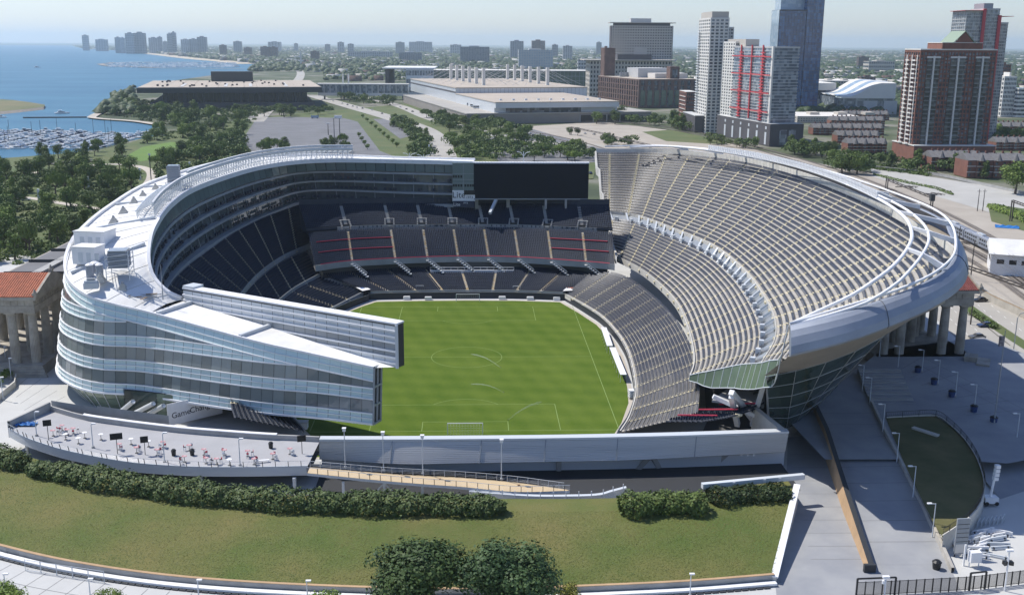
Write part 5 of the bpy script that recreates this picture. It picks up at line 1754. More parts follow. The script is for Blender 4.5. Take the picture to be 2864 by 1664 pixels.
for s_ in (-1, 1):
    g.hexa([(xm, y0-1.3), (xm+s_*(gw_+1), y0-1.3), (xm+s_*(gw_+1), y1-6), (xm, y1-6)][::s_], [hc+gp, hc-.3, hc-.3, hc+gp][::s_], [hc+gp+.5, hc+.2, hc+.2, hc+gp+.5][::s_])
g.build('green_roof', MT['green_roof'], t)
MB().box(xa-.3, xb+.3, y0-1.1, y1-3, hc+.02, hc+.4).build('cornice', MT['white_precast'], t)
done_b(t)
BT = (x0, x1, y0, y1, h, zp_)

# --- tower with the red steel grid on a charcoal podium
f_ = LF(G(1893, 361, 0), math.radians(9))
x0 = y0 = 0.0
x1 = f_.x(1988, 0); y1 = f_.y(1773, 0)
h = f_.z(2, 3, 118)
t = thing('apartment_tower', 'glass and white tower with a red steel grid over its side', 'apartment tower', (*f_.o, 0), f_.th)
zp_ = f_.z(0, 0, 307)
grid_faces(t, x0, x1, y0, y1, 0, zp_, 1, 0, 0, MT['charcoal'], MT['charcoal'], sp=1.0)
for k in range(6):
    yy = y0+6+k*(y1-y0-10)/6
    MB().box(x0-.55, x0-.36, yy, yy+3.2, 1, zp_*.62).box(x0-.55, x0-.36, yy, yy+2.6, zp_*.75, zp_*.88).build('podium_window', MT['grey_panel'], t)
for xx in (x0+8, x0+16): MB().box(xx, xx+6, y0-.55, y0-.36, 1, zp_*.75).build('podium_window', MT['silver_glass'], t)
roof_slab(t, x0, x1, y0, y1, zp_-.3, MT['grey_precast'])
xi, yi = x0+1.2, y0+6
x1t = f_.x(1966, yi); yg = f_.y(1806, xi); y1w = f_.y(1777, xi)
grid_faces(t, xi, x1t, yi, yg, zp_+.4, h, 24, 0, 0, MT['grey_precast'], MT['silver_glass'], sp=.18, proud=.3, parapet=.4)
grid_faces(t, xi+1, x1t-4, yg+.1, y1w, zp_+.4, f_.z(xi, yg, 104), 24, 0, 5, MT['white_precast'], MT['window'], sp=.45, pi=.45)
MB().box(xi-.5, xi+.9, yi-.4, yi+2.2, zp_+.4, h+1).build('corner_pier', MT['white_precast'], t)
for f in (.22, .50, .78):
    yy = yi+(yg-yi)*f
    MB().box(xi-1.3, xi-.5, yy-.7, yy+.7, zp_+2, h+2).build('red_post', MT['red_frame'], t)
for f in (.15, .40, .64, .88):
    zz = zp_+(h-zp_)*f
    MB().box(xi-1.7, xi-1.31, yi+1, yg+.5, zz-.5, zz+.5).build('red_beam', MT['red_frame'], t)
for k in range(22):
    zz = zp_+2+(h-zp_-4)*k/22
    for f in (.22, .78):
        yy = yi+(yg-yi)*f
        MB().box(xi-1.28, xi-.32, yy-3.4, yy+3.4, zz, zz+.9).build('balcony', MT['red_frame'], t)
plant_box(t, xi+4, x1t-6, yg-14, y1w-2, h, f_.z(xi, yg, 97), MT['beige'])
roof_slab(t, xi, x1t, yi, yg, h, MT['grey_precast'])

# --- slim white tower beside it
x0, x1, y0, y1, h = site(1736, 328, 1714, 1789, 45)
t = thing('apartment_tower', 'slim white apartment tower with grids of small dark windows', 'apartment tower', (x0, y0, 0))
y1 = y0+(y1-y0)*.9
grid_faces(t, x0, x1, y0, y1, 0, h, 35, 4, 6, MT['white_precast'], MT['window'], sp=.42, pi=.34)
MB().box(x0+1, x1-.2, y0+1, y1-2, h+.3, zat(x0, y0, 29)).build('penthouse', MT['beige'], t)
grid_faces(t, x1, x1+6, y0+6, y1, 0, zat(x1, y0, 68), 31, 2, 0, MT['white_precast'], MT['window'], sp=.42)
for k in range(31):
    zz = 18+k*(h-28)/31
    MB().box(x0-1.6, x0-.3, y1-9, y1-1, zz, zz+.3).box(x0-1.6, x0-1.5, y1-9, y1-1, zz+.32, zz+1.1).build('balcony', MT['grey_panel'], t)
MB().box(x0-9, x0-.5, y0+6, y1+14, 0, 15).build('podium', MT['charcoal'], t)
MB().box(x0-9.3, x0-.4, y0+5.7, y1+14.3, 15.01, 15.6).build('podium_roof', MT['grey_precast'], t)
done_b(t)

# --- blue glass tower, taller part out of the picture's top
x0, x1, y0, y1, h = site(1909, 0, 1899, 1977, 25, D=1290)
t = thing('hotel_tower', 'tall dark blue glass tower reaching out of the top of the picture', 'glass tower', (x0, y0, 0))
x2 = xray(2018, y0)
y1 = y0+34
grid_faces(t, x0, x1, y0, y1, 0, h, 40, 9, 8, MT['charcoal'], MT['blue_glass'], sp=.08, pi=.05, proud=.12)
grid_faces(t, x1+.1, x2, y0-1, y1, 0, 186, 48, 5, 0, MT['charcoal'], MT['blue_glass'], sp=.08, pi=.05, proud=.12)
MB().box(x1-28, x1-.1, y0+10, y1, h+.4, 178).build('upper_glazing', MT['pale_blue_glass'], t)
MB().box(x0-.6, x0-.2, y0+1, y1-1, 0, h).build('side_glazing', MT['pale_blue_glass'], t)
done_b(t)

# --- tower with red fins and plum-coloured glass
x0, x1, y0, y1, h = site(2362, 0, 2343, 2470, 44, D=980)
t = thing('apartment_tower', 'pale blue glass tower with two tall red fins behind the brick tower', 'apartment tower', (x0, y0, 0))
W_ = x1-x0; y1 = y0+26
grid_faces(t, x0, x0+W_*.42, y0, y1, 0, zat(x0, y0, 28), 38, 8, 7, MT['grey_precast'], MT['silver_glass'], sp=.22, pi=.06)
grid_faces(t, x0+W_*.42+.1, x0+W_*.76, y0-1, y1, 0, zat(x0, y0, 22), 38, 6, 0, MT['grey_precast'], MT['silver_glass'], sp=.22, pi=.06)
grid_faces(t, x0+W_*.76+.1, x1, y0, y1, 0, zat(x0, y0, 56), 36, 5, 0, MT['grey_precast'], MT['silver_glass'], sp=.22, pi=.06)
for f, vt in ((.36, 22), (.73, 38)):
    MB().box(x0+W_*f, x0+W_*(f+.07), y0-2.5, y0-1.2, 0, zat(x0, y0, vt)).build('red_fin', MT['red_frame'], t)
MB().box(x0-3, x0+W_*.42, y0-3, y1, zat(x0, y0, 27), zat(x0, y0, 26)).box(x0+W_*.72, x1+3, y0-3, y1, zat(x0, y0, 41), zat(x0, y0, 40)).build('roof_brim', MT['red_frame'], t)
MB().box(x0+W_*.44, x0+W_*.66, y0+4, y1-4, 0, zat(x0, y0, 8)).build('core', MT['far_wall'], t)
done_b(t)

# --- white block at the edge
x0, x1, y0, y1, h = site(2462, 288, 2449, 2507, 190)
t = thing('office_block', 'white grid-fronted block with rows of square windows at the picture edge', 'office block', (x0, y0, 0))
grid_faces(t, x0, x1, y0, y0+30, 0, h, 9, 8, 6, MT['white_precast'], MT['window'], sp=.4, pi=.3)
grid_faces(t, x1+.2, x1+30, y0-8, y0+22, 0, h*.72, 7, 0, 0, MT['white_precast'], MT['window'], sp=.5)
roof_slab(t, x0, x1, y0, y0+30, h, MT['pale_roof']); plant_box(t, x0+8, x1-4, y0+6, y0+20, h+.8, h+5, MT['white_precast'])
done_b(t)

# --- beige hotel with wide brim
x0, x1, y0, y1, h = site(1503, 0, 1500, 1652, 64, D=1680, depth=22)
t = thing('hotel', 'beige slab hotel with dotted windows and a wide flat roof brim', 'hotel', (x0, y0, 0))
grid_faces(t, x0, x1, y0, y1, 0, h, 26, 24, 0, MT['beige'], MT['deep_window'], sp=.52, pi=.5)
MB().box(x0-1.2, x0-.45, y0, y1, 0, h).box(x1+.45, x1+1.2, y0, y1, 0, h).build('end_wall', MT['charcoal'], t)
zb_ = zat(x0, y0, 55.5)
MB().box(x0-4, x1+4, y0-4, y1+4, zb_-1, zb_).build('roof_brim', MT['beige'], t)
MB().box(x0+4, x1-4, y0-.3, y1, h+.1, zb_-1.1).build('window_band', MT['charcoal'], t)
MB().box(xray(1550, y0), xray(1600, y0), y0+3, y1-2, zb_+.02, zat(x0, y0, 45.5)).build('penthouse', MT['grey_precast'], t)
MB().box(xray(1560, y0), xray(1592, y0), y0-1.2, y0-.6, zat(x0, y0, 148), zat(x0, y0, 116)).build('blank_panel', MT['beige'], t)
xa, xb = xray(1446, y0-60), xray(1652, y0-60)
hl_ = zat(xa, y0-60, 150)
grid_faces(t, xa+4, xb, y0-60, y0-2, 0, hl_, 8, 26, 10, MT['beige'], MT['deep_window'], sp=.45, pi=.5)
MB().box(xa-6, xb+6, y0-66, y0-1, hl_+.4, hl_+1.6).build('roof_brim', MT['beige'], t)
MB().box(xray(1520, y0-60), xray(1604, y0-60), y0-58, y0-30, hl_+1.7, zat(xa, y0-60, 134)).build('window_band', MT['charcoal'], t)
done_b(t)

# --- old brick printing works with a tower (the lake side blocks stand turned from the street grid)
f_ = LF(G(1571, 266, 0), math.radians(13))
t = thing('brick_works', 'long old brown brick works with tall window bays and a square tower', 'brick building', (*f_.o, 0), f_.th)
x0 = y0 = 0.0
x1 = f_.x(1722, 0); y1 = min(f_.y(1475, 0), 230); h = f_.z(0, 0, 197)
grid_faces(t, x0, x1, y0, y1, 0, h, 5, 9, 18, MT['brick_dark'], MT['window'], sp=.16, pi=.48, proud=1.0)
for k in range(8):
    xx = x0+(x1-x0)*(k+.2)/8.6
    MB().box(xx, xx+(x1-x0)*.075, y0-1.3, y0-1.06, 3, h*.62).build('glazing', MT['green_glass'], t)
roof_slab(t, x0, x1, y0, y1, h, MT['tan_roof'])
MB().box(x0+2, x0+17, y1-17, y1, h, f_.z(0, y1, 118)).build('tower', MT['brick_dark'], t)
for a_, b_ in ((2, 5), (14, 17)): MB().box(x0+a_, x0+b_, y1-17.4, y1-14, h, f_.z(0, y1, 114 if a_ == 2 else 122)).build('turret', MT['brick_dark'], t)
MB().box(x1-36, x1-23, y0+10, y0+22, h, f_.z(x1, 0, 165)).build('tower', MT['brick_dark'], t)
MB().box(x1-33, x1-26, y0+9.6, y0+9.9, h+2, f_.z(x1, 0, 172)).build('tower_window', MT['window'], t)
MB().box(x0+22, x0+66, y0+60, y0+100, h+.8, h+13).build('roof_hall', MT['grey_precast'], t)
MB().box(x0+34, x0+80, y0+30, y0+56, h+.8, h+7).build('roof_hall', MT['pale_roof'], t)
for k in range(6): MB().tube([(x0+10+k*5.2, y1*.6+k*3, h+.8), (x0+10+k*5.2, y1*.6+k*3, h+7)], 2.3, 10).build('tank', MT['grey_panel_dark'], t)
x0, x1, y0, y1, h = site(1687, 290, 1650, 1718, 228)
t = thing('brick_apartments', 'small red brick apartment house with white banded balconies', 'apartment house', (x0, y0, 0))
grid_faces(t, x0, x1, y0, min(y1, y0+40), 0, h, 6, 5, 6, BR, MT['window'], sp=.4, pi=.4)
for k in range(5): MB().box(x0-1, x0-.4, y0+2, y0+34, 4+k*h/6, 4.5+k*h/6).build('white_band', MT['white_precast'], t)
roof_slab(t, x0, x1, y0, min(y1, y0+40), h, MT['pale_roof']); done_b(t)

# --- convention halls on the shore: black steel hall with its vast roof
f_ = LF(G(345, 300, 0), math.radians(12))
pz = f_.z(0, 0, 219)
f_ = LF(G(338, 216, 27.0), math.radians(12))
zr_ = 27.0
t = thing('convention_hall', 'low black steel convention hall under a vast flat tan roof by the lake', 'convention hall', (*f_.o, 0), f_.th)
xl, yf = 0.0, 0.0
xr = f_.x(788, 0); yb = 225
for k in range(14):
    a_ = xl+(xr-xl)*k/14; b_ = xl+(xr-xl)*(k+1)/14
    MB().box(a_+.15, b_-.15, yf, yb, zr_-.6, zr_).build('roof_panel', MT['tan_roof'], t)
MB().box(xl-1, xr+1, yf-1, yb+1, zr_-6.5, zr_-.7).build('roof_truss', MT['dark'], t)
MB().box(xl+26, xr-16, yf+25, yb-20, 0, zr_-6.6).build('hall_glazing', mat('black hall glass', (0.008, 0.011, 0.018), .2), t)
mm = MB()
for k in range(30):
    xx = xl+26+(xr-xl-42)*k/29; mm.box(xx-.2, xx+.2, yf+24.6, yf+24.98, 8, zr_-6.6)
mm.build('mullion', MT['dark'], t, kind='stuff')
MB().box(xl+12, xr-8, yf+8, yb-10, 0, 8.5).build('base', MT['charcoal'], t)
for k in range(8): xx = xl+30+(xr-xl-60)*k/7; MB().box(xx-1.2, xx+1.2, yf+12, yf+14.4, 8.5, zr_-6.5).build('column', MT['dark'], t)
MB().box(f_.x(518, yb-20), f_.x(620, yb-20), yb-40, yb-20, zr_+.02, f_.z(xr/2, yb-40, 177)).build('penthouse', MT['dark'], t)
for fx, fy in ((.22, .3), (.46, .28), (.60, .28), (.80, .45)):
    MB().box(xl+(xr-xl)*fx, xl+(xr-xl)*(fx+.018), yf+14, yf+170*fy+60, zr_+.02, zr_+.35).build('roof_strip', MT['grey_precast'], t)
rv = MB()
for k in range(40): xx, yy = xl+rng.uniform(8, xr-8), yf+rng.uniform(10, 200); rv.box(xx, xx+2.4, yy, yy+2.4, zr_, zr_+1.8)
rv.build('roof_vent', MT['charcoal'], t, kind='stuff')

# --- glazed bridge between the halls
yf2 = G(890, 246, 0)[1]
t = thing('glazed_bridge', 'long white framed glazed bridge linking the convention halls', 'bridge', (xray(890, yf2), yf2, 0))
xa, xb = xray(780, yf2), xray(1003, yf2)
za, zb2, zc_ = zat(xa, yf2, 236), zat(xa, yf2, 229), zat(xa, yf2, 209)
MB().box(xa, xb, yf2, yf2+16, za, zb2).build('floor_beam', MT['white_precast'], t)
MB().box(xa, xb, yf2+.5, yf2+15.5, zb2, zc_).build('glazing', MT['silver_glass'], t)
MB().box(xa-1, xb+1, yf2-1, yf2+17, zc_, zc_+1.6).build('roof', MT['white_precast'], t)
for k in range(16): xx = xa+(xb-xa)*k/15; MB().box(xx-.4, xx+.4, yf2-.3, yf2+.4, zb2, zc_).build('mullion', MT['white_precast'], t)
for k in range(5): xx = xa+8+(xb-xa-16)*k/4; MB().box(xx-1, xx+1, yf2+5, yf2+9, 0, za).build('pier', MT['concrete_grey'], t)
for xx in (xray(838, yf2), xray(852, yf2)): MB().box(xx-1, xx+1, yf2+20, yf2+22, 0, zat(xa, yf2, 183)).build('mast', MT['white_precast'], t)
done_b(t)

# --- hall with the cable masts, its podium and lower hall
f_ = LF(G(1149, 306, 0), math.radians(13))
t = thing('convention_hall', 'grey convention hall with two rows of white masts and cable stays on its roof', 'convention hall', (*f_.o, 0), f_.th)
x0 = y0 = 0.0
x1 = f_.x(1608, 0); y1 = min(f_.y(991, 0), 480); zp_ = f_.z(0, 0, 280)
MB().box(x0, x1, y0, y1, 0, zp_-1).build('podium', mat('tan grey podium', (0.27, 0.245, 0.22), .9, var=.08, scale=.05), t)
MB().box(x0-.5, x1+.5, y0-.5, y1, zp_-.98, zp_).build('podium_deck', MT['road'], t)
xd0, xd1 = f_.x(1430, y0), f_.x(1562, y0)
MB().box(xd0, xd1, y0-.4, y0-.02, 1, zp_*.72).build('loading_bay', MT['black'], t)
for k in range(5): xx = xd0+(xd1-xd0)*k/4; MB().box(xx-.6, xx+.6, y0-.8, y0-.42, 0, zp_*.74).build('bay_pier', MT['concrete_grey'], t)
hx0, hy0 = f_.loc(G(1122, 253, zp_))
hx1 = f_.x(1446, hy0); hh = f_.z(hx0, hy0, 216); hy1 = f_.loc(G(1024, 194, hh))[1]
MB().box(hx0, hx1, hy0, hy1, zp_, hh-1).build('hall_wall', MT['grey_panel'], t)
MB().box(hx0-.6, hx1+.6, hy0-.6, hy1, hh-.98, hh).build('roof', MT['tan_roof'], t)
MB().box(hx0-.25, hx0-.02, hy0, hy1, zp_+(hh-zp_)*.62, zp_+(hh-zp_)*.72).build('window_band', MT['charcoal'], t)
pj = MB()
for k in range(34): xx = hx0+(hx1-hx0)*k/33; pj.box(xx-.12, xx+.12, hy0-.15, hy0-.02, zp_, hh-1.1)
pj.build('panel_joint', MT['grey_panel_dark'], t, kind='stuff')
n_m = 6
for (ua, va, ub, vb, ta_, tb_) in ((1110, 195, 1190, 210, 159, 168), (1249, 195, 1347, 210, 159, 167)):
    a_, b_ = f_.loc(G(ua, va, hh)), f_.loc(G(ub, vb, hh))
    for k in range(n_m):
        f = k/(n_m-1)
        x_, y_ = a_[0]+(b_[0]-a_[0])*f, a_[1]+(b_[1]-a_[1])*f
        zt = f_.z(x_, y_, ta_+(tb_-ta_)*f)
        MB().box(x_-1.9, x_+1.9, y_-1.9, y_+1.9, hh, zt).build('mast', MT['white_precast'], t)
        cb = MB()
        for q in (-46, -30, 30, 46): cb.bar((x_, y_, zt-2), (x_+q, y_, hh+.4), .16)
        cb.build('cable_stay', MT['white_precast'], t)
lx0, ly0 = f_.loc(G(1220, 279, zp_))
lx1 = f_.x(1527, ly0); lh = f_.z(lx0, ly0, 252)
ly1 = hy0-1
MB().box(lx0, lx1, ly0+6, ly1, zp_, lh-.8).build('low_hall_wall', MT['grey_panel'], t)
MB().box(lx0-.5, lx1+.5, ly0-.3, ly1, lh-.78, lh).build('low_hall_roof', MT['tan_roof'], t)
MB().box(lx0, lx1, ly0, ly0+5.9, zp_+(lh-zp_)*.45, lh-.8).build('fascia', MT['grey_panel'], t)
MB().box(lx0+12, lx1-40, ly0+5.6, ly0+5.95, zp_, zp_+(lh-zp_)*.44).build('window_band', MT['window'], t)
rv = MB()
for k in range(9): xx = lx0+12+(lx1-lx0-24)*k/8; rv.box(xx, xx+2.5, ly0+30, ly0+33, lh, lh+1.6)
rv.build('roof_vent', MT['grey_panel'], t, kind='stuff')
# parked coaches on the podium deck
MT['bus_body'] = mat('coach paint', (0.55, 0.58, 0.60), .35, obj_rand=.25)
for i, (u_, v_) in enumerate([(1150, 255), (1155, 258), (1162, 261), (1170, 264), (1178, 268), (1196, 269)]):
    p = G(u_, v_, zp_)
    b = thing('coach', ('white', 'pale blue', 'silver', 'dark banded', 'grey', 'short white')[i]+' coach parked on the podium deck beside the cable-mast hall, '+('first', 'second', 'third', 'fourth', 'fifth', 'last')[i]+' from the lake', 'coach', (p[0], p[1], zp_), 0, 'coaches parked on the podium deck')
    MB().box(-6, 6, -1.3, 1.3, .5, 3.4).build('body', MT['bus_body'], b)
    MB().box(-5.6, 5.8, -1.33, -1.31, 1.9, 2.9).box(6.0, 6.03, -1.2, 1.2, 1.6, 2.9).build('window', MT['black'], b)
    for q in (-4, 4): MB().tube([(q, -1.35, .5), (q, 1.35, .5)], .5, 8).build('wheel', MT['black'], b)
p = G(1340, 266, zp_)
b = thing('school_bus', 'yellow bus parked against the dark windows of the low hall', 'bus', (p[0], p[1], zp_))
MB().box(-5, 4, -1.2, 1.2, .5, 3.2).box(4, 5.6, -1.1, 1.1, .5, 1.9).build('body', mat('bus yellow', (0.75, 0.42, 0.02), .4), b)
MB().box(-4.6, 3.8, -1.23, -1.21, 1.9, 2.8).build('window', MT['black'], b)
for q in (-3, 4): MB().tube([(q, -1.25, .5), (q, 1.25, .5)], .5, 8).build('wheel', MT['black'], b)

# --- glass hall and roofed wing behind it
x0, x1, y0, y1, h = site(1066, 0, 1060, 1446, 174, D=1860, depth=70)
t = thing('glass_hall', 'long pale green glass concourse hall behind the cable masts', 'glass hall', (x0, y0, 0))
grid_faces(t, x0, x1, y0, y1, 0, h, 4, 40, 8, MT['ledge'], MT['green_glass'], sp=.07, pi=.06, proud=.2)
roof_slab(t, x0, x1, y0, y1, h, MT['white_precast'], o=2); done_b(t)
x0, x1, y0, y1, h = site(1000, 0, 946, 1066, 172, D=1640, depth=120)
t = thing('convention_wing', 'grey convention wing with a white oversailing roof beside the bridge', 'convention wing', (x0, y0, 0))
grid_faces(t, x0, x1, y0, y1, 0, h, 3, 10, 10, MT['grey_panel'], MT['silver_glass'], sp=.4, pi=.1)
MB().box(x0-38, x1+2, y0+20, y1+30, h+.4, h+2.4).build('roof', MT['roof_white'], t)
MB().box(x0-34, x0-28, y0+24, y1+20, 0, h).build('dark_wall', MT['charcoal'], t); done_b(t)

# --- arena with the wavy roof, white hall, pale flat roofs
x0, x1, y0, y1, h = site(1966, 272, 1960, 2062, 205, depth=60)
t = thing('white_hall', 'white framed hall with a dark window band below the blue tower', 'hall', (x0, y0, 0))
MB().box(x0, x1, y0, y1, 0, h*.42).build('lower_wall', MT['grey_precast'], t)
MB().box(x0+1, x1-6, y0+.5, y1, h*.42, h*.74).build('window_band', MT['window'], t)
MB().box(x0, x1, y0-.3, y1, h*.74, h).build('fascia', MT['white_precast'], t)
MB().box(x1-6, x1+.2, y0-.5, y1, 0, h+.3).build('end_frame', MT['white_precast'], t); done_b(t)
x0, x1, y0, y1, h = site(2066, 282, 2060, 2210, 240, depth=80)
t = thing('arena', 'sports arena with a white and blue wave shaped roof beside the brick tower', 'arena', (x0, y0, 0))
MB().box(x0, x1, y0, y1, 0, h-1).build('wall', MT['silver_glass'], t)
for k in range(3): MB().box(x0+28+k*24, x0+44+k*24, y0-.5, y0-.1, 0, h*.8).build('wall_panel', MT['grey_precast'], t)
xs = np.linspace(0, 1, 30)
wave = h+1+(zat(x0, y0, 207)-h)*(.5-.5*np.cos(np.clip((xs-.12)/.62, 0, 1)*np.pi))
for j in range(5):
    ya, yb2 = y0-2+(y1-y0)*j/5, y0-2.2+(y1-y0)*(j+1)/5
    A_ = [(x0+(x1-x0)*a_, ya, z_+j*.3*np.sin(a_*3)) for a_, z_ in zip(xs, wave)]
    B_ = [(x0+(x1-x0)*a_, yb2, z_+(j+1)*.3*np.sin(a_*3)+1.2) for a_, z_ in zip(xs, wave)]
    MB().loft_rows([[(a_[0], a_[1], a_[2]-1.2) for a_ in A_], A_, B_]).build('roof_band', MT['white_precast'] if j % 2 == 0 else MT['pale_blue_glass'], t)
MB().loft([(x0+(x1-x0)*a_, y0-2, h-1.2) for a_ in xs], [(x0+(x1-x0)*a_, y0-2, z_-1.2) for a_, z_ in zip(xs, wave)]).build('roof_edge', MT['white_precast'], t)
done_b(t)
for (uC, vC, uR, vt, dep, lab) in [(2020, 219, 2190, 200, 90, 'vast low white roofed hall in the distance beside the blue tower'), (2030, 190, 2110, 183, 60, 'pale glass fronted low block far beyond the blue tower'),
                                   (1962, 302, 2128, 288, 70, 'flat pale roofed store building behind the charcoal podium')]:
    x0, x1, y0, y1, h = site(uC, vC, uC-4, uR, vt, depth=dep)
    t = thing('low_hall', lab, 'low building', (x0, y0, 0))
    grid_faces(t, x0, x1, y0, y1, 0, h, 2, 24, 6, MT['beige'], MT['window'], sp=.6, pi=.5)
    roof_slab(t, x0, x1, y0, y1, h, MT['pale_roof'])
    for k in range(3): plant_box(t, x0+20+k*30, x0+30+k*30, y0+dep*.3, y0+dep*.5, h+.75, h+3.5, MT['beige'], 'roof_unit')
    done_b(t)

# --- brick terrace rows with grey roofs
def terrace(label, uC, vC, uR, vt, dep, n, turrets=True, D=None, base=0.0):
    x0, x1, y0, y1, h = site(uC, vC, uC-3, uR, vt, depth=dep)
    h = max(h, 6)
    t = thing('brick_terrace', label, 'terrace of houses', (x0, y0, 0), 0, 'brick terraces near the brick tower')
    W_ = x1-x0
    hw_ = W_/n
    for k in range(n):
        a_ = x0+k*hw_
        o = -1.2 if k % 2 else 0
        MB().box(a_+.02, a_+hw_-.02, y0+o, y1, 0, h).build('house_front', BR, t)
        wn_ = MB()
        for fl in range(3):
            for q in range(max(1, int(hw_/3.2))):
                xx = a_+.8+q*3.0; wn_.box(xx, xx+1.5, y0+o-.06, y0+o+.1, 1+fl*h/3, 2.6+fl*h/3)
        wn_.build('window', MT['window'], t, kind='stuff')
        MB().box(a_, a_+hw_, y0+o-.2, y0+o+.02, h*.32, h*.36).box(a_, a_+hw_, y0+o-.2, y0+o+.02, h*.66, h*.70).build('white_band', MT['white_precast'], t)
        r_ = MB(); e = .6; ym = (y0+y1)/2
        r_.hexa([(a_-.02, y0+o-e), (a_+hw_+.02, y0+o-e), (a_+hw_+.02, ym), (a_-.02, ym)], h+.01, [h+.3, h+.3, h+4, h+4])
        r_.hexa([(a_-.02, ym), (a_+hw_+.02, ym), (a_+hw_+.02, y1+e), (a_-.02, y1+e)], h+.01, [h+4, h+4, h+.3, h+.3])
        r_.build('roof', MT['grey_roof'], t)
        if turrets and k % 2: MB().tube([(a_+hw_/2, y0+o, h), (a_+hw_/2, y0+o, h+4.6)], [2.3, .1], 8).build('turret_roof', MT['grey_roof'], t)
        MB().box(a_+hw_*.7, a_+hw_*.7+1, ym-.5, ym+.5, h+3.2, h+5.2).build('chimney', BR, t)
    done_b(t)


terrace('long grey roofed brick terrace with turrets in front of the brick tower', 2290, 420, 2440, 388, 16, 8)
terrace('grey roofed brick terrace running out of the picture beside the brick tower', 2378, 438, 2560, 396, 18, 7)
terrace('low brick terrace between the charcoal podium and the brick tower', 2060, 352, 2180, 336, 14, 10)
terrace('brick terrace with little gables behind the low brick terrace', 2000, 332, 2190, 318, 14, 14)
terrace('dark roofed terrace in front of the wave roofed arena', 2045, 312, 2190, 298, 14, 12)
terrace('far dark roofed terrace just below the arena windows', 2070, 296, 2200, 286, 12, 12)
terrace('brick row with grey roof left of the brick tower podium', 2085, 376, 2200, 354, 14, 8)
terrace('brick row behind the brick tower podium at the picture edge', 2450, 370, 2560, 352, 14, 6)
terrace('brick row with dark gables below the white grid-fronted block', 2440, 330, 2560, 312, 14, 8, D=None)

# --- blocks and towers in the middle distance and on the skyline
def far(name, label, uL, uR, vt, D, m, nf=0, nb=0, depth=None, cat='tower', glass=None, vside=None):
    p = GD((uL+uR)/2, 120, D); y0 = p[1]
    x0, x1 = xray(uL, y0, 120), xray(uR, y0, 120)
    h = zat(p[0], y0, vt)
    dp = depth or max(18, min(60, (x1-x0)*.6))
    t = thing(name, label, cat, (x0, y0, 0))
    if nf:
        grid_faces(t, x0, x1, y0, y0+dp, 0, h, nf, nb, 0, m, glass or MT['window'], sp=.5, pi=.3, proud=.8, side=-1 if x0 > 0 else 1)
    else:
        MB().box(x0, x1, y0, y0+dp, 0, h).build('wall', m, t)
    MB().box(x0+(x1-x0)*.3, x0+(x1-x0)*.65, y0+3, y0+dp-3, h+.3, h+max(3, h*.06)).build('penthouse', m, t)
    done_b(t)


fw2 = MT['far_wall']; gp_ = MT['grey_precast']; bb = MT['brick_dark']
far('residential_slab', 'long grey-blue residential slab in the middle distance', 1133, 1204, 116, 4100, fw2, 14, 18, cat='slab block')
far('glass_block', 'striped glass block with a white top in the middle distance', 1277, 1361, 124, 3300, gp_, 12, 14, glass=MT['pale_blue_glass'], cat='glass block')
far('residential_slab', 'low blue-grey office slab in the middle distance, above the lakeside trees', 982, 1037, 130, 4300, fw2, 9, 12, cat='slab block')
far('tower', 'grey tower just behind the striped glass block', 1256, 1288, 102, 5200, fw2, 16, 6)
far('tower', 'darker pair of slabs on the skyline above the striped glass block', 1309, 1341, 101, 5400, bb, 16, 6)
far('tower', 'small pale tower on the skyline right of the striped glass block', 1386, 1408, 114, 4800, gp_, 12, 4)
far('tower', 'tiny dark tower on the skyline between glass block and hotel', 1468, 1480, 105, 7000, fw2, 12, 3)
far('tower', 'small dark block right of the darker pair of slabs', 1359, 1373, 111, 5600, fw2, 9, 3)
far('low_block', 'very long low pale block among the distant trees', 856, 964, 128, 5200, gp_, 5, 20, cat='low block')
far('tower', 'dark stepped block on the skyline above the long low pale block', 974, 995, 105, 7600, fw2, 9, 4)
far('wide_block', 'wide stepped grey block on the horizon above the cable masts', 1007, 1063, 104, 8200, fw2, 9, 12, cat='block')
far('tower', 'pale low tower on the horizon left of the residential slab', 1108, 1135, 111, 7000, gp_, 7, 5)
far('tower', 'small dark tower on the horizon above the lakeside road', 831, 846, 105, 7500, fw2, 8, 3)
far('low_block', 'faint wide block on the horizon beside the small dark tower', 856, 870, 109, 7600, fw2, 6, 3, cat='low block')
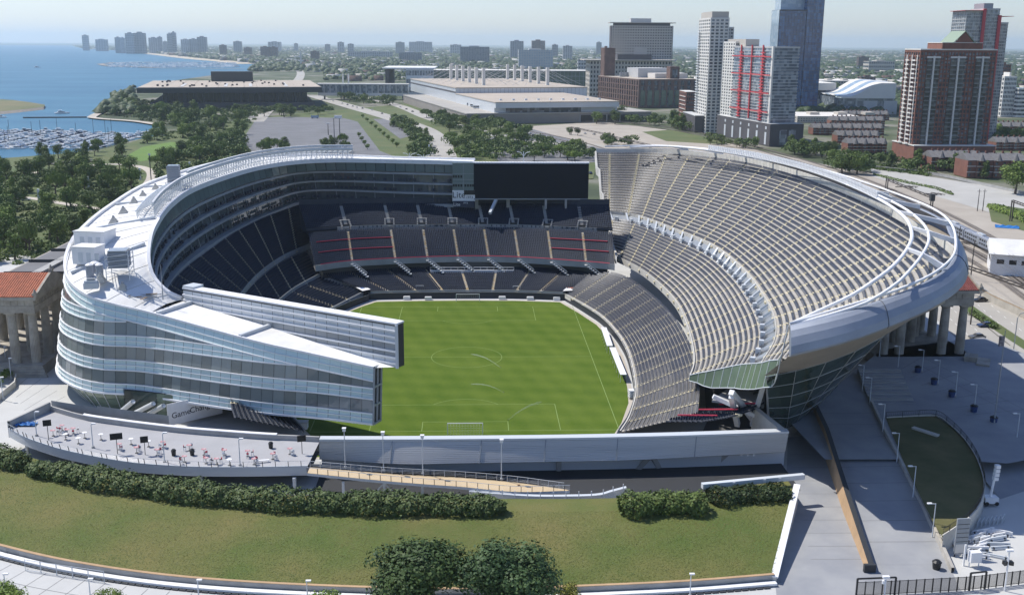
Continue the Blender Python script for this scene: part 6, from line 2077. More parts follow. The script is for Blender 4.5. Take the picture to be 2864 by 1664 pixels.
sky_l = [(204, 218, 88, 9500, 'lone pale tower at the far end of the shore'), (284, 297, 93, 7600, 'left twin of two dark towers on the far shore'), (298, 307, 94, 7500, 'right twin of two dark towers on the far shore'),
         (310, 330, 83, 7200, 'broad tall slab in the far shore skyline, lakeward half'), (331, 357, 82, 7250, 'broad tall slab in the far shore skyline, inland half'), (367, 388, 94, 7600, 'dark mid-height block right of the broad slabs'),
         (389, 399, 92, 7400, 'narrow pale tower right of the dark mid-height block'), (413, 424, 84, 7100, 'stepped tower of the far shore, lower half'), (423, 434, 81, 7120, 'stepped tower of the far shore, tall half'),
         (446, 466, 98, 7000, 'long lower slab on the far shore, first half'), (467, 485, 97, 7000, 'long lower slab on the far shore, second half'), (486, 508, 92, 7100, 'squarish tower at the inland end of the far skyline'),
         (236, 262, 98, 9000, 'low hazy block between lone tower and twin towers'), (402, 411, 103, 7000, 'small block at the foot of the stepped tower'), (575, 594, 103, 7300, 'small dark block on the skyline above the beach'),
         (540, 556, 112, 6000, 'small brown block among the distant trees above the beach'), (641, 662, 116, 5200, 'left one of two brown slabs above the convention roof'), (663, 682, 117, 5200, 'right one of two brown slabs above the convention roof'),
         (764, 784, 127, 4500, 'brown slab in the trees above the lakeside road'), (600, 618, 118, 6000, 'low reddish slab among the trees left of the brown slabs'), (660, 690, 104, 8500, 'hazy wide building on the horizon above the brown slabs'),
         (724, 733, 108, 8000, 'small hazy tower on the horizon above the road'), (800, 812, 110, 8000, 'tiny hazy block on the horizon right of the road')]
for i, (a_, b_, v_, D_, lab) in enumerate(sky_l):
    far('tower', lab, a_, b_, v_, D_, (fw2, bb, gp_)[0 if i < 14 else 1 if i in (15, 16, 17, 18, 19) else 0], 12 if D_ < 8000 else 8, 4)
far('chimney', 'thin white mast standing in the trees above the lakeside road', 737, 739, 128, 3600, MT['white_precast'], cat='mast')
far('tower', 'brick block between brick tower and picture edge, far behind', 2466, 2492, 160, 1700, BR, 10, 5)
far('tower', 'dark brown block far beyond the blue tower', 2116, 2140, 141, 3800, bb, 8, 5)
far('low_block', 'long pale low block far beyond the arena', 2142, 2205, 152, 3300, MT['beige'], 3, 12, cat='low block')
far('low_block', 'grey roofed block in front of the long pale low block', 2126, 2160, 190, 2100, bb, 3, 6, cat='low block')
far('low_block', 'pale blank block left of the beige hotel', 1424, 1450, 146, 2600, gp_, 5, 4, cat='low block')
# ------------------------------------------------------------------ trees
def lobes(kind, n, seed):
    r = np.random.default_rng(seed)
    if kind == 'round':
        c = r.normal(0, 1, (n, 3)); c /= np.linalg.norm(c, axis=1)[:, None]; c *= r.uniform(.35, .72, n)[:, None]
        c[:, 2] = c[:, 2]*.8+.08; R_ = r.uniform(.30, .48, n); sc = (1, 1, 1)
    elif kind == 'oval':
        c = r.normal(0, 1, (n, 3)); c /= np.linalg.norm(c, axis=1)[:, None]; c *= r.uniform(.3, .62, n)[:, None]
        c[:, 2] = np.linspace(-.75, .8, n); c[:, :2] *= (1-.55*np.clip(c[:, 2], 0, 1))[:, None]; R_ = r.uniform(.26, .42, n)*(1-.25*np.clip(c[:, 2], 0, 1)); sc = (.82, .82, 1.15)
    elif kind == 'spread':
        a = r.uniform(0, 2*np.pi, n); q = np.sqrt(r.uniform(0, 1, n))*.8
        c = np.stack([np.cos(a)*q, np.sin(a)*q, .15-.35*q**2+r.uniform(-.12, .15, n)], -1); R_ = r.uniform(.24, .38, n); sc = (1.25, 1.25, .72)
    else:
        a = r.uniform(0, 2*np.pi, n); q = r.uniform(.1, .45, n); z = np.linspace(-.8, .95, n)
        c = np.stack([np.cos(a)*q*(1-.6*(z+.8)/1.8), np.sin(a)*q*(1-.6*(z+.8)/1.8), z], -1); R_ = r.uniform(.2, .34, n)*(1-.45*(z+.8)/1.8); sc = (.8, .8, 1.2)
    return c, R_, np.array(sc)


def crown_mesh(kind, seed, m, n_leaf=2000, size=.115, n_lobe=20):
    c, R_, sc = lobes(kind, n_lobe, seed)
    r = np.random.default_rng(seed+99)
    w = R_**2; w = w/w.sum()
    i = r.choice(len(c), n_leaf, p=w)
    d = r.normal(0, 1, (n_leaf, 3)); d /= np.linalg.norm(d, axis=1)[:, None]
    d[:, 2] = np.where(r.uniform(0, 1, n_leaf) < .4, np.abs(d[:, 2]), d[:, 2])
    rad = R_[i]*r.uniform(.55, 1.08, n_leaf)
    P = (c[i]+d*rad[:, None])*sc
    V, F = leaf_quads(P, d, size, .38)
    return new_mesh('crown', V, F, m)


def trunk_mesh(kind, seed):
    r = random.Random(seed)
    m = MB()
    lean = r.uniform(-.05, .05)
    m.tube([(0, 0, 0), (lean*.5, 0, .16), (lean, .01, .36)], [.040, .030, .022], 7)
    for k in range(5):
        a = 2*math.pi*k/5+r.uniform(0, 1); q = r.uniform(.16, .3)
        m.tube([(lean, .01, .30), (lean+math.cos(a)*q*.5, math.sin(a)*q*.5, .44), (lean+math.cos(a)*q, math.sin(a)*q, .62)], [.018, .012, .005], 5)
    return new_mesh('trunk', m.v, m.f, MT['bark'], m.i)


LEAF = {'dark': leaf_mat('dark green leaves', (0.044, 0.080, 0.018), (0.120, 0.170, 0.040), .9, obj_rand=.22),
        'mid': leaf_mat('mid green leaves', (0.062, 0.112, 0.020), (0.165, 0.225, 0.048), .9, obj_rand=.22),
        'light': leaf_mat('light green leaves', (0.095, 0.158, 0.024), (0.205, 0.270, 0.054), .9, obj_rand=.18),
        'yellow': leaf_mat('yellow green leaves', (0.15, 0.16, 0.02), (0.26, 0.25, 0.05), .3, obj_rand=.15)}
# base colours are in crown units (crown radius 1): noise scale works on object space
PROTO = {}
for kd in ('round', 'oval', 'spread', 'narrow'):
    for tone in LEAF:
        for s_ in (0, 1):
            PROTO[kd, tone, s_] = crown_mesh(kd, hash((kd, s_)) % 1000 if False else {'round': 10, 'oval': 30, 'spread': 50, 'narrow': 70}[kd]+s_*7, LEAF[tone])
TRUNK = [trunk_mesh('t', s_) for s_ in range(3)]
TREES = []
TONE_W = {'dark': 'dark green', 'mid': 'mid green', 'light': 'bright green', 'yellow': 'yellow-green'}
SHAPE_W = {'round': 'round crowned', 'oval': 'tall oval', 'spread': 'flat spreading', 'narrow': 'narrow pointed'}


def tree(p, hgt, wid, kd, tone, where, z=0.0):
    """hgt: whole height, wid: crown width; the crown unit is its radius"""
    o = link('tree', None, None, (p[0], p[1], z), (0, 0, rng.uniform(0, 6.28)))
    r = wid/2
    base = hgt*{'round': .06, 'oval': .04, 'spread': .24, 'narrow': .0}[kd]
    wid = wid*1.36; hgt = hgt*1.06
    zc = (hgt+base)/2
    hz_ = (hgt-base)/2
    sc = {'round': 1.06, 'oval': 1.26, 'spread': .48, 'narrow': 1.35}[kd]
    c = link('crown', PROTO[kd, tone, rng.randint(0, 1)], o, (0, 0, zc))
    c.scale = (r/{'round': 1.0, 'oval': .78, 'spread': 1.25, 'narrow': .62}[kd], r/{'round': 1.0, 'oval': .78, 'spread': 1.25, 'narrow': .62}[kd], hz_/sc)
    t = link('trunk', rng.choice(TRUNK), o)
    t.scale = (hgt, hgt, hgt)
    o['category'] = 'tree'
    TREES.append((o, kd, tone, where, hgt, proj((p[0], p[1], hgt*.6))))
    return o


def inside(p, poly):
    x, y = p; r = False; n = len(poly)
    for i in range(n):
        (x1, y1), (x2, y2) = poly[i], poly[(i+1) % n]
        if (y1 > y) != (y2 > y) and x < (x2-x1)*(y-y1)/(y2-y1)+x1: r = not r
    return r


def grove(poly_px, n, hr, wr, kinds, tones, where, dmin=6.0, avoid=()):
    P = [G(a, b, 0)[:2] for a, b in poly_px]
    A = [[G(a, b, 0)[:2] for a, b in q] for q in avoid]
    xs, ys = [p[0] for p in P], [p[1] for p in P]
    got, tries = [], 0
    while len(got) < n and tries < n*60:
        tries += 1
        c = (rng.uniform(min(xs), max(xs)), rng.uniform(min(ys), max(ys)))
        if not inside(c, P) or any(inside(c, q) for q in A): continue
        if any((c[0]-g[0])**2+(c[1]-g[1])**2 < dmin*dmin for g in got): continue
        got.append(c)
        h_ = rng.uniform(*hr); w_ = rng.uniform(*wr)
        tree(c, h_, w_, rng.choice(kinds), rng.choice(tones), where)


LAWN = [(305, 388), (350, 360), (425, 347), (480, 350), (450, 376), (400, 395), (345, 402)]
PATHS = [[(345, 475), (362, 442), (350, 425), (385, 425), (392, 445), (375, 478)], [(-60, 478), (60, 478), (150, 492), (240, 505), (240, 518), (60, 500), (-60, 500)]]
R3 = ['round', 'oval', 'round', 'spread']
grove([(-30, 430), (120, 418), (250, 412), (330, 415), (345, 440), (330, 500), (250, 545), (200, 590), (120, 635), (40, 655), (-40, 650)], 70, (9, 14), (8, 12.5), ['round', 'oval', 'round', 'round', 'spread'], ['dark', 'mid', 'mid', 'light'], 'in the lakeside park', 7.0, avoid=PATHS)
grove([(100, 380), (230, 372), (300, 350), (320, 360), (295, 400), (200, 412), (90, 408)], 13, (8, 12), (7, 10), R3, ['mid', 'light', 'mid', 'dark'], 'along the harbour', 8.0)
grove([(395, 398), (450, 378), (485, 352), (600, 352), (600, 385), (520, 390), (430, 405), (385, 440), (375, 415)], 28, (8, 12), (7, 10.5), R3, ['mid', 'light', 'mid', 'dark'], 'below the green lawn', 7.5)
grove([(340, 352), (400, 328), (470, 318), (600, 320), (600, 346), (490, 346), (425, 342), (350, 358)], 18, (9, 13), (9, 13), R3, ['mid', 'mid', 'dark', 'light'], 'behind the green lawn', 10.0)
grove([(258, 284), (310, 250), (420, 272), (560, 284), (640, 288), (600, 318), (480, 318), (420, 312), (405, 308), (330, 293)], 34, (11, 17), (11, 16), ['round', 'round', 'spread', 'oval'], ['mid', 'dark', 'dark', 'light'], 'before the black hall', 10.0)
grove([(560, 284), (790, 282), (830, 288), (800, 290), (640, 290)], 9, (10, 16), (11, 15), ['round', 'oval'], ['dark', 'mid'], 'along the far lot edge', 11.0)
grove([(820, 232), (905, 236), (985, 256), (975, 266), (880, 262), (825, 248)], 14, (11, 15), (13, 17), ['spread', 'round'], ['dark', 'mid'], 'before the glazed bridge', 12.0)
grove([(1045, 290), (1120, 296), (1230, 306), (1320, 330), (1300, 348), (1130, 330), (1075, 320)], 18, (9, 12), (11, 15), ['spread', 'spread', 'round'], ['mid', 'mid', 'dark'], 'before the podium wall', 11.0)
grove([(1110, 345), (1200, 342), (1330, 350), (1470, 385), (1450, 402), (1130, 402), (1085, 372)], 26, (8, 11.5), (10, 14), ['spread', 'spread', 'round'], ['mid', 'mid', 'light'], 'behind the dark screen', 9.5)
grove([(945, 296), (985, 302), (1060, 345), (1068, 385), (1010, 385), (1030, 350), (960, 310)], 14, (7, 10), (7.5, 11), ['round', 'oval', 'spread'], ['mid', 'dark', 'mid'], 'beside the curving road', 8.0)
for k in range(9): tree(G(893+k*10.4, 291+k*9, 0), 4.5, 5.2, 'round', 'light', 'between the two parking lots')
for k in range(4): tree(G(883+k*7, 338+k*10, 0), 4.5, 5, 'round', 'light', 'inside the parking lot')
grove([(645, 368), (720, 362), (722, 380), (640, 386)], 7, (8, 11), (8, 10), R3, ['mid', 'light', 'dark'], 'at the near lot edge', 6.5)
grove([(780, 362), (850, 358), (852, 380), (790, 382)], 6, (8, 11), (8, 10), R3, ['mid', 'light', 'dark'], 'between the lot entrances', 6.0)
grove([(1462, 292), (1530, 290), (1535, 306), (1465, 312)], 7, (13, 18), (12, 15), ['round'], ['dark', 'mid'], 'by the podium corner', 8.0)
grove([(1540, 288), (1625, 300), (1640, 312), (1560, 308)], 8, (6, 9), (7, 10), R3, ['mid', 'light', 'dark'], 'before the brown brick works', 8.0)
grove([(1645, 300), (1720, 305), (1735, 326), (1660, 320)], 12, (11, 15), (9, 12), ['round', 'oval'], ['dark', 'mid'], 'before the small brick house', 7.0)
grove([(1478, 350), (1560, 352), (1560, 362), (1485, 362)], 5, (6, 8), (8, 10), ['round'], ['mid', 'dark'], 'on the dirt strip', 7.0)
grove([(1385, 330), (1430, 332), (1425, 340), (1390, 338)], 2, (7, 9), (8, 9), ['round'], ['dark'], 'beside the tracks', 7.0)
grove([(1745, 348), (1830, 352), (1890, 366), (1830, 366), (1740, 356)], 9, (6, 9), (6, 8), R3, ['mid', 'light'], 'at the charcoal podium', 6.0)
grove([(1935, 372), (2030, 376), (2060, 392), (1960, 388)], 10, (9, 13), (9, 12), ['round', 'oval'], ['dark', 'dark', 'mid'], 'beyond the charcoal podium', 7.5)
for (a, b, h_, w_, kd, tn_, wh) in [(2072, 428, 17, 19, 'round', 'dark', 'in the big railway pair'), (2108, 430, 16, 16, 'round', 'mid', 'in the big railway pair'), (2050, 405, 11, 10, 'round', 'mid', 'behind the big pair by the railway'),
                                    (2165, 408, 9, 10, 'round', 'dark', 'beside the brick podium'), (2192, 412, 11, 11, 'oval', 'dark', 'beside the brick podium'), (2130, 402, 9, 9, 'round', 'dark', 'beside the brick podium'),
                                    (2257, 415, 13, 10, 'oval', 'mid', 'before the brick podium'), (2352, 424, 12, 10, 'oval', 'dark', 'before the brick terrace'), (2370, 424, 13, 9, 'oval', 'light', 'before the brick terrace'),
                                    (2425, 440, 11, 9, 'oval', 'dark', 'before the last brick terrace'), (2498, 478, 19, 20, 'round', 'mid', 'standing alone on the pale lot'), (2262, 352, 8, 9, 'round', 'dark', 'on the brick podium roof'),
                                    (2440, 340, 11, 13, 'round', 'light', 'at the picture edge'), (2470, 345, 12, 13, 'round', 'mid', 'at the picture edge'), (2500, 350, 13, 14, 'round', 'light', 'at the picture edge'), (2455, 332, 11, 12, 'round', 'light', 'at the picture edge')]:
    p = G(a, b, 0)
    tree(p, h_, w_, kd, tn_, wh, z=0 if 'podium roof' not in wh else BT[5])

# two big trees at the lower edge, finer leaves of their own
def big_tree(label, u, v, ztop, wid, seed, tone):
    p = G(u, v, ztop*.55)
    o = thing('tree', label, 'tree', (p[0], p[1], 0))
    c = link('crown', crown_mesh('round', seed, leaf_mat('big crown leaves', *tone, .9), 15000, .065, 34), o, (0, 0, ztop*.60))
    c.scale = (wid/2, wid/2, ztop*.42)
    t = link('trunk', TRUNK[seed % 3], o); t.scale = (ztop, ztop, ztop)
    return o


big_tree('big dark leafy tree below the grass slope, on the harbour side', 1035, 1425, 13.0, 16.5, 101, ((0.028, 0.058, 0.016), (0.085, 0.130, 0.036)))
big_tree('big blue-green leafy tree below the grass slope, nearer the plaza ramps', 1245, 1440, 12.5, 15.5, 131, ((0.028, 0.062, 0.022), (0.085, 0.138, 0.046)))

ORD = ['', 'first', 'second', 'third', 'fourth', 'fifth', 'sixth', 'seventh', 'eighth', 'ninth', 'tenth', 'eleventh', 'twelfth', 'thirteenth', 'fourteenth', 'fifteenth', 'sixteenth', 'seventeenth', 'eighteenth', 'nineteenth', 'twentieth']
TENS = {20: 'twenty', 30: 'thirty', 40: 'forty', 50: 'fifty', 60: 'sixty', 70: 'seventy', 80: 'eighty', 90: 'ninety'}
def ordinal(n):
    if n <= 20: return ORD[n]
    t_, u_ = n//10*10, n % 10
    return (TENS[t_]+'-'+ORD[u_]) if u_ else TENS[t_][:-1]+'ieth'


def label_all(items, noun, group, end='the left'):
    """items: (object, description, where, picture u): same words get their order from the left"""
    by = {}
    for it in items: by.setdefault((it[1], it[2]), []).append(it)
    for (d, w), L_ in by.items():
        L_.sort(key=lambda i: i[3])
        for k, it in enumerate(L_):
            s_ = f'{d} {noun} {w}' if len(L_) == 1 else f'{d} {noun} {w}, {ordinal(k+1)} from {end}'
            it[0]['label'] = s_
            it[0]['group'] = group


label_all([(o, f'{TONE_W[tn_]} {SHAPE_W[kd]}', wh, uv[0]) for o, kd, tn_, wh, h_, uv in TREES], 'tree', 'trees of the park, lots and railway edge')

# undergrowth: bushes and young growth that close the gaps between the park trees
def undergrowth(polys, n_b, leaves, size):
    VV, FF, off = [], [], 0
    for poly, n, ava in polys:
        P = [G(a, b, 0)[:2] for a, b in poly]; A = [[G(a, b, 0)[:2] for a, b in q] for q in ava]
        xs, ys = [p[0] for p in P], [p[1] for p in P]; k = 0; tries = 0
        while k < n and tries < n*40:
            tries += 1
            c = (rng.uniform(min(xs), max(xs)), rng.uniform(min(ys), max(ys)))
            if not inside(c, P) or any(inside(c, q) for q in A): continue
            k += 1
            r_ = rng.uniform(1.4, 3.4)
            d = nrng.normal(0, 1, (leaves, 3)); d /= np.linalg.norm(d, axis=1)[:, None]; d[:, 2] = np.abs(d[:, 2])
            p = d*nrng.uniform(.6, 1.05, (leaves, 1))*[r_, r_, r_*.8]+[c[0], c[1], 0]
            v, f = leaf_quads(p, d, size, .6); VV.append(v); FF.append(f+off); off += len(v)
    link('undergrowth', new_mesh('undergrowth', np.concatenate(VV), np.concatenate(FF), leaf_mat('undergrowth leaves', (0.044, 0.082, 0.016), (0.125, 0.175, 0.038), .05)), kind='stuff')


undergrowth([([(-30, 430), (120, 418), (250, 412), (330, 415), (345, 440), (330, 500), (250, 545), (200, 590), (120, 635), (40, 655), (-40, 650)], 560, PATHS),
             ([(395, 398), (450, 378), (485, 352), (600, 352), (600, 385), (520, 390), (430, 405), (385, 440), (375, 415)], 200, [LAWN]),
             ([(340, 352), (400, 328), (470, 318), (600, 320), (600, 346), (490, 346), (425, 342), (350, 358)], 130, [LAWN]),
             ([(258, 284), (310, 250), (420, 272), (560, 284), (640, 288), (600, 318), (480, 318), (420, 312), (405, 308), (330, 293)], 220, []),
             ([(1645, 300), (1720, 305), (1735, 326), (1660, 320)], 60, []), ([(2140, 405), (2300, 425), (2290, 435), (2135, 415)], 60, [])], 0, 60, 1.0)

# middle distance belts where single crowns merge
def belt(name, polys, leaves=110, size=1.5):
    VV, FF, off = [], [], 0
    for poly, n in polys:
        P = [G(a, b, 0)[:2] for a, b in poly]
        xs, ys = [p[0] for p in P], [p[1] for p in P]; k = 0; tries = 0
        while k < n and tries < n*40:
            tries += 1
            c = (rng.uniform(min(xs), max(xs)), rng.uniform(min(ys), max(ys)))
            if not inside(c, P): continue
            k += 1
            r_ = rng.uniform(3.5, 6.5); h_ = rng.uniform(2.5, 6.5)
            d = nrng.normal(0, 1, (leaves, 3)); d /= np.linalg.norm(d, axis=1)[:, None]; d[:, 2] = np.abs(d[:, 2])-.25
            p = d*nrng.uniform(.65, 1.05, (leaves, 1))*[r_, r_, r_*.75]+[c[0], c[1], h_]
            v, f = leaf_quads(p, d, size, .4); VV.append(v); FF.append(f+off); off += len(v)
    link(name, new_mesh(name, np.concatenate(VV), np.concatenate(FF), leaf_mat('woodland leaves', (0.040, 0.076, 0.018), (0.130, 0.180, 0.042), .035)), kind='stuff')


belt('woodland', [([(1100, 352), (1130, 340), (1330, 348), (1470, 386), (1470, 400), (1250, 402), (1110, 402)], 120), ([(1050, 290), (1120, 297), (1230, 307), (1320, 330), (1290, 338), (1140, 325), (1080, 315)], 70),
                  ([(960, 300), (1000, 306), (1062, 348), (1066, 390), (1010, 392), (1020, 350)], 60), ([(825, 234), (905, 238), (985, 256), (975, 264), (880, 260)], 40),
                  ([(258, 284), (310, 250), (420, 272), (560, 284), (640, 288), (600, 318), (480, 318), (420, 312), (405, 308), (330, 293)], 150), ([(395, 402), (470, 380), (600, 356), (600, 388), (520, 392), (430, 408)], 60),
                  ([(1640, 306), (1725, 310), (1735, 328), (1660, 322)], 26), ([(1930, 372), (2040, 380), (2060, 396), (1950, 390)], 26), ([(1745, 350), (1890, 368), (1820, 366), (1745, 358)], 12),
                  ([(2040, 410), (2140, 418), (2140, 432), (2060, 430)], 22), ([(2140, 398), (2300, 412), (2440, 432), (2440, 440), (2200, 420)], 20), ([(560, 120+150), (800, 272), (820, 282), (600, 283)], 30), ([(420, 440), (480, 420), (600, 405), (700, 400), (700, 406), (560, 425), (430, 455)], 26),
                  ([(2440, 335), (2540, 340), (2540, 356), (2450, 352)], 26), ([(1500, 285), (1640, 300), (1640, 310), (1520, 304)], 22), ([(1490, 352), (1570, 354), (1570, 361), (1490, 360)], 8)])

# far woodland: one mass of crowns out to the horizon, with small roofs between
def far_mass(name, n, dmin, dmax, mats, kind):
    r = np.random.default_rng(5 if kind == 'wood' else 8)
    lo, hi = math.log(dmin), math.log(dmax)
    d = np.exp(r.uniform(lo, hi, n))
    u_ = r.uniform(-120, 2640, n)
    P = []
    lakep = [(p[0], p[1]) for p in W]
    for a, b in zip(u_, d):
        p = GD(a, 150, b)
        if inside((p[0], p[1]), lakep): continue
        uv = proj((p[0], p[1], 0))
        if uv[1] > 285 or (uv[1] > 200 and 780 < uv[0] < 1720) or (uv[1] > 178 and 330 < uv[0] < 800): continue
        P.append((p[0], p[1], b))
    P = np.array(P)
    n = len(P)
    if kind == 'wood':
        ico = np.array([(0, 0, 1), (.85, 0, .45), (.26, .81, .45), (-.69, .5, .45), (-.69, -.5, .45), (.26, -.81, .45), (1, .1, -.3), (.3, .95, -.3), (-.8, .6, -.3), (-.8, -.6, -.3), (.3, -.95, -.3)])
        fc = np.array([(0, 1, 2), (0, 2, 3), (0, 3, 4), (0, 4, 5), (0, 5, 1), (1, 6, 2), (2, 6, 7), (2, 7, 3), (3, 7, 8), (3, 8, 4), (4, 8, 9), (4, 9, 5), (5, 9, 10), (5, 10, 1), (1, 10, 6)])
        s_ = r.uniform(4.5, 9, n)*np.clip(P[:, 2]/2600, 1, 2.2)
        V = ico[None]*np.stack([s_, s_, np.minimum(s_*.75, 9)], -1)[:, None, :]*r.uniform(.7, 1.3, (n, 11, 1))
        V += np.c_[P[:, :2], np.minimum(s_*.55, 7)][:, None, :]
        F = fc[None]+np.arange(n)[:, None, None]*11
        link(name, new_mesh(name, V.reshape(-1, 3), F.reshape(-1, 3), mats), kind='stuff')
    else:
        a_ = np.stack([r.uniform(5, 16, n), r.uniform(5, 14, n), r.uniform(5, 11, n)], -1)*np.clip(P[:, 2]/3000, 1, 2)[:, None]
        a_[:, 2] = np.minimum(a_[:, 2], 14)
        bx = np.array([(-1, -1, 0), (1, -1, 0), (1, 1, 0), (-1, 1, 0), (-1, -1, 1), (1, -1, 1), (1, 1, 1), (-1, 1, 1)])
        fc = np.array([(0, 1, 5, 4), (1, 2, 6, 5), (3, 0, 4, 7), (4, 5, 6, 7)])
        V = bx[None]*a_[:, None, :]+np.c_[P[:, :2], np.zeros(n)][:, None, :]
        F = fc[None]+np.arange(n)[:, None, None]*8
        idx = np.repeat(r.integers(0, len(mats), n), 4)
        link(name, new_mesh(name, V.reshape(-1, 3), F.reshape(-1, 4), mats, idx), kind='stuff')


far_mass('distant_woodland', 30000, 1150, 16000, leaf_mat('distant crowns', (0.022, 0.042, 0.014), (0.055, 0.085, 0.026), .006), 'wood')
far_mass('distant_rooftops', 2600, 1900, 15000, [MT['pale_roof'], MT['brick_dark'], MT['grey_precast'], MT['grey_roof'], MT['beige']], 'roof')
# ------------------------------------------------------------------ lamps, masts, poles
def lamp_post(label, base, h, arm=(1.2, 0), m='grey_panel', head='flat', group='lamp posts on the plaza', z=None):
    o = thing('lamp_post', label, 'lamp post', (base[0], base[1], base[2] if z is None else z), 0, group)
    MB().tube([(0, 0, 0), (0, 0, h)], [.11, .07], 8).build('pole', MT[m], o)
    MB().box(-.22, .22, -.22, .22, 0, .3).build('base', MT['concrete_grey'], o)
    if head == 'flat':
        MB().bar((0, 0, h-.08), (arm[0], arm[1], h-.02), .05).build('arm', MT[m], o)
        MB().box(arm[0]-.5, arm[0]+.25, arm[1]-.2, arm[1]+.2, h-.06, h+.12).build('lamp_head', MT['white_paint'], o)
    else:
        MB().box(-.28, .28, -.28, .28, h, h+.5).box(-.35, .35, -.35, .35, h+.52, h+.62).build('lamp_head', MT['white_paint'], o)
    return o


LP = [((1455, 185), 60, 'standing before the stone columns, nearest the silver fascia'), ((1553, 260), 130, 'standing before the gap between the stone columns'), ((1683, 268), 150, 'beside the blue bin nearest the stone columns'),
      ((1768, 335), 205, 'beside the second blue bin from the stone columns'), ((1862, 400), 268, 'beside the third blue bin from the stone columns'), ((1962, 480), 335, 'beside the fourth blue bin from the stone columns'),
      ((2190, 637), 490, 'last of the plaza row, near the picture edge'), ((1362, 372), 232, 'at the head of the broad steps'), ((1403, 440), 298, 'at the foot of the broad steps'),
      ((1472, 592), 440, 'beside the corner of the raised lawn fence'), ((1547, 757), 595, 'on the low tan wall, first along the raised lawn'), ((1634, 945), 772, 'on the low tan wall, second along the raised lawn'), ((1737, 1160), 972, 'on the low tan wall, at the sunlit end of the raised lawn')]
for (b_, t_, lab) in LP:
    zz = ZU if b_[1] < 620 else 2.2 if b_[1] < 800 else 1.4 if b_[1] < 1000 else .4
    p = z3(*b_, zz)
    lamp_post('pale lamp post '+lab, p, max(4, zat(p[0], p[1], (900+t_/1.9158)/SC)-zz), (-.9, 0))
for (b_, t_, lab) in [((418, 525), 265, 'nearest the terrace'), ((688, 548), 292, 'second from the terrace'), ((964, 570), 315, 'third from the terrace'), ((1518, 608), 345, 'at the lower end')]:
    zz = {418: 4.4, 688: 4.0, 964: 3.7, 1518: 3.2}[b_[0]]
    p = z2(*b_, zz)
    lamp_post('white lamp post on the tan walkway ramp, '+lab, p, zat(p[0], p[1], (1100+t_/2.52)/SC)-zz, head='box', group='lamp posts on the walkway ramp')
for (x, yb, yt, lab) in [(215, 1085, 948, 'nearest the glass front'), (545, 1155, 1017, 'second from the glass front'), (963, 1238, 1070, 'third from the glass front'), (1405, 1258, 1105, 'nearest the tan ramp')]:
    p = zp(x, yb); lamp_post('grey lamp post on the terrace edge, '+lab, p, zat(p[0], p[1], (700+yt/2.0917)/SC)-Z_P, (.5, .3), group='lamp posts on the terrace')
zb4 = lambda x, y, z=0: G((x/2.52)/SC, (1300+y/2.52)/SC, z)
for (x, yb, yt, lab) in [(45, 925, 770, 'nearest the picture corner'), (637, 930, 805, 'beside the wire barriers'), (1402, 950, 812, 'in the middle of the lower path'), (2168, 960, 818, 'nearest the big trees')]:
    p = zb4(x, yb); lamp_post('grey lamp post on the lower path, '+lab, p, zat(p[0], p[1], (1300+yt/2.52)/SC), (.35, .1), group='lamp posts on the lower path')
p = z3(440, 1470, 0); lamp_post('small white lamp post on the path below the grass slope end', p, 3.6, (.3, .1), group='lamp posts on the lower path')
for (u_, vb, vt, lab) in [(16, 905, 845, 'beside the colonnade steps'), (28, 935, 898, 'behind the side planter'), (8, 985, 960, 'before the side planter')]:
    p = G(u_, vb, 0); lamp_post('white lamp post on the side plaza, '+lab, p, 5.5, (.4, 0), group='lamp posts on the side plaza')
# parking lot masts, park light pylons
for (u_, vb, vt, lab) in [(838, 391-10, 292, 'tallest, nearest the stadium roof'), (823, 345, 292, 'middle'), (808, 333, 305, 'farthest')]:
    p = G(u_, vb, 0); o = thing('light_mast', f'dark light mast on the empty lot, {lab} of three', 'light mast', (p[0], p[1], 0), 0, 'light masts on the lot')
    h_ = zat(p[0], p[1], vt); MB().tube([(0, 0, 0), (0, 0, h_)], [.4, .25], 6).build('pole', MT['dark'], o); MB().box(-1.6, 1.6, -.5, .5, h_, h_+.5).build('lamp_bar', MT['grey_panel'], o)
for (u_, vb, vt, lab) in [(97, 500, 480, 'amid the dark park trees'), (218, 466, 447, 'beside the sandy path by the harbour'), (345, 443, 428, 'at the corner of the green lawn'), (468, 427, 411, 'at the inland edge of the green lawn'), (598, 416, 402, 'before the empty lot'), (738, 405, 390, 'at the lot entrance trees'), (1056, 380, 362, 'beside the curving road')]:
    p = G(u_, vb, 0); o = thing('light_pylon', 'slim white light pylon '+lab, 'light pylon', (p[0], p[1], 0), 0, 'white light pylons in the park')
    MB().box(-.5, .5, -.5, .5, 0, 7).build('shaft', MT['white_paint'], o)
for (u_, vb, vt, lab) in [(372, 443, 392, 'tall dark mast beside the curved path below the lawn')]:
    p = G(u_, vb, 0); o = thing('mast', lab, 'mast', (p[0], p[1], 0)); MB().tube([(0, 0, 0), (0, 0, 15)], .3, 6).build('pole', MT['dark'], o); MB().box(-.6, .6, -.3, .3, 14.4, 15.4).build('lamp_head', MT['grey_panel'], o)
for (u_, v_, lab) in [(1005, 395, 'first'), (1040, 399, 'second'), (1290, 392, 'third')]:
    p = GD(u_, 200, 480); o = thing('twin_lamp', f'curved twin-armed street lamp behind the far roof edge, {lab} from the lake', 'street lamp', (p[0], p[1], 0), 0, 'twin lamps behind the roof')
    h_ = zat(p[0], p[1], v_-18); MB().tube([(0, 0, 0), (0, 0, h_)], .2, 6).build('pole', MT['grey_panel'], o)
    for q in (-1, 1): MB().tube([(0, 0, h_-2), (q*1.2, 0, h_-.4), (q*3, 0, h_)], .14, 5).build('arm', MT['grey_panel'], o)

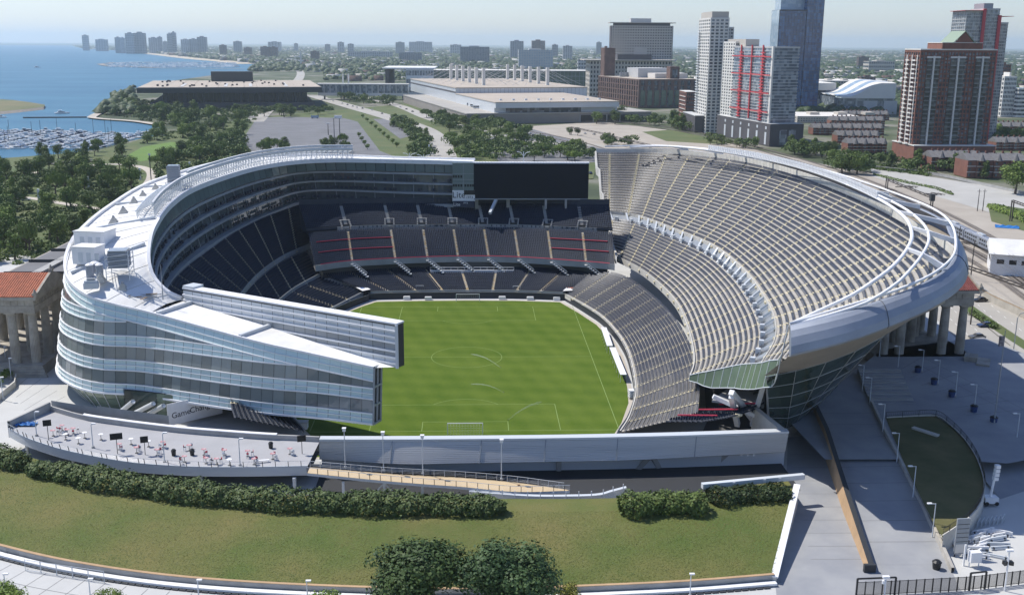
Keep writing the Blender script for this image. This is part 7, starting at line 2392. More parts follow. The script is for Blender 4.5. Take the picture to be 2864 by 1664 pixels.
# ------------------------------------------------------------------ bins, tables, screens on the terrace
def bin_(label, p, m, s_=.55, h=1.1, group=None):
    o = thing('litter_bin', label, 'bin', tuple(p), 0, group)
    MB().tube([(0, 0, 0), (0, 0, h*.8)], [s_*.8, s_], 10).build('drum', m, o)
    MB().tube([(0, 0, h*.8), (0, 0, h)], [s_*1.1, s_*.6], 10).build('lid', MT['black'], o)


MT['bin_blue'] = mat('blue bin', (0.02, 0.05, 0.16), .5)
for (x, y, lab) in [(1660, 270, 'nearest the stone columns'), (1747, 334, 'second from the stone columns'), (1842, 400, 'third from the stone columns'), (1960, 480, 'fourth from the stone columns'), (2066, 542, 'beside the foot of the flagpole')]:
    bin_('square blue bin on the shaded plaza, '+lab, z3(x, y, ZU if y < 505 else 2.7), MT['bin_blue'], .8, 1.6, 'blue bins on the plaza')
bin_('lone black bin on the sunlit paving below the ramps', z3(1760, 1322, 0), MT['black'], .7, 1.5)
for (x, y, lab) in [(1017, 1200, 'beside the third lamp post'), (1125, 1198, 'among the middle tables'), (1585, 1157, 'by the back wall')]:
    bin_('tall black bin on the terrace '+lab, zp(x, y), MT['black'], .45, 1.3, 'black bins on the terrace')
TB = [(312, 1085, 1), (385, 1107, 0), (395, 1080, 1), (460, 1130, 0), (497, 1098, 0), (592, 1108, 0), (768, 1135, 0), (800, 1185, 1), (870, 1148, 0), (920, 1198, 1), (1080, 1238, 1), (1108, 1172, 1), (1195, 1196, 1), (1207, 1247, 1),
      (1268, 1252, 1), (1315, 1200, 1), (1343, 1257, 0), (1450, 1205, 1), (1487, 1252, 1), (1597, 1222, 1), (1697, 1192, 1), (955, 1152, 1), (430, 1072, 1), (700, 1165, 1), (365, 1055, 1)]
MT['table_red'] = mat('red and white table top', (0.62, 0.60, 0.60), .5, col2=(0.42, 0.05, 0.07), scale=1.8)
tabs = []
for (x, y, st_) in TB:
    p = zp(x, y)
    o = link('bar_table', None, None, (p[0], p[1], Z_P)); o['category'] = 'bar table'
    MB().tube([(0, 0, 1.15), (0, 0, 1.2)], .48, 14).build('table_top', MT['table_red'] if st_ else MT['white_paint'], o)
    MB().tube([(0, 0, 0), (0, 0, 1.15)], .05, 6).build('stem', MT['dark'], o)
    MB().tube([(0, 0, 0), (0, 0, .05)], .32, 10).build('foot', MT['dark'], o)
    tabs.append((o, 'red and white' if st_ else 'plain white', 'on the terrace', x))
label_all(tabs, 'round bar table', 'bar tables on the terrace')
chs = []
for (x, y, st_) in TB:
    if not st_: continue
    for a in (rng.uniform(0, 6), rng.uniform(0, 6)):
        p = zp(x, y)+np.array([math.cos(a)*.85, math.sin(a)*.85, 0])
        o = link('bar_stool', None, None, (p[0], p[1], Z_P), (0, 0, a)); o['category'] = 'stool'
        MB().box(-.2, .2, -.2, .2, .74, .80).build('seat', MT['black'], o)
        MB().box(.16, .21, -.2, .2, .80, 1.15).build('backrest', MT['red_paint'] if rng.random() < .5 else MT['white_paint'], o)
        for q in ((-.17, -.17), (.17, -.17), (.17, .17), (-.17, .17)): MB().bar((q[0]*1.2, q[1]*1.2, 0), (*q, .74), .025).build('leg', MT['white_paint'], o)
        chs.append((o, 'slim', 'beside the terrace bar tables', x+math.cos(a)*10))
label_all(chs, 'bar stool', 'stools at the terrace tables')
for (x, yb, yt, w_, lab) in [(285, 1110, 992, 1.5, 'nearest the glass front'), (688, 1190, 1070, 2.2, 'widest, above the middle tables'), (850, 1195, 1088, 1.4, 'beside the blue print'), (1768, 1190, 1082, 1.6, 'by the end of the terrace')]:
    p = zp(x, yb); o = thing('outdoor_screen', 'black outdoor screen on a pole, '+lab, 'screen', (p[0], p[1], Z_P), .3, 'outdoor screens on the terrace')
    h_ = zat(p[0], p[1], (700+yt/2.0917)/SC)-Z_P
    MB().tube([(0, 0, 0), (0, 0, h_-.9)], .07, 6).build('pole', MT['dark'], o); MB().box(-w_/2, w_/2, -.1, .1, h_-1.2, h_).build('display', MT['black'], o)
p = zp(1540, 1240); o = thing('bench', 'pale bench near the front rail of the terrace', 'bench', (p[0], p[1], Z_P), .2)
MB().box(-1.1, 1.1, -.25, .25, .42, .5).build('seat', MT['white_paint'], o)
for q in (-.9, .9): MB().box(q-.05, q+.05, -.2, .2, 0, .42).build('leg', MT['white_paint'], o)
p = zp(145, 1022); o = thing('tarpaulin', 'crumpled blue tarpaulin in the corner of the terrace', 'tarpaulin', (p[0], p[1], Z_P))
m_ = MB(); R_ = [[(i*.5-2.2, j*.5-1, abs(math.sin(i*1.7+j*2.1))*.5) for i in range(10)] for j in range(5)]; m_.loft_rows(R_); m_.build('sheet', mat('blue tarp', (0.02, 0.16, 0.45), .6), o)

# banner under the overhang
pA, pB = G(414, 1044, 1.2), G(548, 1012, 1.2)
zt_ = 5.2
dv_ = (pB-pA)[:2]; L_ = np.linalg.norm(dv_); ang = math.atan2(dv_[1], dv_[0])
b = thing('banner', 'white slogan banner with dark lettering below the glass overhang', 'banner', tuple(pA), ang)
MB().box(0, L_, 0, .12, -.4, 4.4).build('banner_sheet', MT['white_paint'], b)
for w_, fx in (('Game', .24), ('Changer', .64), ('.', .87), ('.', .90)): text('lettering', w_, 1.75, MT['text_dark'], b, (L_*fx, -.03, 1.5+fx*.8), (HALF, -.06, 0))
# other banners in the bowl
def GY(u_, v_, Y): d = ray(u_, v_); return CAM+d*((Y-CAM[1])/d[1])
q0, q1, q2, q3 = GY(772, 546, 96.5), GY(833, 527, 100), GY(833, 516, 100), GY(769, 522, 96.5)
b = thing('banner', 'pale banner with dark lettering at the top of the shaded corner', 'banner', tuple(q0))
MB().poly([q-q0 for q in (q0, q1, q2, q3)]).build('banner_sheet', MT['white_paint'], b)
tl_ = text('lettering', 'provenIT', 2.0, MT['text_dark'], b, tuple((q0+q1+q2+q3)/4-q0+[-.8, -.25, .1]), (HALF, -.05, math.atan2(q1[1]-q0[1], q1[0]-q0[0])))
for (px, lab, m_, mk) in [([(866, 702), (886, 698), (912, 712), (892, 716)], 'white and blue banner at the shaded corner tunnel', MT['blue_print'], 0), ([(1385, 716), (1403, 699), (1424, 697), (1408, 715)], 'white banner with an orange emblem at the sunny corner tunnel', MT['orange'], 1)]:
    P_ = [G(a_, b__, 3.4) for a_, b__ in px]; c = sum(P_)/4
    o = thing('tunnel_banner', lab, 'banner', tuple(c))
    MB().poly([p-c for p in P_]).build('sheet', MT['white_paint'], o)
    q = [(p-c)*.42+np.array([0, 0, .02]) for p in P_]
    if mk: MB().tube([(0, 0, .01), (0, 0, .04)], 1.5, 16).build('emblem', m_, o)
    else: MB().poly(q).build('emblem', m_, o)
    MB().box(-1.9, 1.9, -1.6, 1.2, -3.4, -.6).build('tunnel', MT['black'], o)

# ------------------------------------------------------------------ field side things
for (u0, v0, u1, v1, lab) in [(1482, 820, 1497, 866, 'upper'), (1503, 870, 1530, 938, 'lower')]:
    a_, b_ = G(u0, v0, .3), G(u1, v1, .3); d = (b_-a_)[:2]; Ls = np.linalg.norm(d); an = math.atan2(d[1], d[0])
    o = thing('team_bench', f'long covered team bench beside the pitch, {lab} of two', 'team bench', (a_[0]-.6, a_[1], 0), an, 'team benches')
    MB().box(0, Ls, 1.2, 1.7, .42, .5).build('seat', MT['seat'], o)
    MB().box(0, Ls, 1.6, 1.7, .5, 1.9).build('back', MT['grey_panel_dark'], o)
    MB().box(0, Ls, .2, 1.75, 1.95, 2.05).build('canopy', MT['white_paint'], o)
    for k in range(7): MB().bar((Ls*k/6, .25, 0), (Ls*k/6, .3, 1.95), .04).bar((Ls*k/6, .3, 2.0), (Ls*k/6, 1.7, 1.98), .05).build('frame', MT['white_paint'], o)
for k, (u_, v_) in enumerate([(1001, 735), (1054, 736), (1236, 735), (1305, 736), (1370, 737)]):
    p = G(u_, v_, .3); o = thing('advert_box', f'small white box on the field edge below the far wall, {ordinal(k+1)} from the left', 'white box', (p[0], p[1], 0), 0, 'white boxes along the far wall')
    MB().box(-1.1, 1.1, -.5, .5, .05, .9).box(-1.0, 1.0, -.45, .45, .92, 1.05).build('case', MT['white_paint'], o)
for (u_, v_, lab) in [(1033, 714, 'nearer the shade'), (1272, 715, 'nearer the sun')]:
    p = G(u_, v_, 2.3); o = thing('small_goal', f'little white training goal leaning on the far seats, {lab}', 'goal', (p[0], p[1]+.8, 2.4), 0, 'training goals')
    for q in (-1, 1): MB().bar((q*1.2, 0, 0), (q*1.2, 0, 1.2), .06).build('post', MT['white_paint'], o)
    MB().bar((-1.2, 0, 1.2), (1.2, 0, 1.2), .06).build('crossbar', MT['white_paint'], o)
jm = bpy.data.materials.new('water jet'); jm.use_nodes = True
nt = jm.node_tree; pb = nt.nodes['Principled BSDF']; pb.inputs['Base Color'].default_value = (.8, .85, .85, 1); pb.inputs['Alpha'].default_value = .10; pb.inputs['Roughness'].default_value = .8
for (a_, b_, lab) in [((1232, 905), (1160, 872), 'inside the centre circle'), ((1240, 966), (1160, 946), 'just this side of the centre circle'), ((1250, 1034), (1332, 990), 'in the near penalty area')]:
    p0, p1 = G(*a_, 0), G(*b_, 0); d = p1-p0
    o = thing('sprinkler_jet', 'thin white sprinkler jet over the grass '+lab, 'water jet', tuple(p0), 0, 'sprinkler jets')
    P_ = [d*f+np.array([0, 0, 9*f*(1-f)*.35]) for f in np.linspace(0, 1, 14)]
    MB().tube(P_, list(np.linspace(.04, .22, 14)), 6).build('spray', jm, o)
    MB().tube([(0, 0, 0), (0, 0, .25)], .08, 6).build('nozzle', MT['dark'], o)
p = G(1553, 975, .5); o = thing('camera_stand', 'small white frame stand at the field corner by the sunny seats', 'stand', (p[0], p[1], 0))
for k in range(4): MB().box(-.6, .6, -.8, .8, .5+k*.5, .58+k*.5).build('shelf', MT['white_paint'], o)
for q in ((-.6, -.8), (.6, -.8), (.6, .8), (-.6, .8)): MB().bar((*q, 0), (*q, 2.2), .05).build('post', MT['white_paint'], o)
p = G(742, 1045, .8); o = thing('equipment_box', 'white box on the field corner under the glass overhang', 'box', (p[0], p[1], 0))
MB().box(-1.3, 1.3, -.9, .9, 0, 1.4).build('case', MT['white_paint'], o); MB().box(-1.4, 1.4, -1, 1, 1.42, 1.55).build('lid', MT['concrete_pale'], o)

# ------------------------------------------------------------------ things on the white roof
def roof_z(u_, v_):
    """level of the white roof below a sight line"""
    best = None
    for k in range(NR):
        for f in (0, .2, .4, .6, .8, 1.0):
            q = RA[k]*(1-f)+RB[k]*f
            d_ = (proj(q)[0]-u_)**2+(proj(q)[1]-v_)**2
            if best is None or d_ < best[0]: best = (d_, q[2])
    return best[1]+.3


RA, RB = ri.pts(NR), ro.pts(NR)
for (u_, v_, w_, d_, h_, lab) in [(236, 602, 7.6, 5.5, 3.4, 'large white plant room on the roof, uphill of its neighbour'), (220, 642, 5.6, 4.5, 3.4, 'smaller white plant room on the roof beside the round tanks')]:
    z_ = roof_z(u_, v_); p = G(u_, v_, z_); o = thing('plant_room', lab, 'plant room', tuple(p), -.18)
    MB().box(-w_/2, w_/2, -d_/2, d_/2, -.4, h_).build('wall', MT['white_paint'], o); MB().box(-w_/2-.15, w_/2+.15, -d_/2-.15, d_/2+.15, h_, h_+.25).build('roof', MT['roof_white'], o)
    for q in range(3): MB().box(-w_/2+1.5+q*2, -w_/2+2.6+q*2, -d_/2-.06, -d_/2, .2, 2.3).build('door', MT['grey_panel'], o)
for k, (u_, v_, s_) in enumerate([(280, 549, .55), (304, 525, .55), (330, 501, .55), (352, 484, .5), (383, 465, .45), (303, 716, .6), (248, 690, .5)]):
    z_ = roof_z(u_, v_); p = G(u_, v_, z_); o = thing('roof_ventilator', ('pyramid shaped grey ventilator on the white roof, '+ordinal(k+1)+' up from the plant rooms') if k < 5 else ('stepped grey ventilator near the low roof end' if k == 5 else 'stepped grey ventilator beside the round tanks'), 'ventilator', tuple(p), 0, 'ventilators on the white roof')
    for j in range(5): w_ = (1.9-j*.33)*s_; MB().box(-w_, w_, -w_, w_, j*.62*s_-.3, j*.62*s_+.18).build('louvre', MT['concrete_pale'], o)
    MB().box(-.4*s_, .4*s_, -.4*s_, .4*s_, 0, 3.4*s_).build('shaft', MT['grey_panel_dark'], o)
for k, (u_, v_, r_, h_) in enumerate([(222, 680, .85, 2.6), (234, 676, .85, 2.6), (246, 680, .8, 2.6), (233, 658, 1.0, 1.0), (206, 612, .95, .9)]):
    z_ = roof_z(u_, v_); p = G(u_, v_, z_); o = thing('roof_tank', ('tall steel cooling tank on the white roof, '+ordinal(k+1)+' of three') if k < 3 else ('squat white round tank behind the three tall ones' if k == 3 else 'squat round tank beside the large plant room'), 'tank', tuple(p), 0, 'round tanks on the white roof')
    MB().tube([(0, 0, -.3), (0, 0, h_)], r_, 14).build('shell', MT['steel'], o); MB().tube([(0, 0, h_), (0, 0, h_+.35)], [r_*1.08, r_*.5], 14).build('cap', MT['white_paint'], o)
for (u_, v_, w_, h_, base_h, lab) in [(297, 680, 3.9, 3.9, 2.2, 'big silver louvred cabinet on a scaffold beside the roof tanks'), (430, 464, 3.0, 6.6, 0, 'tall silver louvred tower standing on the white roof')]:
    z_ = roof_z(u_, v_); p = G(u_, v_, z_); o = thing('louvred_cabinet', lab, 'louvred cabinet', tuple(p), .1)
    MB().box(-w_/2, w_/2, -w_/2, w_/2, base_h, base_h+h_).build('core', MT['grey_panel_dark'], o)
    for j in range(int(h_/.5)): MB().box(-w_/2-.12, w_/2+.12, -w_/2-.12, w_/2+.12, base_h+j*.5, base_h+j*.5+.36).build('louvre', MT['steel'], o)
    sc_ = MB()
    for q in ((-1, -1), (1, -1), (1, 1), (-1, 1)):
        sc_.bar((q[0]*(w_/2+.5), q[1]*(w_/2+.5), -.4), (q[0]*(w_/2+.5), q[1]*(w_/2+.5), base_h+(h_ if base_h else 2)), .08)
    for zz in np.arange(.4, base_h+3, 1.1):
        for q in ((-1, -1, 1, -1), (1, -1, 1, 1), (1, 1, -1, 1), (-1, 1, -1, -1)):
            sc_.bar((q[0]*(w_/2+.5), q[1]*(w_/2+.5), zz), (q[2]*(w_/2+.5), q[3]*(w_/2+.5), zz+.6), .05)
    sc_.build('scaffold', MT['grey_panel'], o)
z_ = roof_z(225, 706); p = G(225, 706, z_); o = thing('air_handler', 'grey stepped air handler on the low roof before the round tanks', 'air handler', tuple(p), .2)
MB().box(-1.5, 1.5, -1.0, 1.0, -.3, 1.0).build('casing', MT['grey_panel'], o); MB().box(-1.3, 1.3, -.8, .8, 1.02, 1.5).build('hood', MT['grey_panel'], o); MB().box(-.8, .8, -.5, .5, 1.52, 1.9).build('cap', MT['grey_panel_dark'], o)
z_ = roof_z(345, 731); p = G(345, 731, z_); o = thing('timber_pile', 'untidy pile of pipes and boards on the low white roof', 'pile', tuple(p))
for k in range(26): a_ = rng.uniform(-.5, .5)+(1.3 if k % 6 == 0 else 0); x_, y_ = rng.uniform(-4, 4), rng.uniform(-1.6, 1.6); l_ = rng.uniform(1, 2.6); MB().bar((x_-math.cos(a_)*l_, y_-math.sin(a_)*l_, .1+k*.02), (x_+math.cos(a_)*l_, y_+math.sin(a_)*l_, .15+k*.02), .09).build('board' if k % 3 == 0 else 'pipe', MT['tan_wall'] if k % 3 == 0 else MT['grey_panel_dark'], o)
z_ = roof_z(401, 732); p = G(401, 733, z_); o = thing('flagpole', 'thin bare pole at the inner edge of the low white roof', 'pole', tuple(p)); MB().tube([(0, 0, -.4), (0, 0, 7.5)], [.12, .06], 6).build('pole', MT['grey_panel_dark'], o)

# ------------------------------------------------------------------ plaza clutter, signs, fences
p = z3(2045, 975, .2); o = thing('light_tower', 'folded white mobile light tower on its trailer beside the raised lawn', 'light tower', tuple(p))
MB().box(-1.2, 1.2, -.8, .8, .4, 1.5).build('trailer', MT['white_paint'], o); MB().tube([(0, 0, 1.4), (.5, 0, 6.6)], .22, 8).build('mast', MT['white_paint'], o)
for j in range(4): MB().box(.1+j*.05, .9+j*.05, -.4, .4, 4.6+j*.75, 5.2+j*.75).build('lamp', MT['white_paint'], o)
for q in (-.9, .9): MB().tube([(q, -.9, .4), (q, .9, .4)], .38, 8).build('wheel', MT['black'], o)
p = z3(1885, 1255, 0); o = thing('map_board', 'tall grey information board standing by the end of the tan wall', 'sign board', tuple(p), .08)
MB().box(-1.1, 1.1, -.12, .12, .5, 6.6).build('board', MT['grey_panel_dark'], o)
for k in range(5): MB().box(-1.0, 1.0, -.16, -.125, 5.6-k*.75, 5.66-k*.75).build('divider', MT['black'], o)
MB().box(-1.0, 1.0, -.15, -.122, .7, 2.2).build('map_panel', MT['pale_roof'], o)
for q in (-.9, .9): MB().box(q-.08, q+.08, -.08, .08, 0, .5).build('leg', MT['dark'], o)
MT['wrap'] = mat('white plastic wrap', (0.78, 0.78, 0.78), .35)
pl = []
for k in range(26):
    x_ = rng.uniform(1930, 2110); y_ = rng.uniform(1130, 1290)
    p = z3(x_, y_, 0)
    o = link('barrier_section', None, None, (p[0], p[1], 0), (0, 0, rng.uniform(-.8, .8))); o['category'] = 'barrier'
    l_ = rng.uniform(1.0, 2.2)
    MB().box(-l_, l_, -.28, .28, .05, .3).box(-l_, l_, -.12, .12, .32, rng.uniform(.5, 1.0)).build('barrier_body', MT['wrap'] if k % 4 else MT['grey_panel'], o)
    for q in (-.75, .75): MB().box(l_*q-.1, l_*q+.1, -.3, .3, 0, .5).build('foot', MT['dark'], o)
    pl.append((o, 'white wrapped' if k % 4 else 'grey', 'in the heap by the information board', x_))
label_all(pl, 'barrier section', 'heap of barriers by the information board')
for k in range(3):
    p = z3(1800+k*26, 1180+k*8, 0); o = thing('wrapped_bundle', 'lumpy white wrapped bundle behind the information board, '+ordinal(k+1)+' from the wall', 'bundle', tuple(p), k, 'wrapped bundles')
    c = MB(); c.tube([(-1.1, 0, .3), (-.7, .1, .7), (0, 0, .8), (.8, -.1, .6), (1.2, 0, .25)], [.2, .6, .7, .6, .2], 9); c.build('wrapping', MT['wrap'], o, smooth=True)
    MB().bar((-.5, -.6, .7), (-.4, .6, .8), .05).build('strap', MT['dark'], o)
for k in range(7):
    p = z3(1985+k*22, 1095-k*4, 0)
    o = thing('crowd_barrier', 'steel crowd barrier leaning in the stack beside the heap, '+ordinal(k+1)+' from the lawn', 'barrier', tuple(p), .9, 'stacked crowd barriers')
    m_ = MB()
    for zz in (.15, 1.1): m_.bar((-1.2, 0, zz), (1.2, 0, zz), .04)
    m_.build('rail', MT['grey_panel'], o)
    m_ = MB()
    for q in np.linspace(-1.2, 1.2, 11): m_.bar((q, 0, .15), (q, 0, 1.1), .025)
    m_.build('bar', MT['grey_panel'], o, kind='stuff')
p = z3(1960, 1310, 0); o = thing('white_cabinet', 'white cabinet on legs beside the information board', 'cabinet', tuple(p), .1)
MB().box(-.9, .9, -.5, .5, .9, 2.6).build('case', MT['white_paint'], o)
for q in (-.8, .8): MB().bar((q, 0, 0), (q, 0, .9), .07).build('leg', MT['white_paint'], o)
p = z3(1905, 1305, 0); o = thing('white_post', 'slim white post between the information board and the white cabinet', 'post', tuple(p)); MB().box(-.12, .12, -.12, .12, 0, 3.6).build('post', MT['white_paint'], o)
p = z3(1700, 605, 2.6); o = thing('stone_bench', 'pale stone block lying on the raised lawn', 'bench', tuple(p), -.95)
MB().box(-2.8, 2.8, -.45, .45, 0, .75).build('block', MT['concrete_pale'], o); MB().box(-2.85, 2.85, -.5, .5, .76, .9).build('top', MT['concrete_pale'], o)
# flagpole with flag
p = z3(2070, 545, 2.8); o = thing('flagpole', 'tall flagpole with a limp dark flag beside the shaded plaza', 'flagpole', tuple(p))
hf = zat(p[0], p[1], (900+45/1.9158)/SC)-2.8
MB().tube([(0, 0, 0), (.0, 0, hf)], [.16, .07], 7).build('pole', MT['grey_panel_dark'], o)
MB().hexa([(0, -.05), (-.2, -.15), (-.9, -.1), (-1.1, .1)][::-1], hf-3.4, hf-1.2).build('flag', mat('faded flag', (0.10, 0.08, 0.10), .9, col2=(.35, .32, .33), scale=1.5), o)
# entrance fence at the lower edge
fa = [z3(1330, 1470, 0), z3(1530, 1462, 0), z3(1920, 1440, 0), z3(2000, 1432, 0), z3(2300, 1395, 0)]
o = thing('entrance_fence', 'black steel entrance fence with gate frames along the lower picture edge', 'fence', (0, 0, 0))
fc_ = Curve(fa, smooth=False).pts(46)
for k in range(0, 46, 2): MB().bar(fc_[k], fc_[k]+[0, 0, 2.4], .06).build('post', MT['black'], o)
for zz in (.25, 2.3): MB().tube(list(fc_+[0, 0, zz]), .05, 4).build('rail', MT['black'], o)
pk = MB()
for k in range(45):
    for q in (0, .2, .4, .6, .8): pk.bar(fc_[k]*(1-q)+fc_[k+1]*q+[0, 0, .25], fc_[k]*(1-q)+fc_[k+1]*q+[0, 0, 2.3], .02)
pk.build('picket', MT['black'], o, kind='stuff')
for a_, b_ in ((0, 9), (27, 31)):
    MB().bar(fc_[a_]+[0, 0, 0], fc_[a_]+[0, 0, 2.9], .12).bar(fc_[b_], fc_[b_]+[0, 0, 2.9], .12).bar(fc_[a_]+[0, 0, 2.9], fc_[b_]+[0, 0, 2.9], .1).build('gate_frame', MT['black'], o)
for (x, y, h_, lab) in [(1480, 1475, 3.2, 'white globe camera post behind the entrance fence'), (2125, 1440, 6.5, 'white lamp and loudspeaker post behind the entrance fence')]:
    p = z3(x, y, 0); o = thing('camera_post', lab, 'post', tuple(p))
    MB().tube([(0, 0, 0), (0, 0, h_)], .12, 7).build('pole', MT['white_paint'], o); MB().box(-.5, .5, -.25, .25, h_, h_+.3).build('lamp_head', MT['white_paint'], o)
    if h_ > 5:
        for q in (-1, 1): MB().hexa([(q*.15, -.2), (q*.7, -.4), (q*.7, .4), (q*.15, .2)][::q], 4.3, 4.9).build('loudspeaker', MT['black'], o)
    else: MB().tube([(-.25, 0, h_-.9), (-.25, 0, h_-.4)], .3, 8).build('camera_dome', MT['white_paint'], o)
# wire barriers on the lower path
for k in range(5):
    p = zb4(180+k*112, 745+k*17, 0); q_ = zb4(180+(k+1)*112, 745+(k+1)*17, 0)
    d = (q_-p)[:2]; an = math.atan2(d[1], d[0]); l_ = np.linalg.norm(d)
    o = thing('wire_barrier', 'light wire fence panel on the lower path, '+ordinal(k+1)+' from the picture corner', 'fence panel', tuple(p), an, 'wire fence panels on the lower path')
    m_ = MB()
    for zz in (.15, 1.9): m_.bar((0, 0, zz), (l_, 0, zz), .03)
    for xx in (0, l_*.97): m_.bar((xx, 0, 0), (xx, 0, 2), .03)
    m_.build('frame', MT['grey_panel'], o)
    m_ = MB()
    for xx in np.linspace(0, l_, 14): m_.bar((xx, 0, .15), (xx, 0, 1.9), .008)
    m_.build('wire', MT['grey_panel'], o, kind='stuff')
p = zb4(30, 640, 0); o = thing('bike_rack', 'steel bicycle rack beside the retaining wall in the picture corner', 'rack', tuple(p), -.3)
for k in range(8): MB().tube([(k*.45, 0, 0), (k*.45, 0, 1.0), (k*.45+.25, .3, 1.0), (k*.45+.25, .3, 0)], .04, 5).build('hoop', MT['grey_panel_dark'], o)
# shrubs at the lower edge
for (u_, v_, r_, m_, lab) in [(1395, 1468, 2.6, LEAF['yellow'], 'yellow-green bush beside the big trees at the lower edge'), (18, 1490, 3.4, LEAF['light'], 'green bush top at the lower picture corner'), (262, 1492, 2.8, LEAF['light'], 'green bush top below the wire fence panels'), (800, 1496, 3.4, LEAF['light'], 'green bush top beside the lower path lamp'), (905, 1494, 2.2, LEAF['mid'], 'small green bush beside the big dark tree'), (512, 1496, 1.5, LEAF['mid'], 'little green bush tip at the lower edge')]:
    p = G(u_, v_, 1.5); o = thing('bush', lab, 'bush', (p[0], p[1], 0)); c = link('foliage', crown_mesh('round', int(u_) % 97, m_, 2200, .10, 14), o, (0, 0, r_*.7)); c.scale = (r_, r_, r_*.8)
    MB().tube([(0, 0, 0), (0, 0, r_*.8)], .1, 5).build('stem', MT['bark'], o)
# planter wall at the left
o = thing('planter_wall', 'pale wall with a shrub at the side of the plaza', 'wall', (0, 0, 0))
a_, b_, c_ = G(-30, 1010, 0), G(38, 955, 0), G(42, 935, 0)
MB().loft_rows([[a_, b_, c_], [a_+[0, 0, 1.6], b_+[0, 0, 1.6], c_+[0, 0, 1.6]], [a_+[-.4, .5, 1.6], b_+[-.4, .5, 1.6], c_+[-.4, .5, 1.6]]]).build('wall_face', MT['concrete_pale'], o)
for k in range(3): p = G(-8+k*10, 935-k*8, 1.5); c = link('shrub_foliage', crown_mesh('round', 11+k, LEAF['mid'], 900, .14, 8), o, tuple(p)); c.scale = (1.8, 1.8, 1.5)

# ------------------------------------------------------------------ cars
def car_protos():
    P_ = []
    for nm, c in (('silver', (.45, .46, .48)), ('white', (.75, .75, .75)), ('black', (.015, .016, .02)), ('dark blue', (.03, .05, .12)), ('red', (.32, .03, .03)), ('grey', (.16, .165, .17))):
        m_ = mat('car paint '+nm, c, .25, metal=.3 if nm in ('silver', 'grey') else 0, spec=.8)
        b = MB()
        prof = [(-2.2, .45), (-2.25, .8), (-1.9, .95), (1.1, .95), (2.1, .78), (2.25, .5), (2.2, .3), (-2.15, .3)]
        b.v += [(x, -.88, z) for x, z in prof]+[(x, .88, z) for x, z in prof]
        n = len(prof); b.f.append(tuple(range(n))); b.f.append(tuple(range(2*n-1, n-1, -1)))
        for k in range(n): b.f.append((k, k+n, (k+1) % n+n, (k+1) % n))
        b.i += [0]*(n+2)
        body = new_mesh('body', b.v, b.f, m_)
        g = MB().hexa([(-1.75, -.80), (1.0, -.80), (1.0, .80), (-1.75, .80)], .95, 1.42, top=[(-1.25, -.66), (.35, -.66), (.35, .66), (-1.25, .66)])
        r = MB().box(-1.2, .3, -.64, .64, 1.42, 1.47)
        P_.append((nm, body, new_mesh('glazing', g.v, g.f, MT['black']), new_mesh('roof', r.v, r.f, m_)))
    w = MB().tube([(0, -.11, 0), (0, .11, 0)], .33, 10)
    return P_, new_mesh('wheel', w.v, w.f, MT['black'])


CARS, WHEEL = car_protos()
cl = []
def car(u_, v_, k, an, where, z=.11):
    nm, b, g, r = CARS[k]
    p = G(u_, v_, z)
    o = link('car', None, None, (p[0], p[1], z), (0, 0, an)); o['category'] = 'car'
    link('body', b, o); link('glazing', g, o); link('roof', r, o)
    for q in ((-1.4, -.82), (1.4, -.82), (1.4, .82), (-1.4, .82)): link('wheel', WHEEL, o, (*q, .33))
    cl.append((o, nm, where, u_))


AR = math.radians(118)
for (u_, v_, k) in [(2424, 804, 3), (2404, 833, 5), (2412, 742, 2)]: car(u_, v_, k, AR+1.2, 'on the wide road beside the colonnade')
for (u_, v_, k) in [(842, 256, 1), (868, 263, 0), (892, 268, 2), (915, 272, 1), (940, 281, 5), (1038, 335, 2), (1047, 341, 0), (1062, 356, 1), (820, 250, 1), (855, 259, 3), (878, 266, 1)]: car(u_, v_, k, 1.9, 'on the curving road')
for (u_, v_, k) in [(960, 259, 2), (1000, 270, 5), (1015, 276, 2), (985, 265, 1)]: car(u_, v_, k, 2.0, 'on the outer road')
for (u_, v_, k) in [(36, 493, 1), (52, 491, 2), (64, 494, 0), (20, 492, 3)]: car(u_, v_, k, .3, 'on the park road')
for (u_, v_, k) in [(1182, 362, 1), (1230, 352, 2), (1255, 356, 0), (1304, 330, 1), (1310, 335, 2), (1440, 330, 1), (1462, 332, 0), (1385, 352, 2), (1192, 356, 5), (1160, 350, 1), (1452, 428, 3)]: car(u_, v_, k, rng.uniform(0, 3), 'in the tree shaded car park')
for k in range(22): car(60+k*9+rng.uniform(-3, 3), 408-k*.5+rng.uniform(-2, 2), rng.randint(0, 5), 1.4, 'in the harbour car park')
label_all(cl, 'car', 'cars on the roads and car parks')
for (u_, v_, lab, m_) in [(832, 292, 'white box van at the far edge of the empty lot', 'white_paint'), (1017, 329, 'pale bus by the curving road hedge', 'grey_panel'), (775, 322-30, 'pale blue trailer at the far edge of the empty lot', 'pale_blue_glass')]:
    p = G(u_, v_, .1); o = thing('van', lab, 'van', tuple(p), .1)
    MB().box(-4, 4, -1.2, 1.2, .5, 3.2).build('body', MT[m_], o); MB().box(4.02, 4.1, -1, 1, 1.6, 2.8).build('windscreen', MT['black'], o)
    for q in (-2.6, 2.6): MB().tube([(q, -1.25, .5), (q, 1.25, .5)], .5, 8).build('wheel', MT['black'], o)

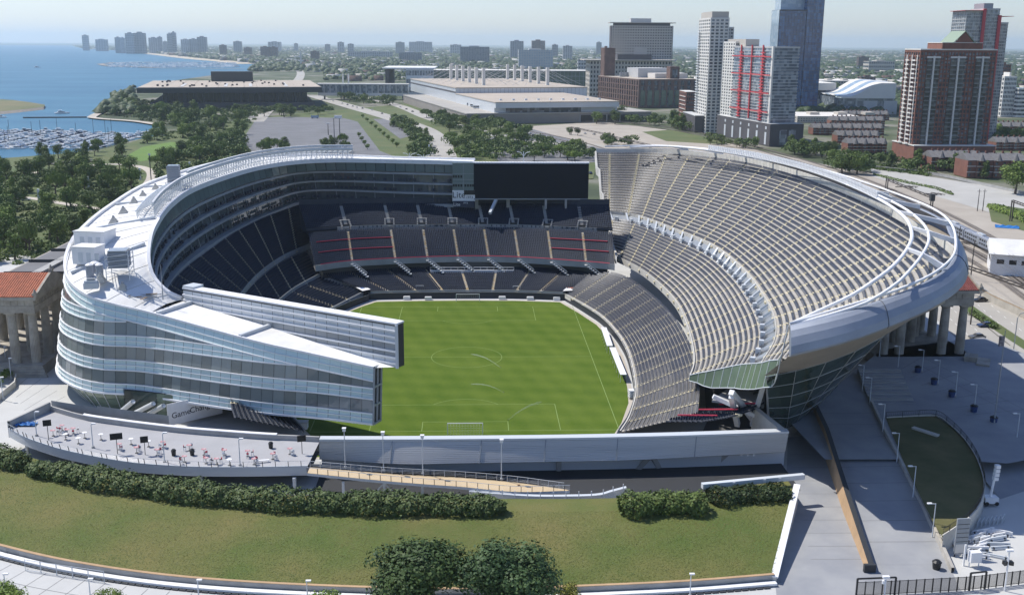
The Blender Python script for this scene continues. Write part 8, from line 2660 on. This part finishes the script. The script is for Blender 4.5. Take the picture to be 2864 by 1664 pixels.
# ------------------------------------------------------------------ harbour: piers and boats
def boat_proto(L_, m_hull, m_deck, kind, seed):
    b = MB(); w = L_*.16; r = random.Random(seed)
    out = [(-L_*.5, -w), (L_*.12, -w), (L_*.38, -w*.6), (L_*.5, 0), (L_*.38, w*.6), (L_*.12, w), (-L_*.5, w)]
    b.mat(0).hexa([(x*.94, y*.8) for x, y in out], 0, 1.3, top=out)
    b.mat(1).hexa([(x*.9, y*.85) for x, y in out], 1.3, 1.42)
    if kind == 'motor':
        b.mat(0).hexa([(-L_*.3, -w*.7), (L_*.16, -w*.6), (L_*.16, w*.6), (-L_*.3, w*.7)], 1.42, 2.5, top=[(-L_*.28, -w*.65), (L_*.08, -w*.5), (L_*.08, w*.5), (-L_*.28, w*.65)])
        b.mat(2).hexa([(-L_*.25, -w*.72), (L_*.17, -w*.62), (L_*.17, w*.62), (-L_*.25, w*.72)], 1.75, 2.2)
        b.mat(1).box(-L_*.3, 0, -w*.6, w*.6, 2.5, 2.62)
        if L_ > 11: b.mat(0).box(-L_*.22, -.02*L_, -w*.45, w*.45, 2.64, 3.5); b.mat(1).box(-L_*.26, 0, -w*.5, w*.5, 3.9, 4.0); b.mat(0).bar((-L_*.2, 0, 3.5), (-L_*.2, 0, 4), .1)
    else:
        b.mat(0).box(-L_*.2, L_*.15, -w*.45, w*.45, 1.42, 1.9)
        b.mat(2).bar((L_*.06, 0, 1.4), (L_*.06, 0, L_*1.25), .12).bar((L_*.06, 0, 2.4), (-L_*.32, 0, 2.5), .22)
    return new_mesh('boat', b.v, b.f, [m_hull, m_deck, MT['dark']], b.i)


gel = mat('white gelcoat', (0.80, 0.80, 0.79), .35); dk_ = mat('pale boat deck', (0.66, 0.65, 0.62), .6); navy_h = mat('navy hull', (0.03, 0.05, 0.11), .35); bl_c = mat('blue boat cover', (0.06, 0.13, 0.34), .7)
BP = [(boat_proto(11, gel, dk_, 'motor', 1), 'white motor'), (boat_proto(14.5, gel, gel, 'motor', 2), 'large white motor'), (boat_proto(9.5, gel, bl_c, 'motor', 3), 'blue covered motor'), (boat_proto(12, navy_h, dk_, 'motor', 4), 'navy hulled motor'), (boat_proto(11, gel, dk_, 'sail', 5), 'white sailing')]
bl = []
HB = [G(a, b, 0)[:2] for a, b in [(-70, 322), (130, 323), (325, 330), (342, 337), (318, 350), (255, 370), (130, 390), (-70, 404)]]
for r_ in range(8):
    x_ = -458+r_*27.5
    ys = [y for y in np.arange(540, 830, 1.0) if inside((x_, y), HB)]
    if len(ys) < 20: continue
    y0_, y1_ = ys[0], ys[-1]
    dk = thing('dock', 'floating pale dock in the harbour, '+ordinal(r_+1)+' from the picture edge', 'dock', (x_, y0_, 0), 0, 'docks in the harbour')
    MB().box(-.9, .9, 0, y1_-y0_, -.6, .12).build('deck', MT['concrete_pale'], dk)
    y = y0_+3
    while y < y1_-2:
        for s_ in (-1, 1):
            if rng.random() < .08 or len(bl) >= 292: continue
            i_ = rng.choices(range(5), [4, 3, 1.0, .6, .7])[0]
            o = link('boat', BP[i_][0], None, (x_+s_*(6.9+rng.uniform(-.5, .5)), y+rng.uniform(-.4, .4), WZ-.2), (0, 0, (0 if s_ > 0 else math.pi)+rng.uniform(-.05, .05)))
            o['category'] = 'boat'
            bl.append((o, BP[i_][1], f'at the {ordinal(r_+1)} harbour dock', -y))
        y += rng.uniform(6.2, 8.0)
label_all(bl, 'boat', 'boats moored in the harbour', 'open water')
for (u_, v_, an, lab) in [(92, 167, 0, 'white motor boat out on the open lake'), (153, 280, .4, 'small white boat off the peninsula tip'), (268, 252, 2.6, 'white boat hugging the tree covered shore'), (262, 262, .5, 'white boat leaving a wake beside the shore'), (-2, 290, 0, 'dark boat at the picture edge beside the peninsula')]:
    p = G(u_, v_, WZ); o = link('boat', BP[1][0], None, (p[0], p[1], WZ-.2), (0, 0, an), lab, 'boat'); o.scale = (1.5, 1.5, 1.3) if v_ < 200 else (1.1, 1.1, 1.1)
a_, b_ = G(57, 290, .3), G(213, 289, .3); d = b_-a_
o = thing('breakwater', 'long low dark floating breakwater across the harbour mouth', 'breakwater', tuple(a_), math.atan2(d[1], d[0])); MB().box(0, np.linalg.norm(d[:2]), -1.2, 1.2, -.8, .7).build('pontoon', MT['charcoal'], o)
for (u0, v0, u1, v1, lab) in [(345, 326, 400, 320, 'pale pier at the shore end of the harbour, upper'), (300, 342, 350, 338, 'pale pier at the shore end of the harbour, lower')]:
    a_, b_ = G(u0, v0, .4), G(u1, v1, .4); d = b_-a_; o = thing('pier', lab, 'pier', tuple(a_), math.atan2(d[1], d[0])); MB().box(0, np.linalg.norm(d[:2]), -1.5, 1.5, -.8, .3).build('deck', MT['concrete_pale'], o)
    for k in range(4): MB().tube([(np.linalg.norm(d[:2])*k/3, 1.6, -.8), (np.linalg.norm(d[:2])*k/3, 1.6, 2.2)], .25, 6).build('pile', MT['dark'], o)
# far marina: too small to tell boats apart
r = np.random.default_rng(4); pts = []
while len(pts) < 700:
    u_, v_ = r.uniform(268, 585), r.uniform(155, 167)
    p = G(u_, v_, 0); pts.append((p[0], p[1], r.uniform(4, 9), r.uniform(0, 3.1)))
m_ = MB()
for x, y, l_, an in pts: m_.obox((x, y), (math.cos(an), math.sin(an)), l_, l_*.3, -.3, 2.4)
m_.build('distant_boats', gel, kind='stuff')

# ------------------------------------------------------------------ railway: tracks, gantries, train, shed, road beyond
MT['rail'] = mat('rail steel', (0.10, 0.085, 0.075), .6, metal=.3)
MT['ballast'] = mat('dark ballast', (0.20, 0.175, 0.15), .95, var=.2, scale=.4)
TR = [[(1440, 300), (1640, 318), (1800, 352), (2050, 424), (2250, 500), (2420, 590), (2560, 690)], [(1470, 296), (1650, 314), (1810, 348), (2060, 418), (2260, 494), (2435, 580), (2580, 680)],
      [(2180, 490), (2330, 560), (2440, 626), (2580, 730)], [(2200, 480), (2350, 550), (2460, 612), (2590, 705)], [(2330, 610), (2420, 660), (2580, 775)], [(2360, 600), (2440, 640), (2590, 745)],
      [(1250, 322), (1380, 345), (1500, 378)], [(1270, 318), (1400, 342), (1520, 376)], [(2300, 575), (2400, 625), (2500, 690), (2600, 760)]]
for tr in TR:
    o, P_ = strip('railway_track', tr, 2.8, MT['ballast'], .12, n=40)
    d = np.gradient(P_[:, :2], axis=0); d /= np.linalg.norm(d, axis=1)[:, None]; q = np.stack([-d[:, 1], d[:, 0]], -1)
    m_ = MB()
    for s_ in (-.75, .75): m_.tube([(p[0]+w[0]*s_, p[1]+w[1]*s_, .24) for p, w in zip(P_, q)], .09, 4)
    m_.build('rail', MT['rail'], o)
for (u0, v0, u1, v1, h_, lab) in [(2290, 530, 2180, 480, 9, 'behind the silver rim, carrying a dark signal box'), (2368, 725, 2530, 790, 10, 'nearest the wide road'), (2487, 545, 2560, 575, 10, 'beside the blue tarpaulin'), (1490, 352, 1600, 380, 7, 'beyond the top corner of the stand'), (1405, 332, 1500, 352, 7, 'behind the tree shaded car park')]:
    a_, b_ = G(u0, v0, 0), G(u1, v1, 0)
    o = thing('rail_gantry', 'dark steel railway gantry '+lab, 'gantry', tuple(a_), 0, 'railway gantries')
    d = b_-a_
    for e in ((0, 0, 0), d):
        for q in (-.5, .5): MB().bar((e[0]+q, e[1], 0), (e[0]+q, e[1], h_), .22).build('leg', MT['rail'], o)
    m_ = MB()
    for z_ in (h_-.9, h_): m_.bar((0, 0, z_), (d[0], d[1], z_), .2)
    for k in range(10): m_.bar((d[0]*k/10, d[1]*k/10, h_-.9), (d[0]*(k+1)/10, d[1]*(k+1)/10, h_), .1)
    m_.build('truss_beam', MT['rail'], o)
    if 'signal' in lab: MB().box(-1, 1, -1, 1, h_-2, h_+1.2).build('signal_box', MT['dark'], o)
wire = MB()
for tr in TR[:6]:
    P_ = Curve([G(a, b, 7) for a, b in tr]).pts(14); wire.tube([p for p in P_], .05, 3)
    wire.tube([p+np.array([0, 0, 1]) for p in P_], .04, 3)
o = thing('overhead_wire', 'thin overhead wires strung above the railway tracks', 'wires', (0, 0, 0)); wire.build('wire', MT['rail'], o, kind='stuff')
for (u_, v_, h_, lab) in [(2405, 520, 11, 'left pole of the pair on the dirt yard'), (2418, 520, 11, 'right pole of the pair on the dirt yard'), (2355, 640, 13, 'pole beside the tracks behind the silver fascia'), (2388, 690, 14, 'pole beside the white shed'), (2372, 790, 12, 'pole on the road edge beside the stone columns'), (2388, 800, 12, 'second pole on the road edge beside the stone columns')]:
    p = G(u_, v_, 0); o = thing('utility_pole', 'dark '+lab, 'pole', (p[0], p[1], 0), 0, 'dark poles by the railway'); MB().tube([(0, 0, 0), (0, 0, h_)], [.22, .14], 6).build('pole', MT['rail'], o); MB().box(-1, 1, -.1, .1, h_-1.2, h_-1).build('crossarm', MT['rail'], o)
# train: two double-deck coaches
pA, pB = G(2318, 563, .3), G(2447, 625, .3); d = (pB-pA)[:2]; Lt = np.linalg.norm(d); an = math.atan2(d[1], d[0])
for k in range(2):
    f = (k+.5)/2; p = pA+(pB-pA)*f; l_ = Lt*.485
    o = thing('train_coach', ('leading silver double-deck train coach with a dark cab end', 'following silver double-deck train coach half behind the rim')[1-k], 'train coach', (p[0], p[1], .25), an, 'coaches of the silver train')
    b = MB().box(-l_/2, l_/2, -1.5, 1.5, 1.0, 4.6); b.hexa([(-l_/2, -1.5), (l_/2, -1.5), (l_/2, 1.5), (-l_/2, 1.5)], 4.61, 5.1, top=[(-l_/2, -.9), (l_/2, -.9), (l_/2, .9), (-l_/2, .9)]); b.build('body', MT['steel'], o)
    n_ = int(l_/2.2)
    for zz in (1.9, 3.4):
        for j in range(n_):
            if abs(j-n_/2) < 1: continue
            x_ = -l_/2+1+j*2.2; MB().box(x_, x_+1.4, -1.54, -1.505, zz, zz+.75).build('window', MT['black'], o)
    for q in (-.9, .9): MB().box(q-.6, q+.6, -1.54, -1.505, 1.1, 3.6).build('door', MT['grey_panel_dark'], o)
    MB().box(-l_/2, l_/2, -1.3, 1.3, .45, .98).build('underframe', MT['dark'], o)
    for q in (-l_/2+3, l_/2-3): MB().box(q-1.4, q+1.4, -1.2, 1.2, .05, .9).build('bogie', MT['black'], o)
    if k: MB().box(l_/2+.01, l_/2+.2, -1.45, 1.45, 1.0, 4.7).build('cab_end', MT['black'], o)
    MB().box(-3, 3, -.8, .8, 5.11, 5.6).build('roof_unit', MT['grey_panel'], o)
# white shed
pc = G(2430, 655, 0); o = thing('white_shed', 'white gabled shed with a clerestory roof beside the tracks', 'shed', (pc[0], pc[1], 0), -.42)
MB().box(0, 34, -16, 6, 0, 7.5).build('wall', MT['white_paint'], o)
r_ = MB(); r_.hexa([(-.8, -16.8), (34.8, -16.8), (34.8, -5), (-.8, -5)], 7.52, [7.7, 7.7, 11.5, 11.5]); r_.hexa([(-.8, -5), (34.8, -5), (34.8, 6.8), (-.8, 6.8)], 7.52, [11.5, 11.5, 7.7, 7.7]); r_.build('roof', MT['roof_white'], o)
for k in range(7): MB().box(-.06, -.01, -14+k*2.8, -12.4+k*2.8, 4.4, 5.8).build('window', MT['black'], o)
for k in range(8): MB().box(2+k*4, 4.4+k*4, -16.06, -16.01, 4.2, 5.8).build('window', MT['black'], o)
p = G(2478, 560, .1); o = thing('tarpaulin', 'bright blue tarpaulin over a heap in the dirt yard', 'tarpaulin', (p[0], p[1], 0), -.4)
m_ = MB(); m_.loft_rows([[(i*1.1-5, j*1.2-2.4, (1.2-abs(j-2)*.5)*(.6+.5*abs(math.sin(i*1.9+j)))) for i in range(10)] for j in range(5)]); m_.build('sheet', bpy.data.materials['blue tarp'], o)
for k, (u_, v_) in enumerate([(2180, 470), (2300, 480), (2230, 462), (2330, 585), (2360, 600)]):
    p = G(u_, v_, 0); o = thing('scrap_heap', 'low dark heap of scrap and ties in the dirt yard, '+ordinal(k+1)+' from the stadium rim', 'heap', (p[0], p[1], 0), 0, 'scrap heaps in the yard')
    for j in range(16): a_ = rng.uniform(0, 3); x_, y_ = rng.uniform(-5, 5), rng.uniform(-2, 2); MB().bar((x_-math.cos(a_)*1.6, y_-math.sin(a_)*1.6, .2+j*.04), (x_+math.cos(a_)*1.6, y_+math.sin(a_)*1.6, .3+j*.05), .16).build('tie', MT['rail'], o)
# long walls and the wide road by the colonnade
o = thing('long_wall', 'long tan concrete wall between the wide road and the tracks', 'wall', (0, 0, 0))
P_ = Curve([G(a, b, 0) for a, b in [(2370, 690), (2420, 735), (2500, 775), (2580, 815)]]).pts(24)
MB().loft_rows([P_, P_+[0, 0, 3.0], P_+[.3, .4, 3.0], P_+[.3, .4, 0]]).build('wall_face', MT['concrete'], o)
MB().loft_rows([P_+[-.05, -.05, 2.5], P_+[-.05, -.05, 2.7]]).build('band', MT['tan_wall'], o)
o = thing('long_wall', 'low concrete wall along the pale lot behind the dirt yard', 'wall', (0, 0, 0))
P_ = Curve([G(a, b, 0) for a, b in [(2150, 414), (2300, 432), (2440, 462), (2580, 492)]]).pts(24)
MB().loft_rows([P_, P_+[0, 0, 1.6], P_+[.3, .6, 1.6], P_+[.3, .6, 0]]).build('wall_face', MT['concrete_grey'], o); MB().loft_rows([P_+[-.1, -.1, 1.62], P_+[.4, .7, 1.62]]).build('coping', MT['concrete_pale'], o)
strip('road', [(2300, 640), (2392, 722), (2480, 800), (2620, 905)], 13, MT['road'], .13)
strip('road', [(2300, 735), (2395, 820), (2470, 880), (2620, 990)], 12, MT['road'], .125)
strip('verge', [(2330, 715), (2400, 768), (2520, 848), (2640, 920)], 4, MT['park_grass'], .16)
strip('sidewalk', [(2360, 880), (2440, 965), (2540, 1040), (2640, 1110)], 11, MT['path'], .14)
for off in (-4, 4):
    for i_, rd in enumerate(([(2300, 640), (2392, 722), (2480, 800), (2620, 905)], [(2300, 735), (2395, 820), (2470, 880), (2620, 990)])):
        P_ = Curve([G(a, b, .15) for a, b in rd]).pts(40); m_ = MB()
        dd_ = np.gradient(P_[:, :2], axis=0); dd_ /= np.linalg.norm(dd_, axis=1)[:, None]
        for k in range(0, 38, 2):
            c = (P_[k]+P_[k+1])/2; n_ = np.array([-dd_[k][1], dd_[k][0]])
            m_.obox(c[:2]+n_*off*.5, dd_[k], 1.2, .08, .137, .145)
        m_.build('lane_marking', MT['white_line'], kind='structure')
hedge('hedge', 'low scrubby hedge between the wide road and the sidewalk', [(2372, 855), (2410, 880), (2470, 915), (2560, 975)], 1.0, .9, 1.1, .5, 40, MT['hedge'])
hedge('hedge', 'leafy strip on the median of the wide road', [(2385, 765), (2420, 785), (2450, 805)], .8, .6, 1.4, .5, 40, leaf_mat('verge leaves', (.05, .09, .02), (.12, .17, .04), 1))
hedge('hedge', 'weedy green bank beside the pale lot', [(2440, 505), (2500, 525), (2580, 560)], 1.2, 1.4, 4.5, .9, 40, LEAF['light'])
hedge('hedge', 'thin weedy strip between the dirt yard and the pale lot', [(2150, 428), (2230, 448), (2300, 462), (2345, 478)], .6, .6, 1.8, .7, 20, LEAF['mid'])
for (u_, vb, vt, lab) in [(2492, 880, 770, 'curved grey street lamp over the wide road near the picture edge')]:
    p = G(u_, vb, .1); o = thing('street_lamp', lab, 'street lamp', tuple(p)); h_ = zat(p[0], p[1], vt)
    MB().tube([(0, 0, 0), (0, 0, h_-1.5), (.6, 0, h_-.3), (2.6, 0, h_)], .12, 7).build('pole', MT['grey_panel_dark'], o); MB().box(2.3, 3.3, -.2, .2, h_-.1, h_+.1).build('lamp_head', MT['grey_panel_dark'], o)
# stepped terrace below the stone columns
o = thing('stepped_wall', 'dark stepped stone wall below the stone columns', 'wall', tuple(z3(1950, 260, 0)), -.5)
for k in range(4): MB().box(-2+k*3, 1+k*3, -3-k*2.5, 1, 0, 4.2-k*.8).build('block', MT['stone'], o)
